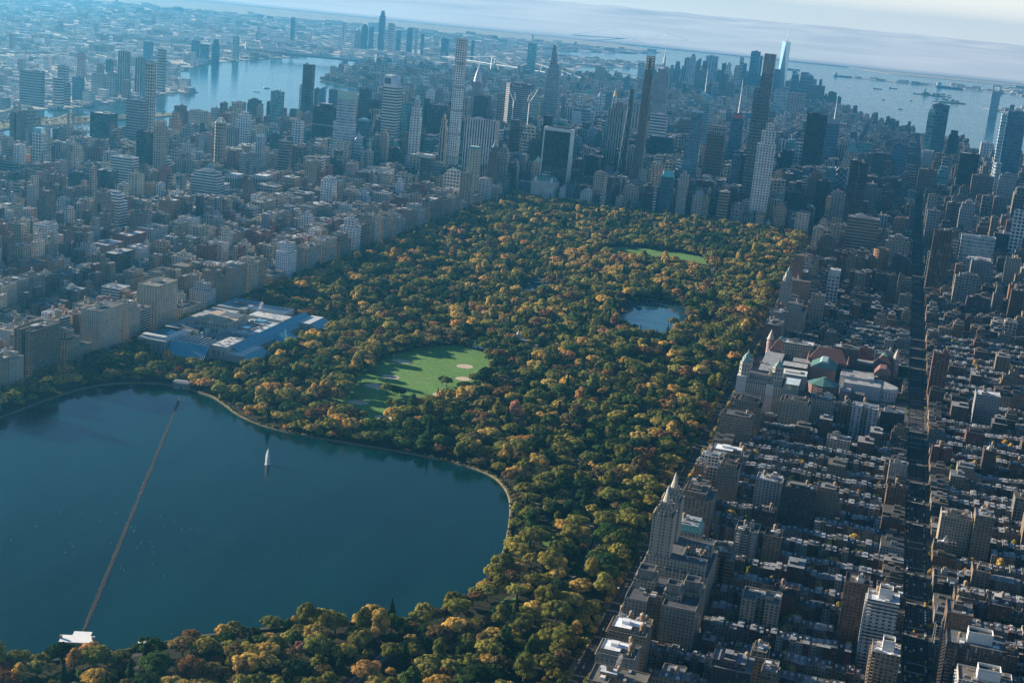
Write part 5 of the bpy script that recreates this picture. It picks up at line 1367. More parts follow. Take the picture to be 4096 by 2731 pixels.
def f_ardsley(sk, r):
    S = PS((.24, .215, .175), 3.4, 3.1, .45, .5); rs = Sty((.09, .09, .10)); B = sk.body; pass
    roofed(B, sk.part('roof'), [(-32, -31), (-12, -31), (-12, -14), (2, -14), (2, -31), (32, -31), (32, 31), (-32, 31)], 0, 48, S, rs)
    for (x, y, w, d, z) in ((-20, 6, 20, 22, 61), (8, -6, 17, 20, 57), (22, 12, 18, 22, 56)):
        t = sk.part('tower'); roofed(t, sk.part('roof'), rect(w, d, x, y), 47, z-5, S, rs); roofed(t, sk.part('roof'), rect(w*.72, d*.68, x, y), z-6, z+4, Sty((.27, .24, .2), (.05, .05, .05), (1.5, 20, 1), (.4, 1.1, 0)), rs, 2.2)
        for a in (-1, 1): t.box(x+a*w*.42-1, x+a*w*.42+1, y-d*.45, y+d*.45, z-6, z-2, S, 2)
    clutter(sk, 50, 40, 47, r, S, 12, .9, bulk=False)
def f_beresford(sk, r):
    S = PS((.34, .32, .27)); rs = Sty((.10, .10, .11)); B = sk.body; pass
    roofed(B, sk.part('roof'), [(-33, -33), (33, -33), (33, 33), (-6, 33), (-6, 14), (-33, 14)], 0, 52, S, rs)
    roofed(B, sk.part('roof'), [(-30, -29), (29, -29), (29, 29), (-2, 29), (-2, 10), (-30, 10)], 51, 58, S, rs); roofed(B, sk.part('roof'), rect(46, 28, 0, -10), 57, 64, S, rs)
    sc_ = Sty((.50, .50, .49), (.36, .36, .36), (3, 3, 2), (.5, .4, 0)); nt = sk.part('scaffold_netting'); nt.box(-33.8, -20, -33.9, -20, 10, 60, sc_, 0)
    nt.box(9, 20, -33.7, -33.1, 2, 54, sc_, 0)
    for (x, y) in ((-25, -24), (-25, 6), (22, -20)):
        t = sk.part('tower'); p = chamf(15, 15, 3.6, x, y); t.prism(p, 50, 80, PS((.4, .38, .32), 4, 6, .4, .5), 0, rs, 1)
        c = sk.part('copper_cap', 'tower'); c.frustum(chamf(13, 13, 3.2, x, y), 80, chamf(6, 6, 1.5, x, y), 85, COPPER, 2); c.pyr(chamf(4, 4, 1, x, y), 84.5, (x, y, 92), COPPER)
    clutter(sk, 44, 40, 58, r, S, 14, .9, bulk=False)
def f_sanremo(sk, r):
    S = PS((.36, .33, .27)); rs = Sty((.12, .12, .12)); B = sk.body; pass
    roofed(B, sk.part('roof'), rect(56, 64), 0, 50, S, rs); roofed(B, sk.part('roof'), rect(46, 56, -3), 49, 60, S, rs)
    for sy in (-1, 1):
        x, y = -14, sy*20; t = sk.part('tower'); roofed(t, sk.part('roof'), rect(18, 18, x, y), 59, 96, S, rs, .6); roofed(t, sk.part('roof'), rect(14, 14, x, y), 95, 101, S, rs, .6)
        c = sk.part('lantern', 'tower'); c.prism(ell(5.6, 5.6, 10, x, y), 100, 109, PS((.42, .4, .34), 3, 9, .4, .7), 0, rs, 1); c.frustum(ell(4, 4, 10, x, y), 109, ell(3, 3, 10, x, y), 113, Sty((.42, .4, .34)), 2); c.pyr(ell(3.2, 3.2, 10, x, y), 113, (x, y, 122), COPPER)
    clutter(sk, 40, 40, 59, r, S, 8, .9, bulk=False)
def f_majestic(sk, r):
    S = PS((.30, .17, .09)); rs = Sty((.14, .12, .11)); roofed(sk.body, sk.part('roof'), rect(44, 50), 0, 62, S, rs); t = sk.part('tower'); roofed(t, t, rect(20, 20, -8, 13), 61, 108, S, rs); clutter(sk, 36, 40, 61, r, S, 6, .9, bulk=False)
def f_amnh(sk, r):
    BR = PS((.20, .12, .095), 4.5, 5, .35, .6); gy = Sty((.30, .30, .30)); red = Sty((.115, .055, .045)); gr = Sty((.07, .16, .145)); B = sk.body; R_ = sk.part('roof'); pk = (.45, .33, .28)
    # south range with central gabled pavilion; long east wing; inner ranges
    B.box(-102, 104, 118, 146, 0, 22, BR, 0, gy, 1)
    B.box(-106, -76, -110, 120, 0, 21, BR, 0, gy, 1); B.box(-76, -34, 30, 60, 0, 20, BR, 0, Sty((.4, .4, .4)), 1); B.box(-60, -20, 72, 100, 0, 19, Sty((.22, .12, .1)), 2, gy, 1)
    p = sk.part('red_hipped_roof'); B.box(-34, 26, 84, 132, 0, 24, BR, 0); p.frustum(rect(64, 50, -4, 108), 24, rect(38, 6, -4, 108), 42, red, 2)
    for sx in (-1, 1):
        for sy in (-1, 1): sk.part('pinnacle').pyr(ell(2.2, 2.2, 6, -4+sx*32, 108+sy*24), 22, (-4+sx*32, 108+sy*24, 40), Sty((.3, .14, .11)))
    for (x, y) in ((-86, 128), (84, 124)):
        B.box(x-15, x+15, y-20, y+20, 0, 24, BR, 0); q = sk.part('red_hipped_roof'); q.frustum(rect(33, 42, x, y), 24, rect(9, 14, x, y), 40, red, 2); c = sk.part('copper_cap'); c.frustum(rect(10, 15, x, y), 40, rect(2, 5, x, y), 44, COPPER, 2)
    for (x, y) in ((-104, 128), (103, 122)):
        t = sk.part('turret'); P = ell(5.5, 5.5, 14, x, y); T = PS(pk, 2.4, 5.5, .35, .6)
        t.walls(P, 0, 38, T); t.prism(scl(P, 1.14, x, y), 30, 31.5, Sty(pk), 2); t.prism(scl(P, 1.18, x, y), 37, 39, Sty(pk), 2); t.pyr(scl(P, 1.0, x, y), 39, (x, y, 55), Sty((.42, .34, .30)))
    # green copper roofs
    B.box(-28, 12, 26, 84, 0, 25, Sty((.13, .08, .07)), 2); g = sk.part('green_copper_roof'); g.frustum(rect(42, 44, -8, 50), 25, rect(15, 40, -8, 50), 33, gr, 2); g.frustum(rect(15, 40, -8, 50), 33, rect(9, 38, -8, 50), 36, Sty((.26, .38, .36)), 2)
    B.prism(ell(24, 21, 8, -2, -44), 0, 19, BR, 0); g2 = sk.part('green_copper_roof'); g2.frustum(ell(26, 23, 8, -2, -44), 19, ell(5, 4, 8, -2, -44), 27, gr, 2); g2.prism(ell(4, 4, 8, -2, -44), 27, 29, gr)
    # pale cream block and corner glass pavilion
    B.box(-74, -30, -40, -5, 0, 24, Sty((.40, .38, .34)), 0, Sty((.62, .6, .54)), 1); R_.box(-64, -40, -30, -14, 24, 26, Sty((.5, .5, .46)))
    gl = sk.part('glass_pavilion'); gl.box(-82, -36, -110, -70, 0, 26, Sty((.3, .45, .5)), 3, Sty((.5, .6, .62)), 1)
    # new white wing with curving outline
    w = sk.part('white_wing'); W_ = Sty((.42, .42, .41)); wr = Sty((.34, .34, .34)); w.box(20, 72, -2, 26, 0, 26, W_, 2, wr, 1); w.box(28, 84, -28, -2, 0, 22, W_, 2, wr, 1)
    P = smooth([(72, 24), (70, -10), (86, -26), (106, -24), (112, -6), (98, 10), (86, 26)], 1); w.prism(ccw(P), 0, 21, PS((.62, .6, .57), 5, 21, .25, .5), 0, wr, 1); w.box(24, 40, -52, -30, 0, 14, Sty((.3, .2, .18)), 2, Sty((.46, .40, .40)), 1)
    w.box(42, 62, -54, -36, 0, 12, PS((.15, .13, .13)), 0); clutter(sk, 60, 30, 26, r, BR, 8, 0, cx=45, cy=5, bulk=False)
    B.box(20, 78, 60, 84, 0, 17, BR, 0, Sty((.33, .32, .30)), 1); q = sk.part('ribbed_copper_roof'); q.frustum(rect(26, 34, 84, 84), 21, rect(10, 30, 84, 84), 30, Sty((.22, .11, .09)), 2); B.box(71, 97, 67, 101, 0, 21, BR, 0)
    clutter(sk, 40, 60, 21, r, BR, 10, 0, cx=-90, bulk=False); clutter(sk, 90, 20, 22, r, BR, 10, 0, cx=0, cy=130, bulk=False)
def f_met(sk, r):
    # local origin (90,-1870)
    st = (.36, .34, .29); S = PS(st, 7.5, 18, .24, .5); B = sk.body; cx, cy = 90, -1870
    gy = Sty((.33, .35, .36)); lt = Sty((.50, .51, .50)); tn = Sty((.44, .36, .26)); dk = Sty((.09, .11, .12)); glass = Sty((.09, .34, .42)); glb = Sty((.24, .50, .56))
    def bx(x0, x1, y0, y1, z1, s=S, m=0, cap=gy, cm=1, z0=0, mb=None): (mb or B).box(x0-cx, x1-cx, y0-cy, y1-cy, z0, z1, s, m, cap, cm)
    def q4(mb, a, b, c, d, s, m=3): mb.face([(p[0]-cx, p[1]-cy, p[2]) for p in (a, b, c, d)], m, s)
    def ribs(mb, a, b, c, d, n, w=.35, s=WHITE):
        a, b, c, d = [Vector((p[0]-cx, p[1]-cy, p[2]+.15)) for p in (a, b, c, d)]
        for i in range(n+1): t = i/n; mb.bar(a.lerp(b, t), d.lerp(c, t), w, s)
    bx(12, 150, -1992, -1730, 13, Sty((.3, .3, .29)), 2, Sty((.24, .26, .27)))
    bx(12, 60, -1950, -1790, 19)                        # long avenue front
    # north east pavilion with hipped glazed roof round a light court
    n = sk.part('stone_pavilion'); bx(16, 62, -2030, -1957, 20, S, 0, gy, 1, 0, n); h = sk.part('hipped_glass_roof'); P = rect(46, 73, 39-cx, -1993.5-cy); h.frustum(P, 20, rect(32, 56, 39-cx, -1993.5-cy), 25, lt, 2, False); h.cap(rect(32, 56, 39-cx, -1993.5-cy), 21, Sty((.10, .20, .22)))
    bx(20, 58, -2026, -2014, 25.2, lt, 2, lt, 2, 20, h)
    g = sk.part('glass_pyramid'); g.pyr(rect(14, 14, 47-cx, -1985-cy), 21, (47-cx, -1985-cy, 27), glb, 3); n.frustum(rect(48, 75, 39-cx, -1993.5-cy), 18.4, rect(47.4, 74.4, 39-cx, -1993.5-cy), 20.4, Sty((.42, .4, .35)), 2)
    # sloping glass hall with saw-tooth roof
    G = sk.part('sloping_glass_wall'); q4(G, (64, -2034, 3), (126, -2034, 3), (126, -2016, 20), (64, -2016, 20), glass); ribs(G, (64, -2034, 3), (126, -2034, 3), (126, -2016, 20), (64, -2016, 20), 18, .22, Sty((.2, .4, .5)))
    bx(64, 126, -2016, -1976, 18.5, Sty((.4, .4, .38)), 2, dk, 2); T = sk.part('sawtooth_roof')
    for k in range(9):
        x = 64+k*6.9; q4(T, (x, -2016, 19), (x+3.4, -2016, 21), (x+3.4, -1976, 21), (x, -1976, 19), WHITE, 2); q4(T, (x+3.4, -2016, 21), (x+6.9, -2016, 19), (x+6.9, -1976, 19), (x+3.4, -1976, 21), dk, 3)
        T.bar((x+3.4-cx, -2016-cy, 21), (x+3.4-cx, -1976-cy, 21), .45, WHITE)
    T.bar((64-cx, -2016-cy, 20.2), (126-cx, -2016-cy, 20.2), .6, WHITE)
    bx(126, 150, -2009, -1950, 21, PS((.42, .41, .38), 8, 21, .2, .3), 0, lt, 1); 
    # low glass shed at the lower right
    w = sk.part('glass_shed'); bx(142, 176, -2008, -1942, 11, Sty((.38, .37, .34)), 2, lt, 2, 0, w); q4(w, (176, -2008, 11), (192, -2008, 3), (192, -1944, 3), (176, -1944, 11), glass); ribs(w, (176, -2008, 11), (192, -2008, 3), (192, -1944, 3), (176, -1944, 11), 10, .2, glb); ribs(w, (144, -2008, 11), (176, -2008, 11), (176, -1942, 11), (144, -1942, 11), 10, .3)
    w.face([(176-cx, -2008-cy, 0), (192-cx, -2008-cy, 0), (192-cx, -2008-cy, 3), (176-cx, -2008-cy, 11)], 2, Sty((.36, .35, .32)))
    # long glass spine facing the park
    s_ = sk.part('glass_gallery'); bx(146, 162, -1950, -1729, 12, Sty((.34, .33, .30)), 2, gy, 1, 0, s_); q4(s_, (166, -1990, 9), (166, -1729, 9), (148, -1729, 20), (148, -1990, 20), glass); ribs(s_, (166, -1990, 9), (166, -1729, 9), (148, -1729, 20), (148, -1990, 20), 30, .22, glb); q4(s_, (148, -1990, 20), (148, -1729, 20), (143, -1729, 15), (143, -1990, 15), lt, 2)
    q4(s_, (166, -1990, 9), (148, -1990, 20), (148, -1990, 0), (166, -1990, 0), glb); bx(150, 165.5, -1990, -1729, 8.8, Sty((.3, .3, .28)), 2, gy, 1, 0, s_)
    pv = sk.part('pyramid_pavilion'); bx(158, 190, -1886, -1836, 7, Sty((.3, .3, .28)), 2, glb, 3, 0, pv); pv.pyr(rect(30, 38, 174-cx, -1861-cy), 7.1, (174-cx, -1861-cy, 21), glass, 3); pv.bar((159-cx, -1880-cy, 7), (174-cx, -1861-cy, 21.2), .15, glb); pv.bar((189-cx, -1880-cy, 7), (174-cx, -1861-cy, 21.2), .15, glb)
    f = sk.part('glass_shed'); bx(158, 180, -1779, -1722, 14, Sty((.35, .34, .31)), 2, lt, 2, 0, f); q4(f, (180, -1779, 14), (200, -1779, 5), (200, -1724, 5), (180, -1724, 14), glass); ribs(f, (180, -1779, 14), (200, -1779, 5), (200, -1724, 5), (180, -1724, 14), 8, .2, glb)
    f.face([(180-cx, -1779-cy, 0), (200-cx, -1779-cy, 0), (200-cx, -1779-cy, 5), (180-cx, -1779-cy, 14)], 2, Sty((.34, .33, .3)))
    # far wings
    bx(16, 66, -1786, -1716, 22, PS(st, 8, 22, .2, .5), 0, Sty((.22, .28, .32))); sk.part('light_court').box(34-cx, 54-cx, -1765-cy, -1740-cy, 22, 22.1, DARK, 2)  # dark plate on the flat roof paints the shaded court opening
    bx(67, 128, -1772, -1728, 21, Sty((.36, .35, .32)), 2, Sty((.16, .24, .30)), 2); rb = sk.part('skylight_ribs'); ribs(rb, (67, -1772, 21.2), (128, -1772, 21.2), (128, -1728, 21.2), (67, -1728, 21.2), 12, .45)
    bx(84, 146, -1806, -1775, 20, Sty((.4, .4, .38)), 2, Sty((.56, .57, .56)), 1)
    # middle blocks
    bx(42, 98, -1906, -1834, 27, PS((.42, .38, .30), 5, 9, .4, .4), 0, tn, 1); bx(48, 84, -1896, -1872, 29.5, tn, 2, Sty((.47, .39, .29)), 1, 27); bx(62, 96, -1866, -1838, 28, dk, 2, dk, 2, 27)
    bx(30, 44, -1912, -1860, 23, Sty((.4, .35, .28)), 2, Sty((.36, .32, .27)), 1); 
    for (x0, x1, y0, y1, z, rz) in ((34, 70, -1948, -1926, 17, 24), (98, 122, -1972, -1926, 16, 23)):
        gb = sk.part('gabled_roof'); bx(x0, x1, y0, y1, z, Sty((.42, .38, .30)), 2, dk, 2, 0, gb); ym = (y0+y1)/2; xm = (x0+x1)/2
        if x1-x0 > y1-y0: q4(gb, (x0, y0, z), (x1, y0, z), (x1, ym, rz), (x0, ym, rz), dk, 2); q4(gb, (x1, y1, z), (x0, y1, z), (x0, ym, rz), (x1, ym, rz), dk, 2)
        else: q4(gb, (x0, y1, z), (x0, y0, z), (xm, y0, rz), (xm, y1, rz), dk, 2); q4(gb, (x1, y0, z), (x1, y1, z), (xm, y1, rz), (xm, y0, rz), dk, 2)
        for k in range(5): gb.box(x1-cx, x1-cx+.1, y0+3+k*8-cy, y0+8+k*8-cy, 8, 14, DARK, 2) if x1 > 110 else None
    bx(94, 147, -1908, -1815, 17, Sty((.42, .42, .40)), 2, Sty((.46, .50, .52)), 1); bx(106, 128, -1890, -1845, 18.5, Sty((.35, .24, .18)), 2, Sty((.24, .20, .18)), 1, 17); sl = sk.part('skylight'); bx(108, 124, -1832, -1818, 20, glb, 3, glb, 3, 17, sl); bx(110, 122, -1884, -1870, 19.3, glb, 3, glb, 3, 18.4, sl)
    e = sk.part('roof_equipment')
    for _ in range(70):
        x, y = r.choice(((r.uniform(128, 148), r.uniform(-2005, -1955)), (r.uniform(96, 146), r.uniform(-1905, -1816)), (r.uniform(86, 144), r.uniform(-1803, -1778)), (r.uniform(62, 96), r.uniform(-1974, -1910)), (r.uniform(20, 56), r.uniform(-1940, -1800)), (r.uniform(96, 128), r.uniform(-1924, -1908))))
        a = r.uniform(.6, 2.2); c = r.uniform(.6, 2); e.box(x-a-cx, x+a-cx, y-c-cy, y+c-cy, 13, r.uniform(21.5, 23.5) if x > 126 and y < -1950 else 20.6, Sty(jit((.5, .5, .48), r, .3)), 2)
def gatehouse(x, y, label, white, rot=0.0):
    sk = Sink(); S = PS((.30, .28, .24) if not white else (.26, .25, .22), 4, 6, .3, .5); rf = Sty((.75, .75, .73)) if white else Sty((.38, .36, .31)); B = sk.body
    if white:
        B.box(-13, 13, -6, 6, -3, 7, S, 0); B.box(-5, 9, 6, 14, -3, 6.5, S, 0); R_ = sk.part('roof'); R_.box(-13.4, 13.4, -6.4, 6.4, 7, 7.6, rf); R_.box(-5.4, 9.4, 6.4, 14.4, 6.5, 7.3, rf); c = sk.part('chimney')
        for sx in (-1, 1): c.box(sx*13-1, sx*13+1, -1, 1, 7.4, 10.5, Sty((.3, .28, .25)))
    else:
        B.box(-11, 11, -6, 6, -3, 7, S, 0); R_ = sk.part('roof'); R_.frustum(rect(23, 13), 7, rect(16, 3), 9.5, rf); R_.box(-11.3, -9.5, -6.3, 6.3, 6.9, 8.6, S); R_.box(9.5, 11.3, -6.3, 6.3, 6.9, 8.6, S); d = sk.part('door'); d.box(-1.2, 1.2, -6.12, -6.01, -1, 3, DARK)
    o = sk.build('gatehouse', (x, y, ZP+1), rot); reg(o, label, 'gatehouse', fixed=True); REFS.append((label, x, y)); return o
def heroes():
    hero('apartment_tower', 'twin spired cream apartment building with stepped base facing the park', 'apartment building', 908, -2535, 66, 74, f_eldorado, 3)
    hero('apartment_building', 'grey brown apartment building with three hollow topped roof towers', 'apartment building', 909, -2624, 66, 64, f_ardsley, 4)
    hero('apartment_building', 'stone apartment building with copper capped towers wrapped in scaffold netting', 'apartment building', 911, -1817, 68, 68, f_beresford, 5)
    hero('apartment_building', 'cream twin towered apartment building with round temple lanterns', 'apartment building', 904, -1247, 58, 66, f_sanremo, 6)
    hero('apartment_building', 'orange brick apartment building with single tower, wide terraced base', 'apartment building', 900, -1010, 46, 52, f_majestic, 7)
    hero('museum_building', 'red roofed museum with green copper roofs, conical turrets and white wing', 'museum', 996, -1612, 232, 300, f_amnh, 8)
    hero('museum_building', 'low sprawling museum with blue glass walls and saw tooth roof in the park', 'museum', 90, -1870, 150, 330, f_met, 9)
    gatehouse(164, -2163, 'stone gatehouse with hipped roof at the far reservoir shore', False, .25)
    gatehouse(459, -2868, 'gatehouse with bright white cross shaped roof at the near reservoir shore', True, .35)

# ------------------------------------------------------------------ trees
LEAFT = []
def leaf_mat(name, kind):
    m, nt = mat(name); n = NT(nt)
    if kind == 'obj': t = n.n('ShaderNodeObjectInfo').outputs['Color']
    else: t = n.attr('tint', 'INSTANCER').outputs['Color']
    tc = n.n('ShaderNodeTexCoord').outputs['Object']
    f = n.ramp(n.noise(tc, 2.6, 2, .5), .35, .65, .55, 1.45); f2 = n.ramp(n.noise(tc, 14, 1, .5), .3, .7, .72, 1.3)
    c = n.mix(1.0, t, n.m('MULTIPLY', f, f2), 'MULTIPLY')
    warm = n.mix(1.0, c, (1.35, 1.15, .7, 1), 'MULTIPLY'); c = n.mix(n.ramp(n.noise(tc, 1.1, 2, .5), .52, .72, 0, .55), c, warm)
    d = n.n('ShaderNodeBsdfDiffuse'); n.l(c, d.inputs[0]); tr = n.n('ShaderNodeBsdfTranslucent'); n.l(c, tr.inputs[0])
    mx = n.n('ShaderNodeMixShader'); mx.inputs[0].default_value = .22; n.l(d.outputs[0], mx.inputs[1]); n.l(tr.outputs[0], mx.inputs[2]); n.out(mx.outputs[0]); return m
def crown_np(seed, nleaf, ls, kind='round'):
    """unit crown: radius 1, from z=-0.75 to 0.85; leaf clumps over many lobes with gaps between"""
    r = np.random.RandomState(seed); nl = {'round': 36, 'wide': 42, 'tall': 28, 'loose': 26, 'cone': 1}[kind]
    if kind == 'cone':
        h = r.rand(nleaf)**.8; a = r.rand(nleaf)*2*np.pi; tier = .82+.18*np.cos(h*28); rad = (1-h)*.62*tier*(.75+.3*r.rand(nleaf))
        P = np.c_[np.cos(a)*rad, np.sin(a)*rad, h*2.1-.95]; N = np.c_[np.cos(a), np.sin(a), .6+0*a]
    else:
        C = []; 
        for i in range(nl):
            for _ in range(40):
                v = r.normal(size=3); v /= np.linalg.norm(v); v *= r.rand()**.28*.84; v[2] = abs(v[2])*.95-.22
                if kind == 'tall': v = v*[.62, .62, 1.35]
                if kind == 'wide': v = v*[1.15, 1.15, .6]
                if all(np.linalg.norm(v-c) > .25 for c in C): break
            C.append(v)
        C = np.array(C); R = r.uniform(.14, .31, len(C))*(1.12 if kind != 'loose' else .9)
        k = r.randint(0, len(C), nleaf*3); v = r.normal(size=(nleaf*3, 3)); v /= np.linalg.norm(v, axis=1)[:, None]
        v[:, 2] = np.where(v[:, 2] < -.25, -v[:, 2], v[:, 2])
        P = C[k]+v*R[k][:, None]*(.86+.2*r.rand(nleaf*3))[:, None]
        dd = np.linalg.norm(P[:, None]-C[None], axis=2); inside = (dd < R[None]*.82).sum(1) > 0
        sel = np.where(~inside)[0][:nleaf]; P = P[sel]; N = v[sel]
    n = len(P); N = N+r.normal(size=(n, 3))*.45; N /= np.linalg.norm(N, axis=1)[:, None]
    T = np.cross(N, r.normal(size=(n, 3))); T /= np.linalg.norm(T, axis=1)[:, None]; U = np.cross(N, T)
    s = (ls*(.6+.8*r.rand(n)))[:, None]; V = np.stack([P-T*s, P-U*s*.8, P+T*s, P+U*s*.8], 1).reshape(-1, 3)
    F = np.arange(n*4).reshape(-1, 4); return V, F, (None if kind == 'cone' else (C, R))
def ico(c, rad, r):
    bm_v = []; t = (1+5**.5)/2
    vs = [(-1, t, 0), (1, t, 0), (-1, -t, 0), (1, -t, 0), (0, -1, t), (0, 1, t), (0, -1, -t), (0, 1, -t), (t, 0, -1), (t, 0, 1), (-t, 0, -1), (-t, 0, 1)]
    fs = [(0, 11, 5), (0, 5, 1), (0, 1, 7), (0, 7, 10), (0, 10, 11), (1, 5, 9), (5, 11, 4), (11, 10, 2), (10, 7, 6), (7, 1, 8), (3, 9, 4), (3, 4, 2), (3, 2, 6), (3, 6, 8), (3, 8, 9), (4, 9, 5), (2, 4, 11), (6, 2, 10), (8, 6, 7), (9, 8, 1)]
    k = rad/math.sqrt(1+t*t); return [(c[0]+x*k, c[1]+y*k, c[2]+z*k) for x, y, z in vs], fs
def crown_mesh(name, seed, nleaf, ls, kind, m):
    V, F, CR = crown_np(seed, nleaf, ls, kind); V = [tuple(v) for v in V.tolist()]; F = [tuple(f) for f in F.tolist()]
    if CR is not None:
        for c, rd in zip(*CR):
            v, f = ico(c, rd*.74, None); k = len(V); V += v; F += [tuple(i+k for i in q) for q in f]
    me = bpy.data.meshes.new(name); me.from_pydata(V, [], F); me.materials.append(m); me.update(); return me
def trunk_mesh(name, seed, m, cone=False):
    """tapered trunk and limbs in crown units: ground at z=-1.35"""
    mb = MB(); r = random.Random(seed); s = METAL; mb.bar((0, 0, -1.35), (0, 0, -.55), .075, s, 0, .055)
    if cone: mb.bar((0, 0, -.6), (0, 0, .8), .05, s, 0, .01)
    else:
        mb.bar((0, 0, -.6), (.03, .02, .1), .055, s, 0, .03)
        for i in range(6): a = i*1.05+r.random(); z = -.6+.1*i; k = r.uniform(.4, .62); mb.bar((0, 0, z), (math.cos(a)*k, math.sin(a)*k, z+r.uniform(.3, .6)), .032, s, 0, .012)
    me = bpy.data.meshes.new(name); me.from_pydata(mb.v, [], mb.f); me.materials.append(m); me.update(); return me
TREEC = [('dark green', (0.035, 0.066, 0.028), 9), ('green', (0.067, 0.112, 0.031), 12), ('olive green', (0.186, 0.186, 0.047), 31), ('yellow green', (0.297, 0.267, 0.07), 18), ('golden', (0.512, 0.364, 0.105), 13), ('orange', (0.458, 0.27, 0.098), 3), ('russet', (0.23, 0.125, 0.055), 5), ('brown', (0.19, 0.14, 0.065), 8), ('pinkish red', (0.486, 0.262, 0.178), 0.3)]
KINDS_ = ['round', 'wide', 'tall', 'loose', 'round', 'wide', 'cone']
def near_line(x, y, lines, d):
    for ln in lines:
        for (ax, ay), (bx, by) in zip(ln, ln[1:]):
            L2 = (bx-ax)**2+(by-ay)**2; t = max(0, min(1, ((x-ax)*(bx-ax)+(y-ay)*(by-ay))/L2)) if L2 else 0
            if (x-ax-t*(bx-ax))**2+(y-ay-t*(by-ay))**2 < d*d: return True
    return False
def trees():
    r = random.Random(3); rs_ = offs(RES, -6.5); pts = []
    import mathutils
    ns = mathutils.noise
    lawn2 = [(x, y) for x, y in LAWN]; clear = [(745, -2420, 17), (755, -2645, 17), (512, -2845, 10), (458, -2868, 13), (164, -2163, 12), (538, -1685, 17), (505, -1668, 13), (812, -2310, 12), (545, -2860, 12), (700, -2682, 9), (375, -1065, 30)]+[(x, y, q) for x, y, q in CLEAR]+[(x+q*.2, y-q*1.3, q*.9) for x, y, q in CLEAR]
    def ok(x, y, rad):
        if inpoly(x, y, rs_): return False
        if 52 < x < 200 and -2072 < y < -2040: return False
        if 6 < x < 206 and -2042 < y < -1712: 
            if not (x > 192 and y > -1950 and y < -1790) and not (x > 200): return False
        if 415 < x < 680 and -720 < y < -640: return False
        for P in (LAWN, SHEEP, LAKE, TURTLE, BPOND):
            if inpoly(x, y, P) or (P is not TURTLE and (inpoly(x-4, y+24, P) or inpoly(x-8, y+(46 if P is not LAWN else 30), P) or (P is BPOND and (inpoly(x-10, y+66, P) or inpoly(x-14, y+88, P))))): return False
        for cx, cy, cr in clear:
            if (x-cx)**2+(y-cy)**2 < cr*cr: return False
        for bx_, by_, a_, b_ in BALL:
            if (x-bx_)**2+(y-by_)**2 < (a_+2)**2: return False
        return not near_line(x, y, DRIVES, 4.5+rad*.28) and not near_line(x, y, PATHS, 3.5+rad*.25)
    def color(x, y):
        w = [c[2] for c in TREEC]; f = ns.noise(Vector((x*.008, y*.008, 1.3))); g = ns.noise(Vector((x*.02, y*.02, 7.7)))
        if y > -1500: w = [w[0]*.8, w[1]*.9, w[2]*1.3, w[3]*1.2, w[4]*1.2, w[5]*1.5, w[6], w[7]*1.6, w[8]]
        if abs(x-470) < 90 and -1000 < y < -650: w = [3, 4, 10, 14, 30, 22, 6, 10, 0]        # mall avenue of elms
        k = 1+1.6*(f+g*.7); w = [w[0]/max(.3, k), w[1]/max(.4, k), w[2], w[3]*max(.2, k), w[4]*max(.1, k), w[5]*max(.1, k), w[6]*max(.3, k), w[7], w[8]]
        return r.choices(range(len(TREEC)), w)[0]
    grid = {}
    def place(x, y, rad, force=False, kind=None, col=None, z=ZP, city=False):
        gx, gy = int(x//18), int(y//18)
        if not force:
            for i in (-1, 0, 1):
                for j in (-1, 0, 1):
                    for (px, py, pr) in grid.get((gx+i, gy+j), ()):
                        if (px-x)**2+(py-y)**2 < ((pr+rad)*.575)**2: return
        u, v, zz = proj([x, y, 10])
        if not (-350 < u < 4450 and v < 3050): return
        grid.setdefault((gx, gy), []).append((x, y, rad))
        k = kind if kind is not None else (6 if r.random() < .05 else r.choices((0, 1, 2, 3, 4, 5), (5, 5, 2, 2, 5, 4))[0])
        c = col if col is not None else color(x, y)
        if k == 6: c = 0
        pts.append([x, y, z, rad, r.uniform(.72, .98)*(1.25 if k == 6 or k == 2 else 1), r.uniform(0, 6.28), k, c, float(zz), city, float(u), float(v)])
    # shoreline row first, then dense random fill, larger crowns first
    for size, tries in (((11.5, 14.5), 2200), ((8.0, 11.5), 14000), ((4.5, 8.0), 34000)):
        for _ in range(tries):
            x = r.uniform(18, 842); y = r.uniform(-3080, -16); rad = r.uniform(*size)
            if y < -2250 and r.random() < .12 : continue
            if not ok(x, y, rad): continue
            place(x, y, rad)
    rv = random.Random(8)
    for cx, cy, n, sp in ((425, -2035, 5, 13), (452, -2090, 4, 12), (352, -1945, 2, 6), (350, -1880, 2, 6), (352, -2035, 3, 9), (362, -1795, 2, 6), (385, -2160, 4, 13), (470, -1950, 2, 8), (430, -2170, 3, 10), (706, -1335, 3, 9), (608, -1180, 3, 9), (588, -1262, 3, 8), (640, -1440, 3, 9)):
        for _ in range(n): place(cx+rv.uniform(-sp, sp), cy+rv.uniform(-sp, sp)*.7, rv.uniform(6, 9), True, rv.choice((0, 1, 4)), rv.choice((0, 0, 1, 2)))
    for P0, P1 in zip(RES, RES[1:]+RES[:1]):        # shrubs and reeds on the sunny bank
        if (P0[0] > 560 or (230 < P0[0] < 420 and P0[1] > -2300)) and P0[1] > -2680:
            n = max(1, int(math.hypot(P1[0]-P0[0], P1[1]-P0[1])/2.6)); q = offs([P0, P1, (400, -2600)], 0)
            for k in range(n):
                t = (k+rv.random())/n; x = P0[0]+(P1[0]-P0[0])*t; y = P0[1]+(P1[1]-P0[1])*t; d = math.hypot(x-400, y+2560); w_ = rv.uniform(.5, 5)
                if rv.random() < .75: place(x+(x-400)/d*w_, y+(y+2560)/d*w_, rv.uniform(1.0, 2.3), True, rv.choice((0, 1)), rv.choice((2, 3, 3, 4, 7)), ZP+.6)
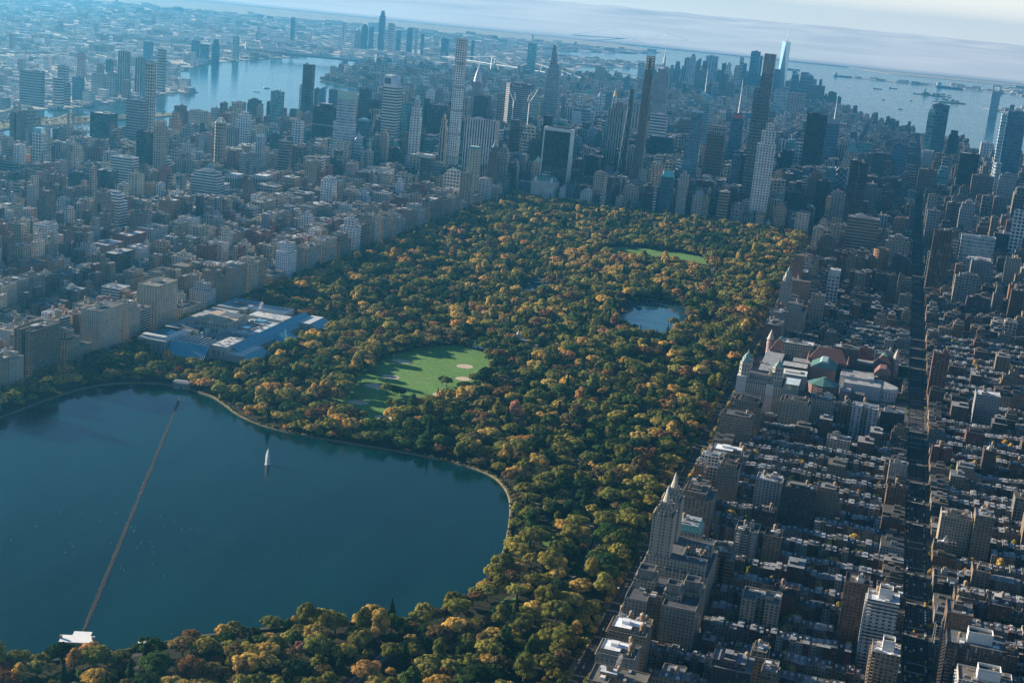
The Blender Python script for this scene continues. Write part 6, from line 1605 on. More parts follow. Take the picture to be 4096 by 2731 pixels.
    for ax, x0 in (('a', 849.5), ('b', 869), ('c', 11), ('d', -9)):
        y = -3050
        while y < -20:
            if rv.random() < .8: place(x0+rv.uniform(-.6, .6), y, rv.uniform(4, 6.5), True, rv.choice((0, 2, 3)), None, G0+.1, x0 > 860 or x0 < 0)
            y += rv.uniform(8, 12)
    # back gardens and side streets
    for xl, xr, ym in YARDS:
        n = int((xr-xl)/(6 if xl > 800 else 30))
        for _ in range(n):
            x = rv.uniform(xl, xr); y = ym+rv.uniform(-9, 9); rad = rv.uniform(2.8, 5.6) if rv.random() < .65 else rv.uniform(5.6, 8)
            if rv.random() < .5: y = ym+rv.choice((-1, 1))*(31+5.5); rad = rv.uniform(4.0, 6.6)
            if free(x, y, 5, 5) and (x > 0 or rv.random() < .6): place(x, y, rad, False, rv.choice((0, 1, 2, 3)), rv.choices((0, 1, 2, 3, 4, 5, 7), (3, 4, 3, 4, 6, 4, 1))[0], G0+.1, True)
    for s in range(98, 62, -1):
        for _ in range(4): place(1137+rv.choice((-14, 14)), st_y(s)+rv.uniform(10, 70), rv.uniform(2.6, 4.2), False, rv.choice((0, 2)), rv.choice((1, 2, 3, 4)), G0+.1, True)
    for (x, y, n, sp) in ((1105, -1620, 10, 14), (1105, -1500, 10, 12), (1100, -1740, 9, 14), (930, -1700, 6, 12), (985, -1462, 14, 46)):
        for _ in range(n): place(x+rv.uniform(-sp, sp), y+rv.uniform(-sp, sp)*.6, rv.uniform(3.5, 6.5), False, rv.choice((0, 1)), rv.choice((0, 2, 3, 4)), G0+.1, True)
    # islands, river park
    for _ in range(170):
        t = rv.random(); x = -1834+(155)*t*1.02+rv.uniform(-60, 70); y = -566+1583*t
        if inpoly(x, y, ROOS) and rv.random() < .7: place(x, y, rv.uniform(4, 8), False, rv.choice((0, 3)), rv.choice((2, 3, 4, 7)), 3, True)
    for P, n in ((LIBI, 60), (ELLIS, 20), (GOV, 120)):
        xs = [p[0] for p in P]; ys = [p[1] for p in P]
        for _ in range(n):
            x = rv.uniform(min(xs), max(xs)); y = rv.uniform(min(ys), max(ys))
            if inpoly(x, y, P) and not (P is LIBI and (x-1203)**2+(y-10234)**2 < 70**2): place(x, y, rv.uniform(8, 16), True, 1, rv.choice((0, 1, 7)), 3, True)
    pts.sort(key=lambda p: -p[3]/p[8]*(1 if (-20 < p[10] < 4116 and 0 < p[11] < 2780) else .01))
    bark = ground_mat('bark', (.06, .045, .035), (.09, .07, .055), .5, 3)
    LO, LI = leaf_mat('foliage', 'obj'), leaf_mat('foliage_mass', 'inst')
    hi = [crown_mesh('crown', 40+i, 4600, .040, k, LO) for i, k in enumerate(KINDS_)]; tk = [trunk_mesh('trunk', i, bark, k == 'cone') for i, k in enumerate(KINDS_)]
    lo = [crown_mesh('crown_small', 80+i, 1900, .060, k, LI) for i, k in enumerate(KINDS_)]
    NN = 290
    for p in pts[:NN]:
        x, y, z, rad, hs, rot, k, c, zz, city = p[:10]
        o = bpy.data.objects.new('street_tree' if city else 'park_tree', None); COL.objects.link(o); o.empty_display_size = 1
        o.location = (x, y, z); o.rotation_euler[2] = rot
        tint = jit(TREEC[c][1], r, .22)
        for nm, me in (('trunk', tk[k]), ('crown', hi[k])):
            q = bpy.data.objects.new(nm, me); COL.objects.link(q); q.parent = o; q.scale = (rad, rad, rad*hs); q.location = (0, 0, 1.35*rad*hs-.1); q.color = (*tint, 1)
        form = {'round': 'round', 'wide': 'spreading', 'tall': 'upright', 'loose': 'open', 'cone': 'conical'}[KINDS_[k]]
        sz = 'big' if rad > 10.4 else ('medium' if rad > 7 else 'small')
        reg(o, '%s %s %s %s tree' % (sz, form, TREEC[c][0], 'street' if city else 'park'), 'tree', 'trees along the avenues and in back gardens' if city else 'autumn trees in the park', pos=(x, y, z))
    rest = pts[NN:]; woodland('woodland', [p for p in rest if not p[9]], lo, tk, r, 'dense autumn woodland filling the rest of the park')
    woodland('street_greenery', [p for p in rest if p[9]], lo, tk, r, 'small trees in back gardens, along streets and on the river islands')
    print('TREES', len(pts))
def woodland(name, pts, lo, tk, r, label):
    me = bpy.data.meshes.new(name); me.from_pydata([(p[0], p[1], p[2]+1.35*p[3]*p[4]-.1) for p in pts], [], [])
    a = me.attributes.new('tint', 'FLOAT_COLOR', 'POINT'); a.data.foreach_set('color', [v for p in pts for v in (*jit(TREEC[p[7]][1], r, .25), 1)])
    a = me.attributes.new('scl', 'FLOAT_VECTOR', 'POINT'); a.data.foreach_set('vector', [v for p in pts for v in (p[3], p[3], p[3]*p[4])])
    a = me.attributes.new('rot', 'FLOAT', 'POINT'); a.data.foreach_set('value', [p[5] for p in pts])
    a = me.attributes.new('kind_index', 'INT', 'POINT'); a.data.foreach_set('value', [p[6] for p in pts])
    o = bpy.data.objects.new(name, me); COL.objects.link(o); stuff(o); o['label'] = label; o['category'] = 'trees'
    g = bpy.data.node_groups.new(name, 'GeometryNodeTree'); g.interface.new_socket('Geometry', in_out='INPUT', socket_type='NodeSocketGeometry'); g.interface.new_socket('Geometry', in_out='OUTPUT', socket_type='NodeSocketGeometry')
    N = g.nodes; lk = g.links.new; gi = N.new('NodeGroupInput'); go = N.new('NodeGroupOutput'); jn = N.new('GeometryNodeJoinGeometry'); chain = []
    for i in range(len(lo)):
        j2 = N.new('GeometryNodeJoinGeometry')
        for m_ in (lo[i], tk[i]):
            ob = bpy.data.objects.new('src', m_); oi = N.new('GeometryNodeObjectInfo'); oi.inputs[0].default_value = ob; lk(oi.outputs['Geometry'], j2.inputs[0])
        gt = N.new('GeometryNodeGeometryToInstance'); lk(j2.outputs[0], gt.inputs[0]); chain.append(gt)
    for gt in reversed(chain): lk(gt.outputs[0], jn.inputs[0])
    ip = N.new('GeometryNodeInstanceOnPoints'); ip.inputs['Pick Instance'].default_value = True
    def at(nm, ty): n = N.new('GeometryNodeInputNamedAttribute'); n.data_type = ty; n.inputs[0].default_value = nm; return n.outputs['Attribute']
    lk(gi.outputs[0], ip.inputs['Points']); lk(jn.outputs[0], ip.inputs['Instance']); lk(at('kind_index', 'INT'), ip.inputs['Instance Index']); lk(at('scl', 'FLOAT_VECTOR'), ip.inputs['Scale'])
    cx = N.new('ShaderNodeCombineXYZ'); lk(at('rot', 'FLOAT'), cx.inputs[2]); lk(cx.outputs[0], ip.inputs['Rotation']); lk(ip.outputs[0], go.inputs[0])
    md = o.modifiers.new('grow', 'NODES'); md.node_group = g
# ------------------------------------------------------------------ bridges, boats, cars, people and small things
def truss_bridge():
    sk = Sink(); s = Sty((.34, .30, .26)); d = sk.body; y = -45
    T = [-1400, -1590, -1780, -2080, -2230]; zt = [78, 78, 78, 78, 60]; d.box(-2450, -1180, y-12, y+12, 36, 40, Sty((.25, .24, .23)), 2)
    tr = sk.part('truss'); 
    for k in range(60):
        x = -1260-k*18; near_t = min(abs(x-t) for t in T[:4]); h = 14+34*max(0, 1-near_t/95)**1.3; x2 = x-18; n2 = min(abs(x2-t) for t in T[:4]); h2 = 14+34*max(0, 1-n2/95)**1.3
        if x2 < -2300: break
        for yy in (y-12, y+12): tr.bar((x, yy, 40+h), (x2, yy, 40+h2), .9, s); tr.bar((x, yy, 40), (x, yy, 40+h), .6, s); tr.bar((x, yy, 40), (x2, yy, 40+h2), .5, s); tr.bar((x2, yy, 40), (x, yy, 40+h), .5, s)
        tr.bar((x, y-12, 40+h), (x, y+12, 40+h), .5, s)
    for t in T[:4]:
        w = sk.part('tower')
        for yy in (y-13, y+13): w.box(t-3, t+3, yy-2.5, yy+2.5, 0, 95, s, 2); w.pyr(rect(5, 4, t, yy), 95, (t, yy, 108), s)
        w.box(t-2, t+2, y-13, y+13, 84, 90, s, 2); w.box(t-8, t+8, y-17, y+17, -2, 30, Sty((.4, .38, .34)), 2)
    o = sk.build('truss_bridge', (0, 0, 0)); reg(o, 'brown steel cantilever truss bridge over the river island', 'bridge', fixed=True, pos=(-1700, y, 40))
def susp(name, A, B, zt, zd, dw, ext, c, label, tw=8):
    """two towers at A and B (x, y), deck between and beyond, hanging cables"""
    sk = Sink(); A = Vector((*A, 0)); B = Vector((*B, 0)); u = (B-A).normalized(); n = Vector((-u.y, u.x, 0)); s = Sty(c); L_ = (B-A).length
    dk = sk.body; P, Q = A-u*ext, B+u*ext
    dk.face([tuple(P+n*dw+Vector((0, 0, zd))), tuple(P-n*dw+Vector((0, 0, zd))), tuple(Q-n*dw+Vector((0, 0, zd))), tuple(Q+n*dw+Vector((0, 0, zd)))], 2, s); dk.bar(P+Vector((0, 0, zd-4)), Q+Vector((0, 0, zd-4)), dw*.6, s)
    for T in (A, B):
        w = sk.part('tower')
        for k in (-1, 1): w.bar(T+n*dw*k, T+n*dw*k*.9+Vector((0, 0, zt)), tw, s, 2, tw*.7)
        for z in (zd+8, (zd+zt)/2, zt-6): w.bar(T-n*dw+Vector((0, 0, z)), T+n*dw+Vector((0, 0, z)), tw*.5, s)
    for k in (-1, 1):
        cb = sk.part('cable'); f = lambda t: A.lerp(B, t)+n*dw*k+Vector((0, 0, zd+6+(zt-zd-6)*(2*t-1)**2))
        for i in range(14): cb.bar(f(i/14), f((i+1)/14), tw*.22, s); cb.bar(f(i/14), Vector((f(i/14).x, f(i/14).y, zd)), tw*.07, s)
        cb.bar(A+n*dw*k+Vector((0, 0, zt)), P+n*dw*k+Vector((0, 0, zd)), tw*.22, s); cb.bar(B+n*dw*k+Vector((0, 0, zt)), Q+n*dw*k+Vector((0, 0, zd)), tw*.22, s)
    o = sk.build(name, (0, 0, 0)); reg(o, label, 'bridge', fixed=True, pos=tuple(A))
def boat_mesh(kind):
    sk = Sink(); L_ = {'ship': 1, 'ferry': 1}[kind]
    h = [(-.5, -.09), (.36, -.1), (.5, 0), (.36, .1), (-.5, .09)]; sk.body.frustum(scl(h, .9), 0, h, .06, Sty((.10, .09, .10) if kind == 'ship' else (.7, .7, .68)), 2)
    c = sk.part('superstructure'); c.box(-.46, -.3, -.07, .07, .06, .19, WHITE, 2) if kind == 'ship' else c.box(-.38, .3, -.075, .075, .06, .13, WHITE, 2)
    return sk
def boats():
    r = random.Random(4); S = [(-345, 13400, 240, .3, 'ship', 'dark cargo ship at anchor far out in the bay'), (300, 12800, 220, .2, 'ship', 'long freighter beneath the low cloud bank'), (860, 8300, 60, 1.2, 'ferry', 'white ferry leaving a long wake across the harbour'), (1010, 7100, 45, .4, 'ferry', 'small ferry on the harbour before the island'),
         (1480, 12600, 300, .1, 'ship', 'large white cruise ship berthed on the far bank'), (1080, 8700, 50, .8, 'ferry', 'small white boat heading for the statue island'), (760, 10400, 90, .1, 'ship', 'barge anchored left of the statue'), (900, 10900, 90, .05, 'ship', 'second barge anchored beyond the first'), (1300, 9500, 45, .3, 'ferry', 'tour boat just off the statue island'), (-2020, 2600, 40, .9, 'ferry', 'small ferry docked on the wide river'), (-1900, 3050, 30, .4, 'ferry', 'little boat moored by the river piers')]
    for x, y, l, a, k, lab in S:
        sk = boat_mesh(k); o = sk.build('ship' if k == 'ship' else 'ferry_boat', (x, y, .2), a); o.scale = (l, l, l); reg(o, lab, 'boat', fixed=True)
    wk = MB()
    for (x, y, l, a) in ((860, 8300, 520, 2.75), (1080, 8700, 260, 2.9), (1010, 7100, 260, .2), (1300, 9500, 220, .1)):
        d = Vector((math.cos(a), math.sin(a), 0)); n = Vector((-d.y, d.x, 0)); p = Vector((x, y, .12)); q = p+d*l; wk.face([tuple(p-n*2), tuple(q-n*14), tuple(q+n*14), tuple(p+n*2)], 2, Sty((.45, .55, .6)))
    o = wk.build('boat_wake', None); structure(o)
def statue():
    sk = Sink(); g = Sty((.22, .36, .32)); st = Sty((.42, .39, .33)); b = sk.part('pedestal')
    P = [(math.cos(a)*(34 if i % 2 else 20), math.sin(a)*(34 if i % 2 else 20)) for i, a in enumerate([2*math.pi*k/22 for k in range(22)])]; b.prism(P, 0, 12, st); b.frustum(rect(19, 19), 12, rect(12, 12), 46, st)
    B = sk.body; prof = [(46, 5.2), (56, 4.6), (66, 4.0), (74, 3.6), (79, 2.2), (81, 1.5), (83, 2.0), (86, 1.7), (88, .6)]
    for (z0, a), (z1, c) in zip(prof, prof[1:]): B.frustum(ell(a, a*.8, 9), z0, ell(c, c*.8, 9), z1, g, 2)
    B.bar((-2.5, 0, 77), (-4, 0, 90), 1.0, g, 2, .7); sk.part('torch').bar((-4, 0, 90), (-4, 0, 94), 1.1, Sty((.6, .45, .15))); B.box(1.6, 3.6, -1.4, -.6, 66, 73, g, 2)
    c = sk.part('crown')
    for k in range(5): a = (k-2)*.5; c.bar((0, 0, 86), (math.sin(a)*4, 0, 87+math.cos(a)*3), .25, g)
    o = sk.build('statue', (1203, 10234, 3)); reg(o, 'green robed statue with raised torch on star shaped base', 'statue', fixed=True)
def park_objects():
    # castle
    sk = Sink(); s = Sty((.30, .30, .29)); sk.body.box(-9, 9, -6, 6, -4, 9, PS((.3, .3, .29), 4, 5, .3, .5), 0); t = sk.part('tower'); t.box(-9, -3, -5, 1, 0, 18, s); t.pyr(ell(3.6, 3.6, 8, -6, -2), 18, (-6, -2, 25), Sty((.34, .34, .33))); sk.part('flagpole').bar((-6, -2, 24), (-6, -2, 31), .15, METAL)
    for k in range(8): sk.part('battlement').box(-9+k*2.3, -8+k*2.3, -6.2, -5.4, 9, 10.4, s)
    sk.body.box(9, 22, -5, 4, -4, 4, Sty((.26, .25, .24)), 2)
    o = sk.build('stone_castle', (507, -1668, ZP+6)); reg(o, 'small grey stone castle with round topped tower above the pond', 'castle', fixed=True); REFS.append(('small stone castle', 507, -1668))
    sk = Sink(); sk.body.box(-20, 20, -14, 10, 0, 8, Sty((.22, .2, .18))); o = sk.build('rock_outcrop', (512, -1660, ZP-2)); structure(o)
    # open air stage
    sk = Sink(); d = Sty((.45, .45, .44)); sk.body.box(-11, 11, -7, 5, 0, 1.2, Sty((.35, .33, .30)))
    g = sk.part('lighting_rig')
    for x in (-12, 12): g.bar((x, -7, 0), (x, -7, 13), .4, d); g.bar((x, 5, 0), (x, 5, 11), .4, d)
    for z in (10.5, 12.5): g.bar((-12, -7, z), (12, -7, z), .35, d)
    for k in range(8): g.bar((-12+3*k, -7, 10.5), (-10.5+3*k, -7, 12.5), .2, d)
    a = sk.part('seating')
    for k in range(6): a.prism([(x, y) for x, y in [(18*math.cos(t)*(1+k*.12), 6+16*math.sin(t)*(1+k*.12)) for t in (.2, .8, 1.4, 2.0, 2.6, 2.9)]], 0, .8+k*.7, Sty((.28, .27, .26)))
    sk.part('set_piece').box(-5, 6, -3, -1, 1.2, 5, Sty((.7, .7, .7)))
    o = sk.build('open_air_stage', (538, -1686, ZP)); reg(o, 'open air stage with lighting rig among dark trees', 'stage', fixed=True); REFS.append(('open air stage', 538, -1686))
    # terrace and fountain
    sk = Sink(); w = Sty((.36, .31, .25)); sk.body.box(-26, 26, 6, 24, 0, 7, PS((.34, .29, .23), 6, 8, .6, .7), 0, Sty((.3, .26, .22)), 1); sk.part('stair').box(-34, -27, -2, 22, 0, 4, w); sk.part('stair').box(27, 34, -2, 22, 0, 4, w)
    o = sk.build('arcaded_terrace', (374, -1052, ZP)); reg(o, 'brown stone arcaded terrace above a paved plaza', 'terrace', fixed=True); REFS.append(('brown arcaded terrace', 374, -1052))
    sk = Sink(); sk.body.prism(ell(14, 14, 20), 0, .9, w); sk.part('basin_water').cap(ell(13, 13, 20), .95, Sty((.05, .12, .16)), 3); f = sk.part('fountain_column'); f.prism(ell(2, 2, 10), .9, 4, w); f.prism(ell(3.4, 3.4, 12), 4, 4.6, w); f.bar((0, 0, 4.6), (0, 0, 8.5), .7, Sty((.14, .14, .12)), 2, .3)
    o = sk.build('plaza_fountain', (378, -1088, ZP)); reg(o, 'round stone fountain with bronze figure on the plaza', 'fountain', fixed=True)
    sk = Sink(); sk.body.frustum(rect(2.4, 2.4), 2, rect(1.5, 1.5), 21, Sty((.45, .38, .32))); sk.body.pyr(rect(1.5, 1.5), 21, (0, 0, 23), Sty((.45, .38, .32))); sk.part('pedestal').box(-2.4, 2.4, -2.4, 2.4, 0, 2.1, w); o = sk.build('obelisk', (235, -1756, ZP)); reg(o, 'slim pinkish stone obelisk among the trees behind the glass museum', 'obelisk', fixed=True)
    # water jet
    m, nt = mat('spray'); n = NT(nt); b = n.bsdf((.86, .9, .92, 1), .6, .2); tr = n.n('ShaderNodeBsdfTransparent'); mx = n.n('ShaderNodeMixShader'); n.l(n.ramp(n.noise(n.pos(), 1.6, 4, .7), .38, .62, .12, .9), mx.inputs[0]); n.l(tr.outputs[0], mx.inputs[1]); n.l(b.outputs[0], mx.inputs[2]); n.out(mx.outputs[0])
    mb = MB(); r = random.Random(2); z = ZP-.2
    for k in range(60):
        a = r.uniform(0, 6.28); q = r.uniform(.1, 1.0); h = r.uniform(8, 20.5)*(1-q*.12); c_, s_ = math.cos(a)*q, math.sin(a)*q
        mb.bar((c_*2.5, s_*2.5, 0), (c_*2.0, s_*2.0, h*.6), .6, METAL, 0, .7); mb.bar((c_*2.0, s_*2.0, h*.6), (c_*1.2, s_*1.2, h), .7, METAL, 0, .12)
    mb.prism(ell(3.6, 3.6, 14), 0, .25, METAL, 0)
    o = mb.build('water_jet', None, (397, -2381, z), mats=[m]); reg(o, 'tall white water jet rising from the reservoir', 'fountain', fixed=True); REFS.append(('white water jet', 397, -2381))
    # rubble dike across the reservoir
    mb = MB(); A = Vector((452, -2852, 0)); Bp = Vector((184, -2204, 0)); d = (Bp-A).normalized(); nn = Vector((-d.y, d.x, 0)); Lg = (Bp-A).length; t = 4
    gaps = [(.44, .47), (.61, .64), (.84, .9)]
    while t < Lg-2:
        f = t/Lg; inn = any(a < f < b for a, b in gaps); dens = 3 if not inn else (0 if r.random() < .93 else 1); taper = min(1, t/45)
        if f > .70: dens = min(dens, 2)
        for _ in range(dens):
            o_ = r.uniform(-2.0, 2.0)*(.3+.7*taper); p = A+d*t+nn*o_; s = r.uniform(.3, .75); c = r.uniform(.7, 1.3); q = [(p.x+s*math.cos(a)*r.uniform(.7, 1.2), p.y+s*math.sin(a)*r.uniform(.7, 1.2)) for a in (0, 1.2, 2.4, 3.7, 5)]; mb.frustum(q, z-.3, scl(q, .6, p.x, p.y), z+r.uniform(.1, .55), Sty((.085*c, .075*c, .06*c)))
        t += .62
    for a, b in ((0, 1),): 
        P, Q = A+d*Lg*a, A+d*Lg*b; w_ = 1.3; mb.face([(P.x-nn.x*w_, P.y-nn.y*w_, z+.06), (Q.x-nn.x*w_, Q.y-nn.y*w_, z+.06), (Q.x+nn.x*w_, Q.y+nn.y*w_, z+.06), (P.x+nn.x*w_, P.y+nn.y*w_, z+.06)][::-1], 2, Sty((.022, .028, .03)))
    o = mb.build('rubble_dike', None); stuff(o); o['label'] = 'broken line of rubble stones crossing the reservoir'; o['category'] = 'stones'
    # gulls resting on the water
    mb = MB(); s = .42; mb.frustum([(-s, 0), (0, -s*.4), (s, 0), (0, s*.4)], 0, [(-s*.7, 0), (0, -s*.2), (s*.6, 0), (0, s*.2)], s*.5, WHITE); mb.pyr([(s*.5, -s*.15), (s*.9, -s*.1), (s*.9, s*.1), (s*.5, s*.15)], s*.4, (s*.7, 0, s*.95), WHITE)
    g0 = mb.build('gull', None); first = True
    for k in range(34):
        x = 440-r.uniform(0, 1)*150+r.uniform(-25, 35); y = -2640-r.uniform(-60, 90)
        o = g0 if first else bpy.data.objects.new('gull', g0.data)
        if not first: COL.objects.link(o)
        first = False; o.location = (x, y, z); o.rotation_euler[2] = r.uniform(0, 6); o['group'] = 'gulls resting on the reservoir beside the stone dike'; reg(o, 'white gull resting on the dark reservoir beside the rubble dike', 'bird', 'gulls resting on the reservoir beside the stone dike', fixed=True)
    # arched bridge near the bottom shore
    sk = Sink(); s = Sty((.48, .47, .44)); A = Vector((503, -2842, ZP+4)); Bq = Vector((531, -2858, ZP+4)); A0 = A.copy(); Bq = Bq-A0; u = Bq.normalized(); nq = Vector((-u.y, u.x, 0))*2.6
    for k in range(8):
        p, q = Bq*(k/8), Bq*((k+1)/8); hz = lambda t: 1.6*math.sin(math.pi*t); p = p+Vector((0, 0, hz(k/8))); q = q+Vector((0, 0, hz((k+1)/8)))
        sk.body.face([tuple(p-nq), tuple(q-nq), tuple(q+nq), tuple(p+nq)], 2, s); rl = sk.part('railing')
        for sg in (-1, 1): rl.bar(p+nq*sg+Vector((0, 0, 1)), q+nq*sg+Vector((0, 0, 1)), .16, WHITE); rl.bar(p+nq*sg, p+nq*sg+Vector((0, 0, 1)), .1, WHITE); rl.bar(p+nq*sg+Vector((0, 0, -3.8*abs(2*(k/8)-1)**1.5-.4)), q+nq*sg+Vector((0, 0, -3.8*abs(2*((k+1)/8)-1)**1.5-.4)), .35, WHITE)
    o = sk.build('arched_footbridge', tuple(A0)); reg(o, 'pale cast iron arched footbridge near the bottom shore', 'bridge', fixed=True); REFS.append(('arched footbridge', 517, -2850))
def people():
    """small strolling and playing figures; one skinned body mesh, shared"""
    def body(seed):
        r = random.Random(seed); a = r.uniform(.15, .45); b = r.uniform(-.3, .5)
        J = [((0, 0, .95), .14), ((0, 0, 1.2), .15), ((0, 0, 1.45), .12), ((0, 0, 1.56), .06), ((0, .02, 1.7), .11), ((.1, 0, .9), .1), ((.12, a*.5, .48), .07), ((.12, a*.2, .06), .05), ((.12, a*.2+.12, .03), .045), ((-.1, 0, .9), .1), ((-.12, -a*.4, .48), .07), ((-.12, -a*.7, .06), .05), ((-.12, -a*.7+.12, .03), .045),
             ((.2, 0, 1.42), .065), ((.28, b*.3, 1.15), .045), ((.28, b, .95), .035), ((-.2, 0, 1.42), .065), ((-.28, -b*.3, 1.15), .045), ((-.28, -b*.6, .95), .035)]
        E = [(0, 1), (1, 2), (2, 3), (3, 4), (0, 5), (5, 6), (6, 7), (7, 8), (0, 9), (9, 10), (10, 11), (11, 12), (2, 13), (13, 14), (14, 15), (2, 16), (16, 17), (17, 18)]
        me = bpy.data.meshes.new('person'); me.from_pydata([j[0] for j in J], E, []); o = bpy.data.objects.new('tmp', me); COL.objects.link(o); md = o.modifiers.new('s', 'SKIN')
        for i, (p, rd) in enumerate(J): sv = me.skin_vertices[0].data[i]; sv.radius = (rd, rd*.8); sv.use_root = (i == 0)
        dg = bpy.context.evaluated_depsgraph_get(); m2 = bpy.data.meshes.new_from_object(o.evaluated_get(dg)); m2.name = 'person'; bpy.data.objects.remove(o); return m2
    ms = [body(i) for i in range(4)]; m, nt = mat('clothing'); n = NT(nt); n.out(n.bsdf(n.n('ShaderNodeObjectInfo').outputs['Color'], .8, .2).outputs[0])
    for q in ms: q.materials.clear(); q.materials.append(m)
    r = random.Random(9); C_ = [('dark', (.05, .05, .06)), ('white', (.7, .7, .7)), ('blue', (.08, .15, .4)), ('red', (.45, .06, .05)), ('grey', (.25, .25, .26))]
    spots = [(r.uniform(395, 455), r.uniform(-2060, -1790)) for _ in range(44)]+[(371+r.uniform(-6, 6), -2090+r.uniform(-6, 6)) for _ in range(6)]+[(515+r.uniform(0, 26), -2822+r.uniform(0, 12)) for _ in range(6)]
    for k, (x, y) in enumerate(spots):
        c = r.choice(C_); o = bpy.data.objects.new('person', r.choice(ms)); COL.objects.link(o); o.location = (x, y, ZP+.05); o.rotation_euler[2] = r.uniform(0, 6.28); o.color = (*c[1], 1); o.scale = (1.02,)*3
        wh = 'standing on the sunny ball field' if k < 50 else 'walking on the path by the footbridge'; g_ = 'people playing on the great lawn' if k < 50 else 'walkers on the path'
        reg(o, 'person in %s clothes %s' % (c[0], wh), 'person', g_, fixed=False, refs='people')
def cars():
    def mesh(kind, c):
        sk = Sink(); l, w, h = {'car': (4.6, 1.85, .85), 'van': (5.6, 2.1, 1.2), 'bus': (12, 2.6, 1.3)}[kind]; S = Sty(c); b = sk.body
        pr = chamf(w, l, .25); b.frustum(scl(pr, .97), .35, pr, h*.75, S); b.frustum(pr, h*.75, scl(pr, .93), h, S)
        top = {'car': 1.45, 'van': 2.3, 'bus': 3.1}[kind]; k = {'car': .5, 'van': .85, 'bus': .97}[kind]; g = sk.part('windows'); g.frustum(rect(w*.9, l*k*1.1, 0, -.1), h, rect(w*.8, l*k*.85, 0, -.1), top-.06, Sty((.03, .04, .05)), 3, False); sk.part('roof').box(-w*.4, w*.4, -l*k*.43-.1, l*k*.43-.1, top-.08, top, S, 2)
        for x in (-1, 1):
            for y in (-1, 1):
                wl = sk.part('wheel'); P = [(x*w*.47, y*l*.3+.34*math.cos(t), .34+.34*math.sin(t)) for t in [k_*math.pi/4 for k_ in range(8)]]; Q = [(p[0]-x*.22, p[1], p[2]) for p in P]
                wl.face(P if x > 0 else P[::-1], 2, DARK)
                for i in range(8): wl.face([P[i], Q[i], Q[(i+1) % 8], P[(i+1) % 8]], 2, DARK)
        return sk
    types = [('yellow taxi', 'car', (.75, .48, .03), 'taxi'), ('black car', 'car', (.02, .02, .022), 'car'), ('white car', 'car', (.7, .7, .7), 'car'), ('silver car', 'car', (.4, .41, .42), 'car'), ('blue car', 'car', (.04, .08, .2), 'car'), ('white van', 'van', (.72, .72, .7), 'van'), ('red car', 'car', (.35, .03, .03), 'car'), ('white bus', 'bus', (.65, .66, .68), 'bus')]
    r = random.Random(6); src = {}; n = 0; spots = []
    for lane in (-9.2, 9.2):
        y = -2690
        while y < -900:
            if r.random() < .62: spots.append((1137+lane, y, 0, 'parked along the avenue'))
            y += 6.6
    for lane in (-4.9, -1.6, 1.7, 5.0):
        y = -2680+r.uniform(0, 30)
        while y < -700: spots.append((1137+lane, y, 0, 'driving on the avenue')); y += r.uniform(25, 90)
    for lane in (-9, 9.2):
        y = -2800
        while y < -1300:
            if r.random() < .5: spots.append((860+lane, y, 0, 'parked at the park edge'))
            y += 7
    for lane in (-3, 3):
        y = -2780
        while y < -900: spots.append((860+lane, y, 0, 'driving beside the park')); y += r.uniform(30, 110)
    spots.sort(key=lambda s: (s[0]-CAM[0])**2+(s[1]-CAM[1])**2); spots = [s for s in spots if -10 < proj([s[0], s[1], 3])[0] < 4110 and proj([s[0], s[1], 3])[1] < 2760][:280]
    for x, y, a, wh in spots:
        t = r.choices(types, (3, 5, 4, 4, 2, 2, 1, .5 if 'driving' in wh else 0))[0]
        if t[0] not in src: o = mesh(t[1], t[2]).build({'taxi': 'yellow_taxi', 'bus': 'city_bus', 'van': 'delivery_van', 'car': 'car'}[t[3]], (x, y, G0+.02)); src[t[0]] = o
        else:
            s0 = src[t[0]]; o = s0.copy(); COL.objects.link(o); o.location = (x, y, G0+.02)
            for ch in s0.children:
                c2 = ch.copy(); COL.objects.link(c2); c2.parent = o
        reg(o, '%s %s' % (t[0], wh), t[3], 'vehicles on the avenues', refs='road')
def cranes():
    for i, (x, y) in enumerate(((-262, 900), (-205, 900))):
        sk = Sink(); w = Sty((.68, .67, .62)); z0 = 175; sk.body.bar((0, 0, z0-60), (0, 0, z0+40), 1.6, w)
        j = sk.part('jib'); j.bar((2, 0, z0+34), (28, 0, z0+82), 1.1, w, 2, .7); j.bar((-6, 0, z0+38), (-2, 0, z0+58), .8, w); j.bar((-2, 0, z0+58), (28, 0, z0+82), .3, w); sk.part('counterweight').box(-9, -4, -2, 2, z0+32, z0+38, Sty((.5, .5, .48)))
        o = sk.build('tower_crane', (x, y, 0), (0.0, 0.15)[i]); o.scale = (1 if i else -1, 1, 1); reg(o, ['white luffing crane leaning away from the twin crane beside it', 'second white luffing crane in front of the grey slab tower'][i], 'crane', fixed=True)
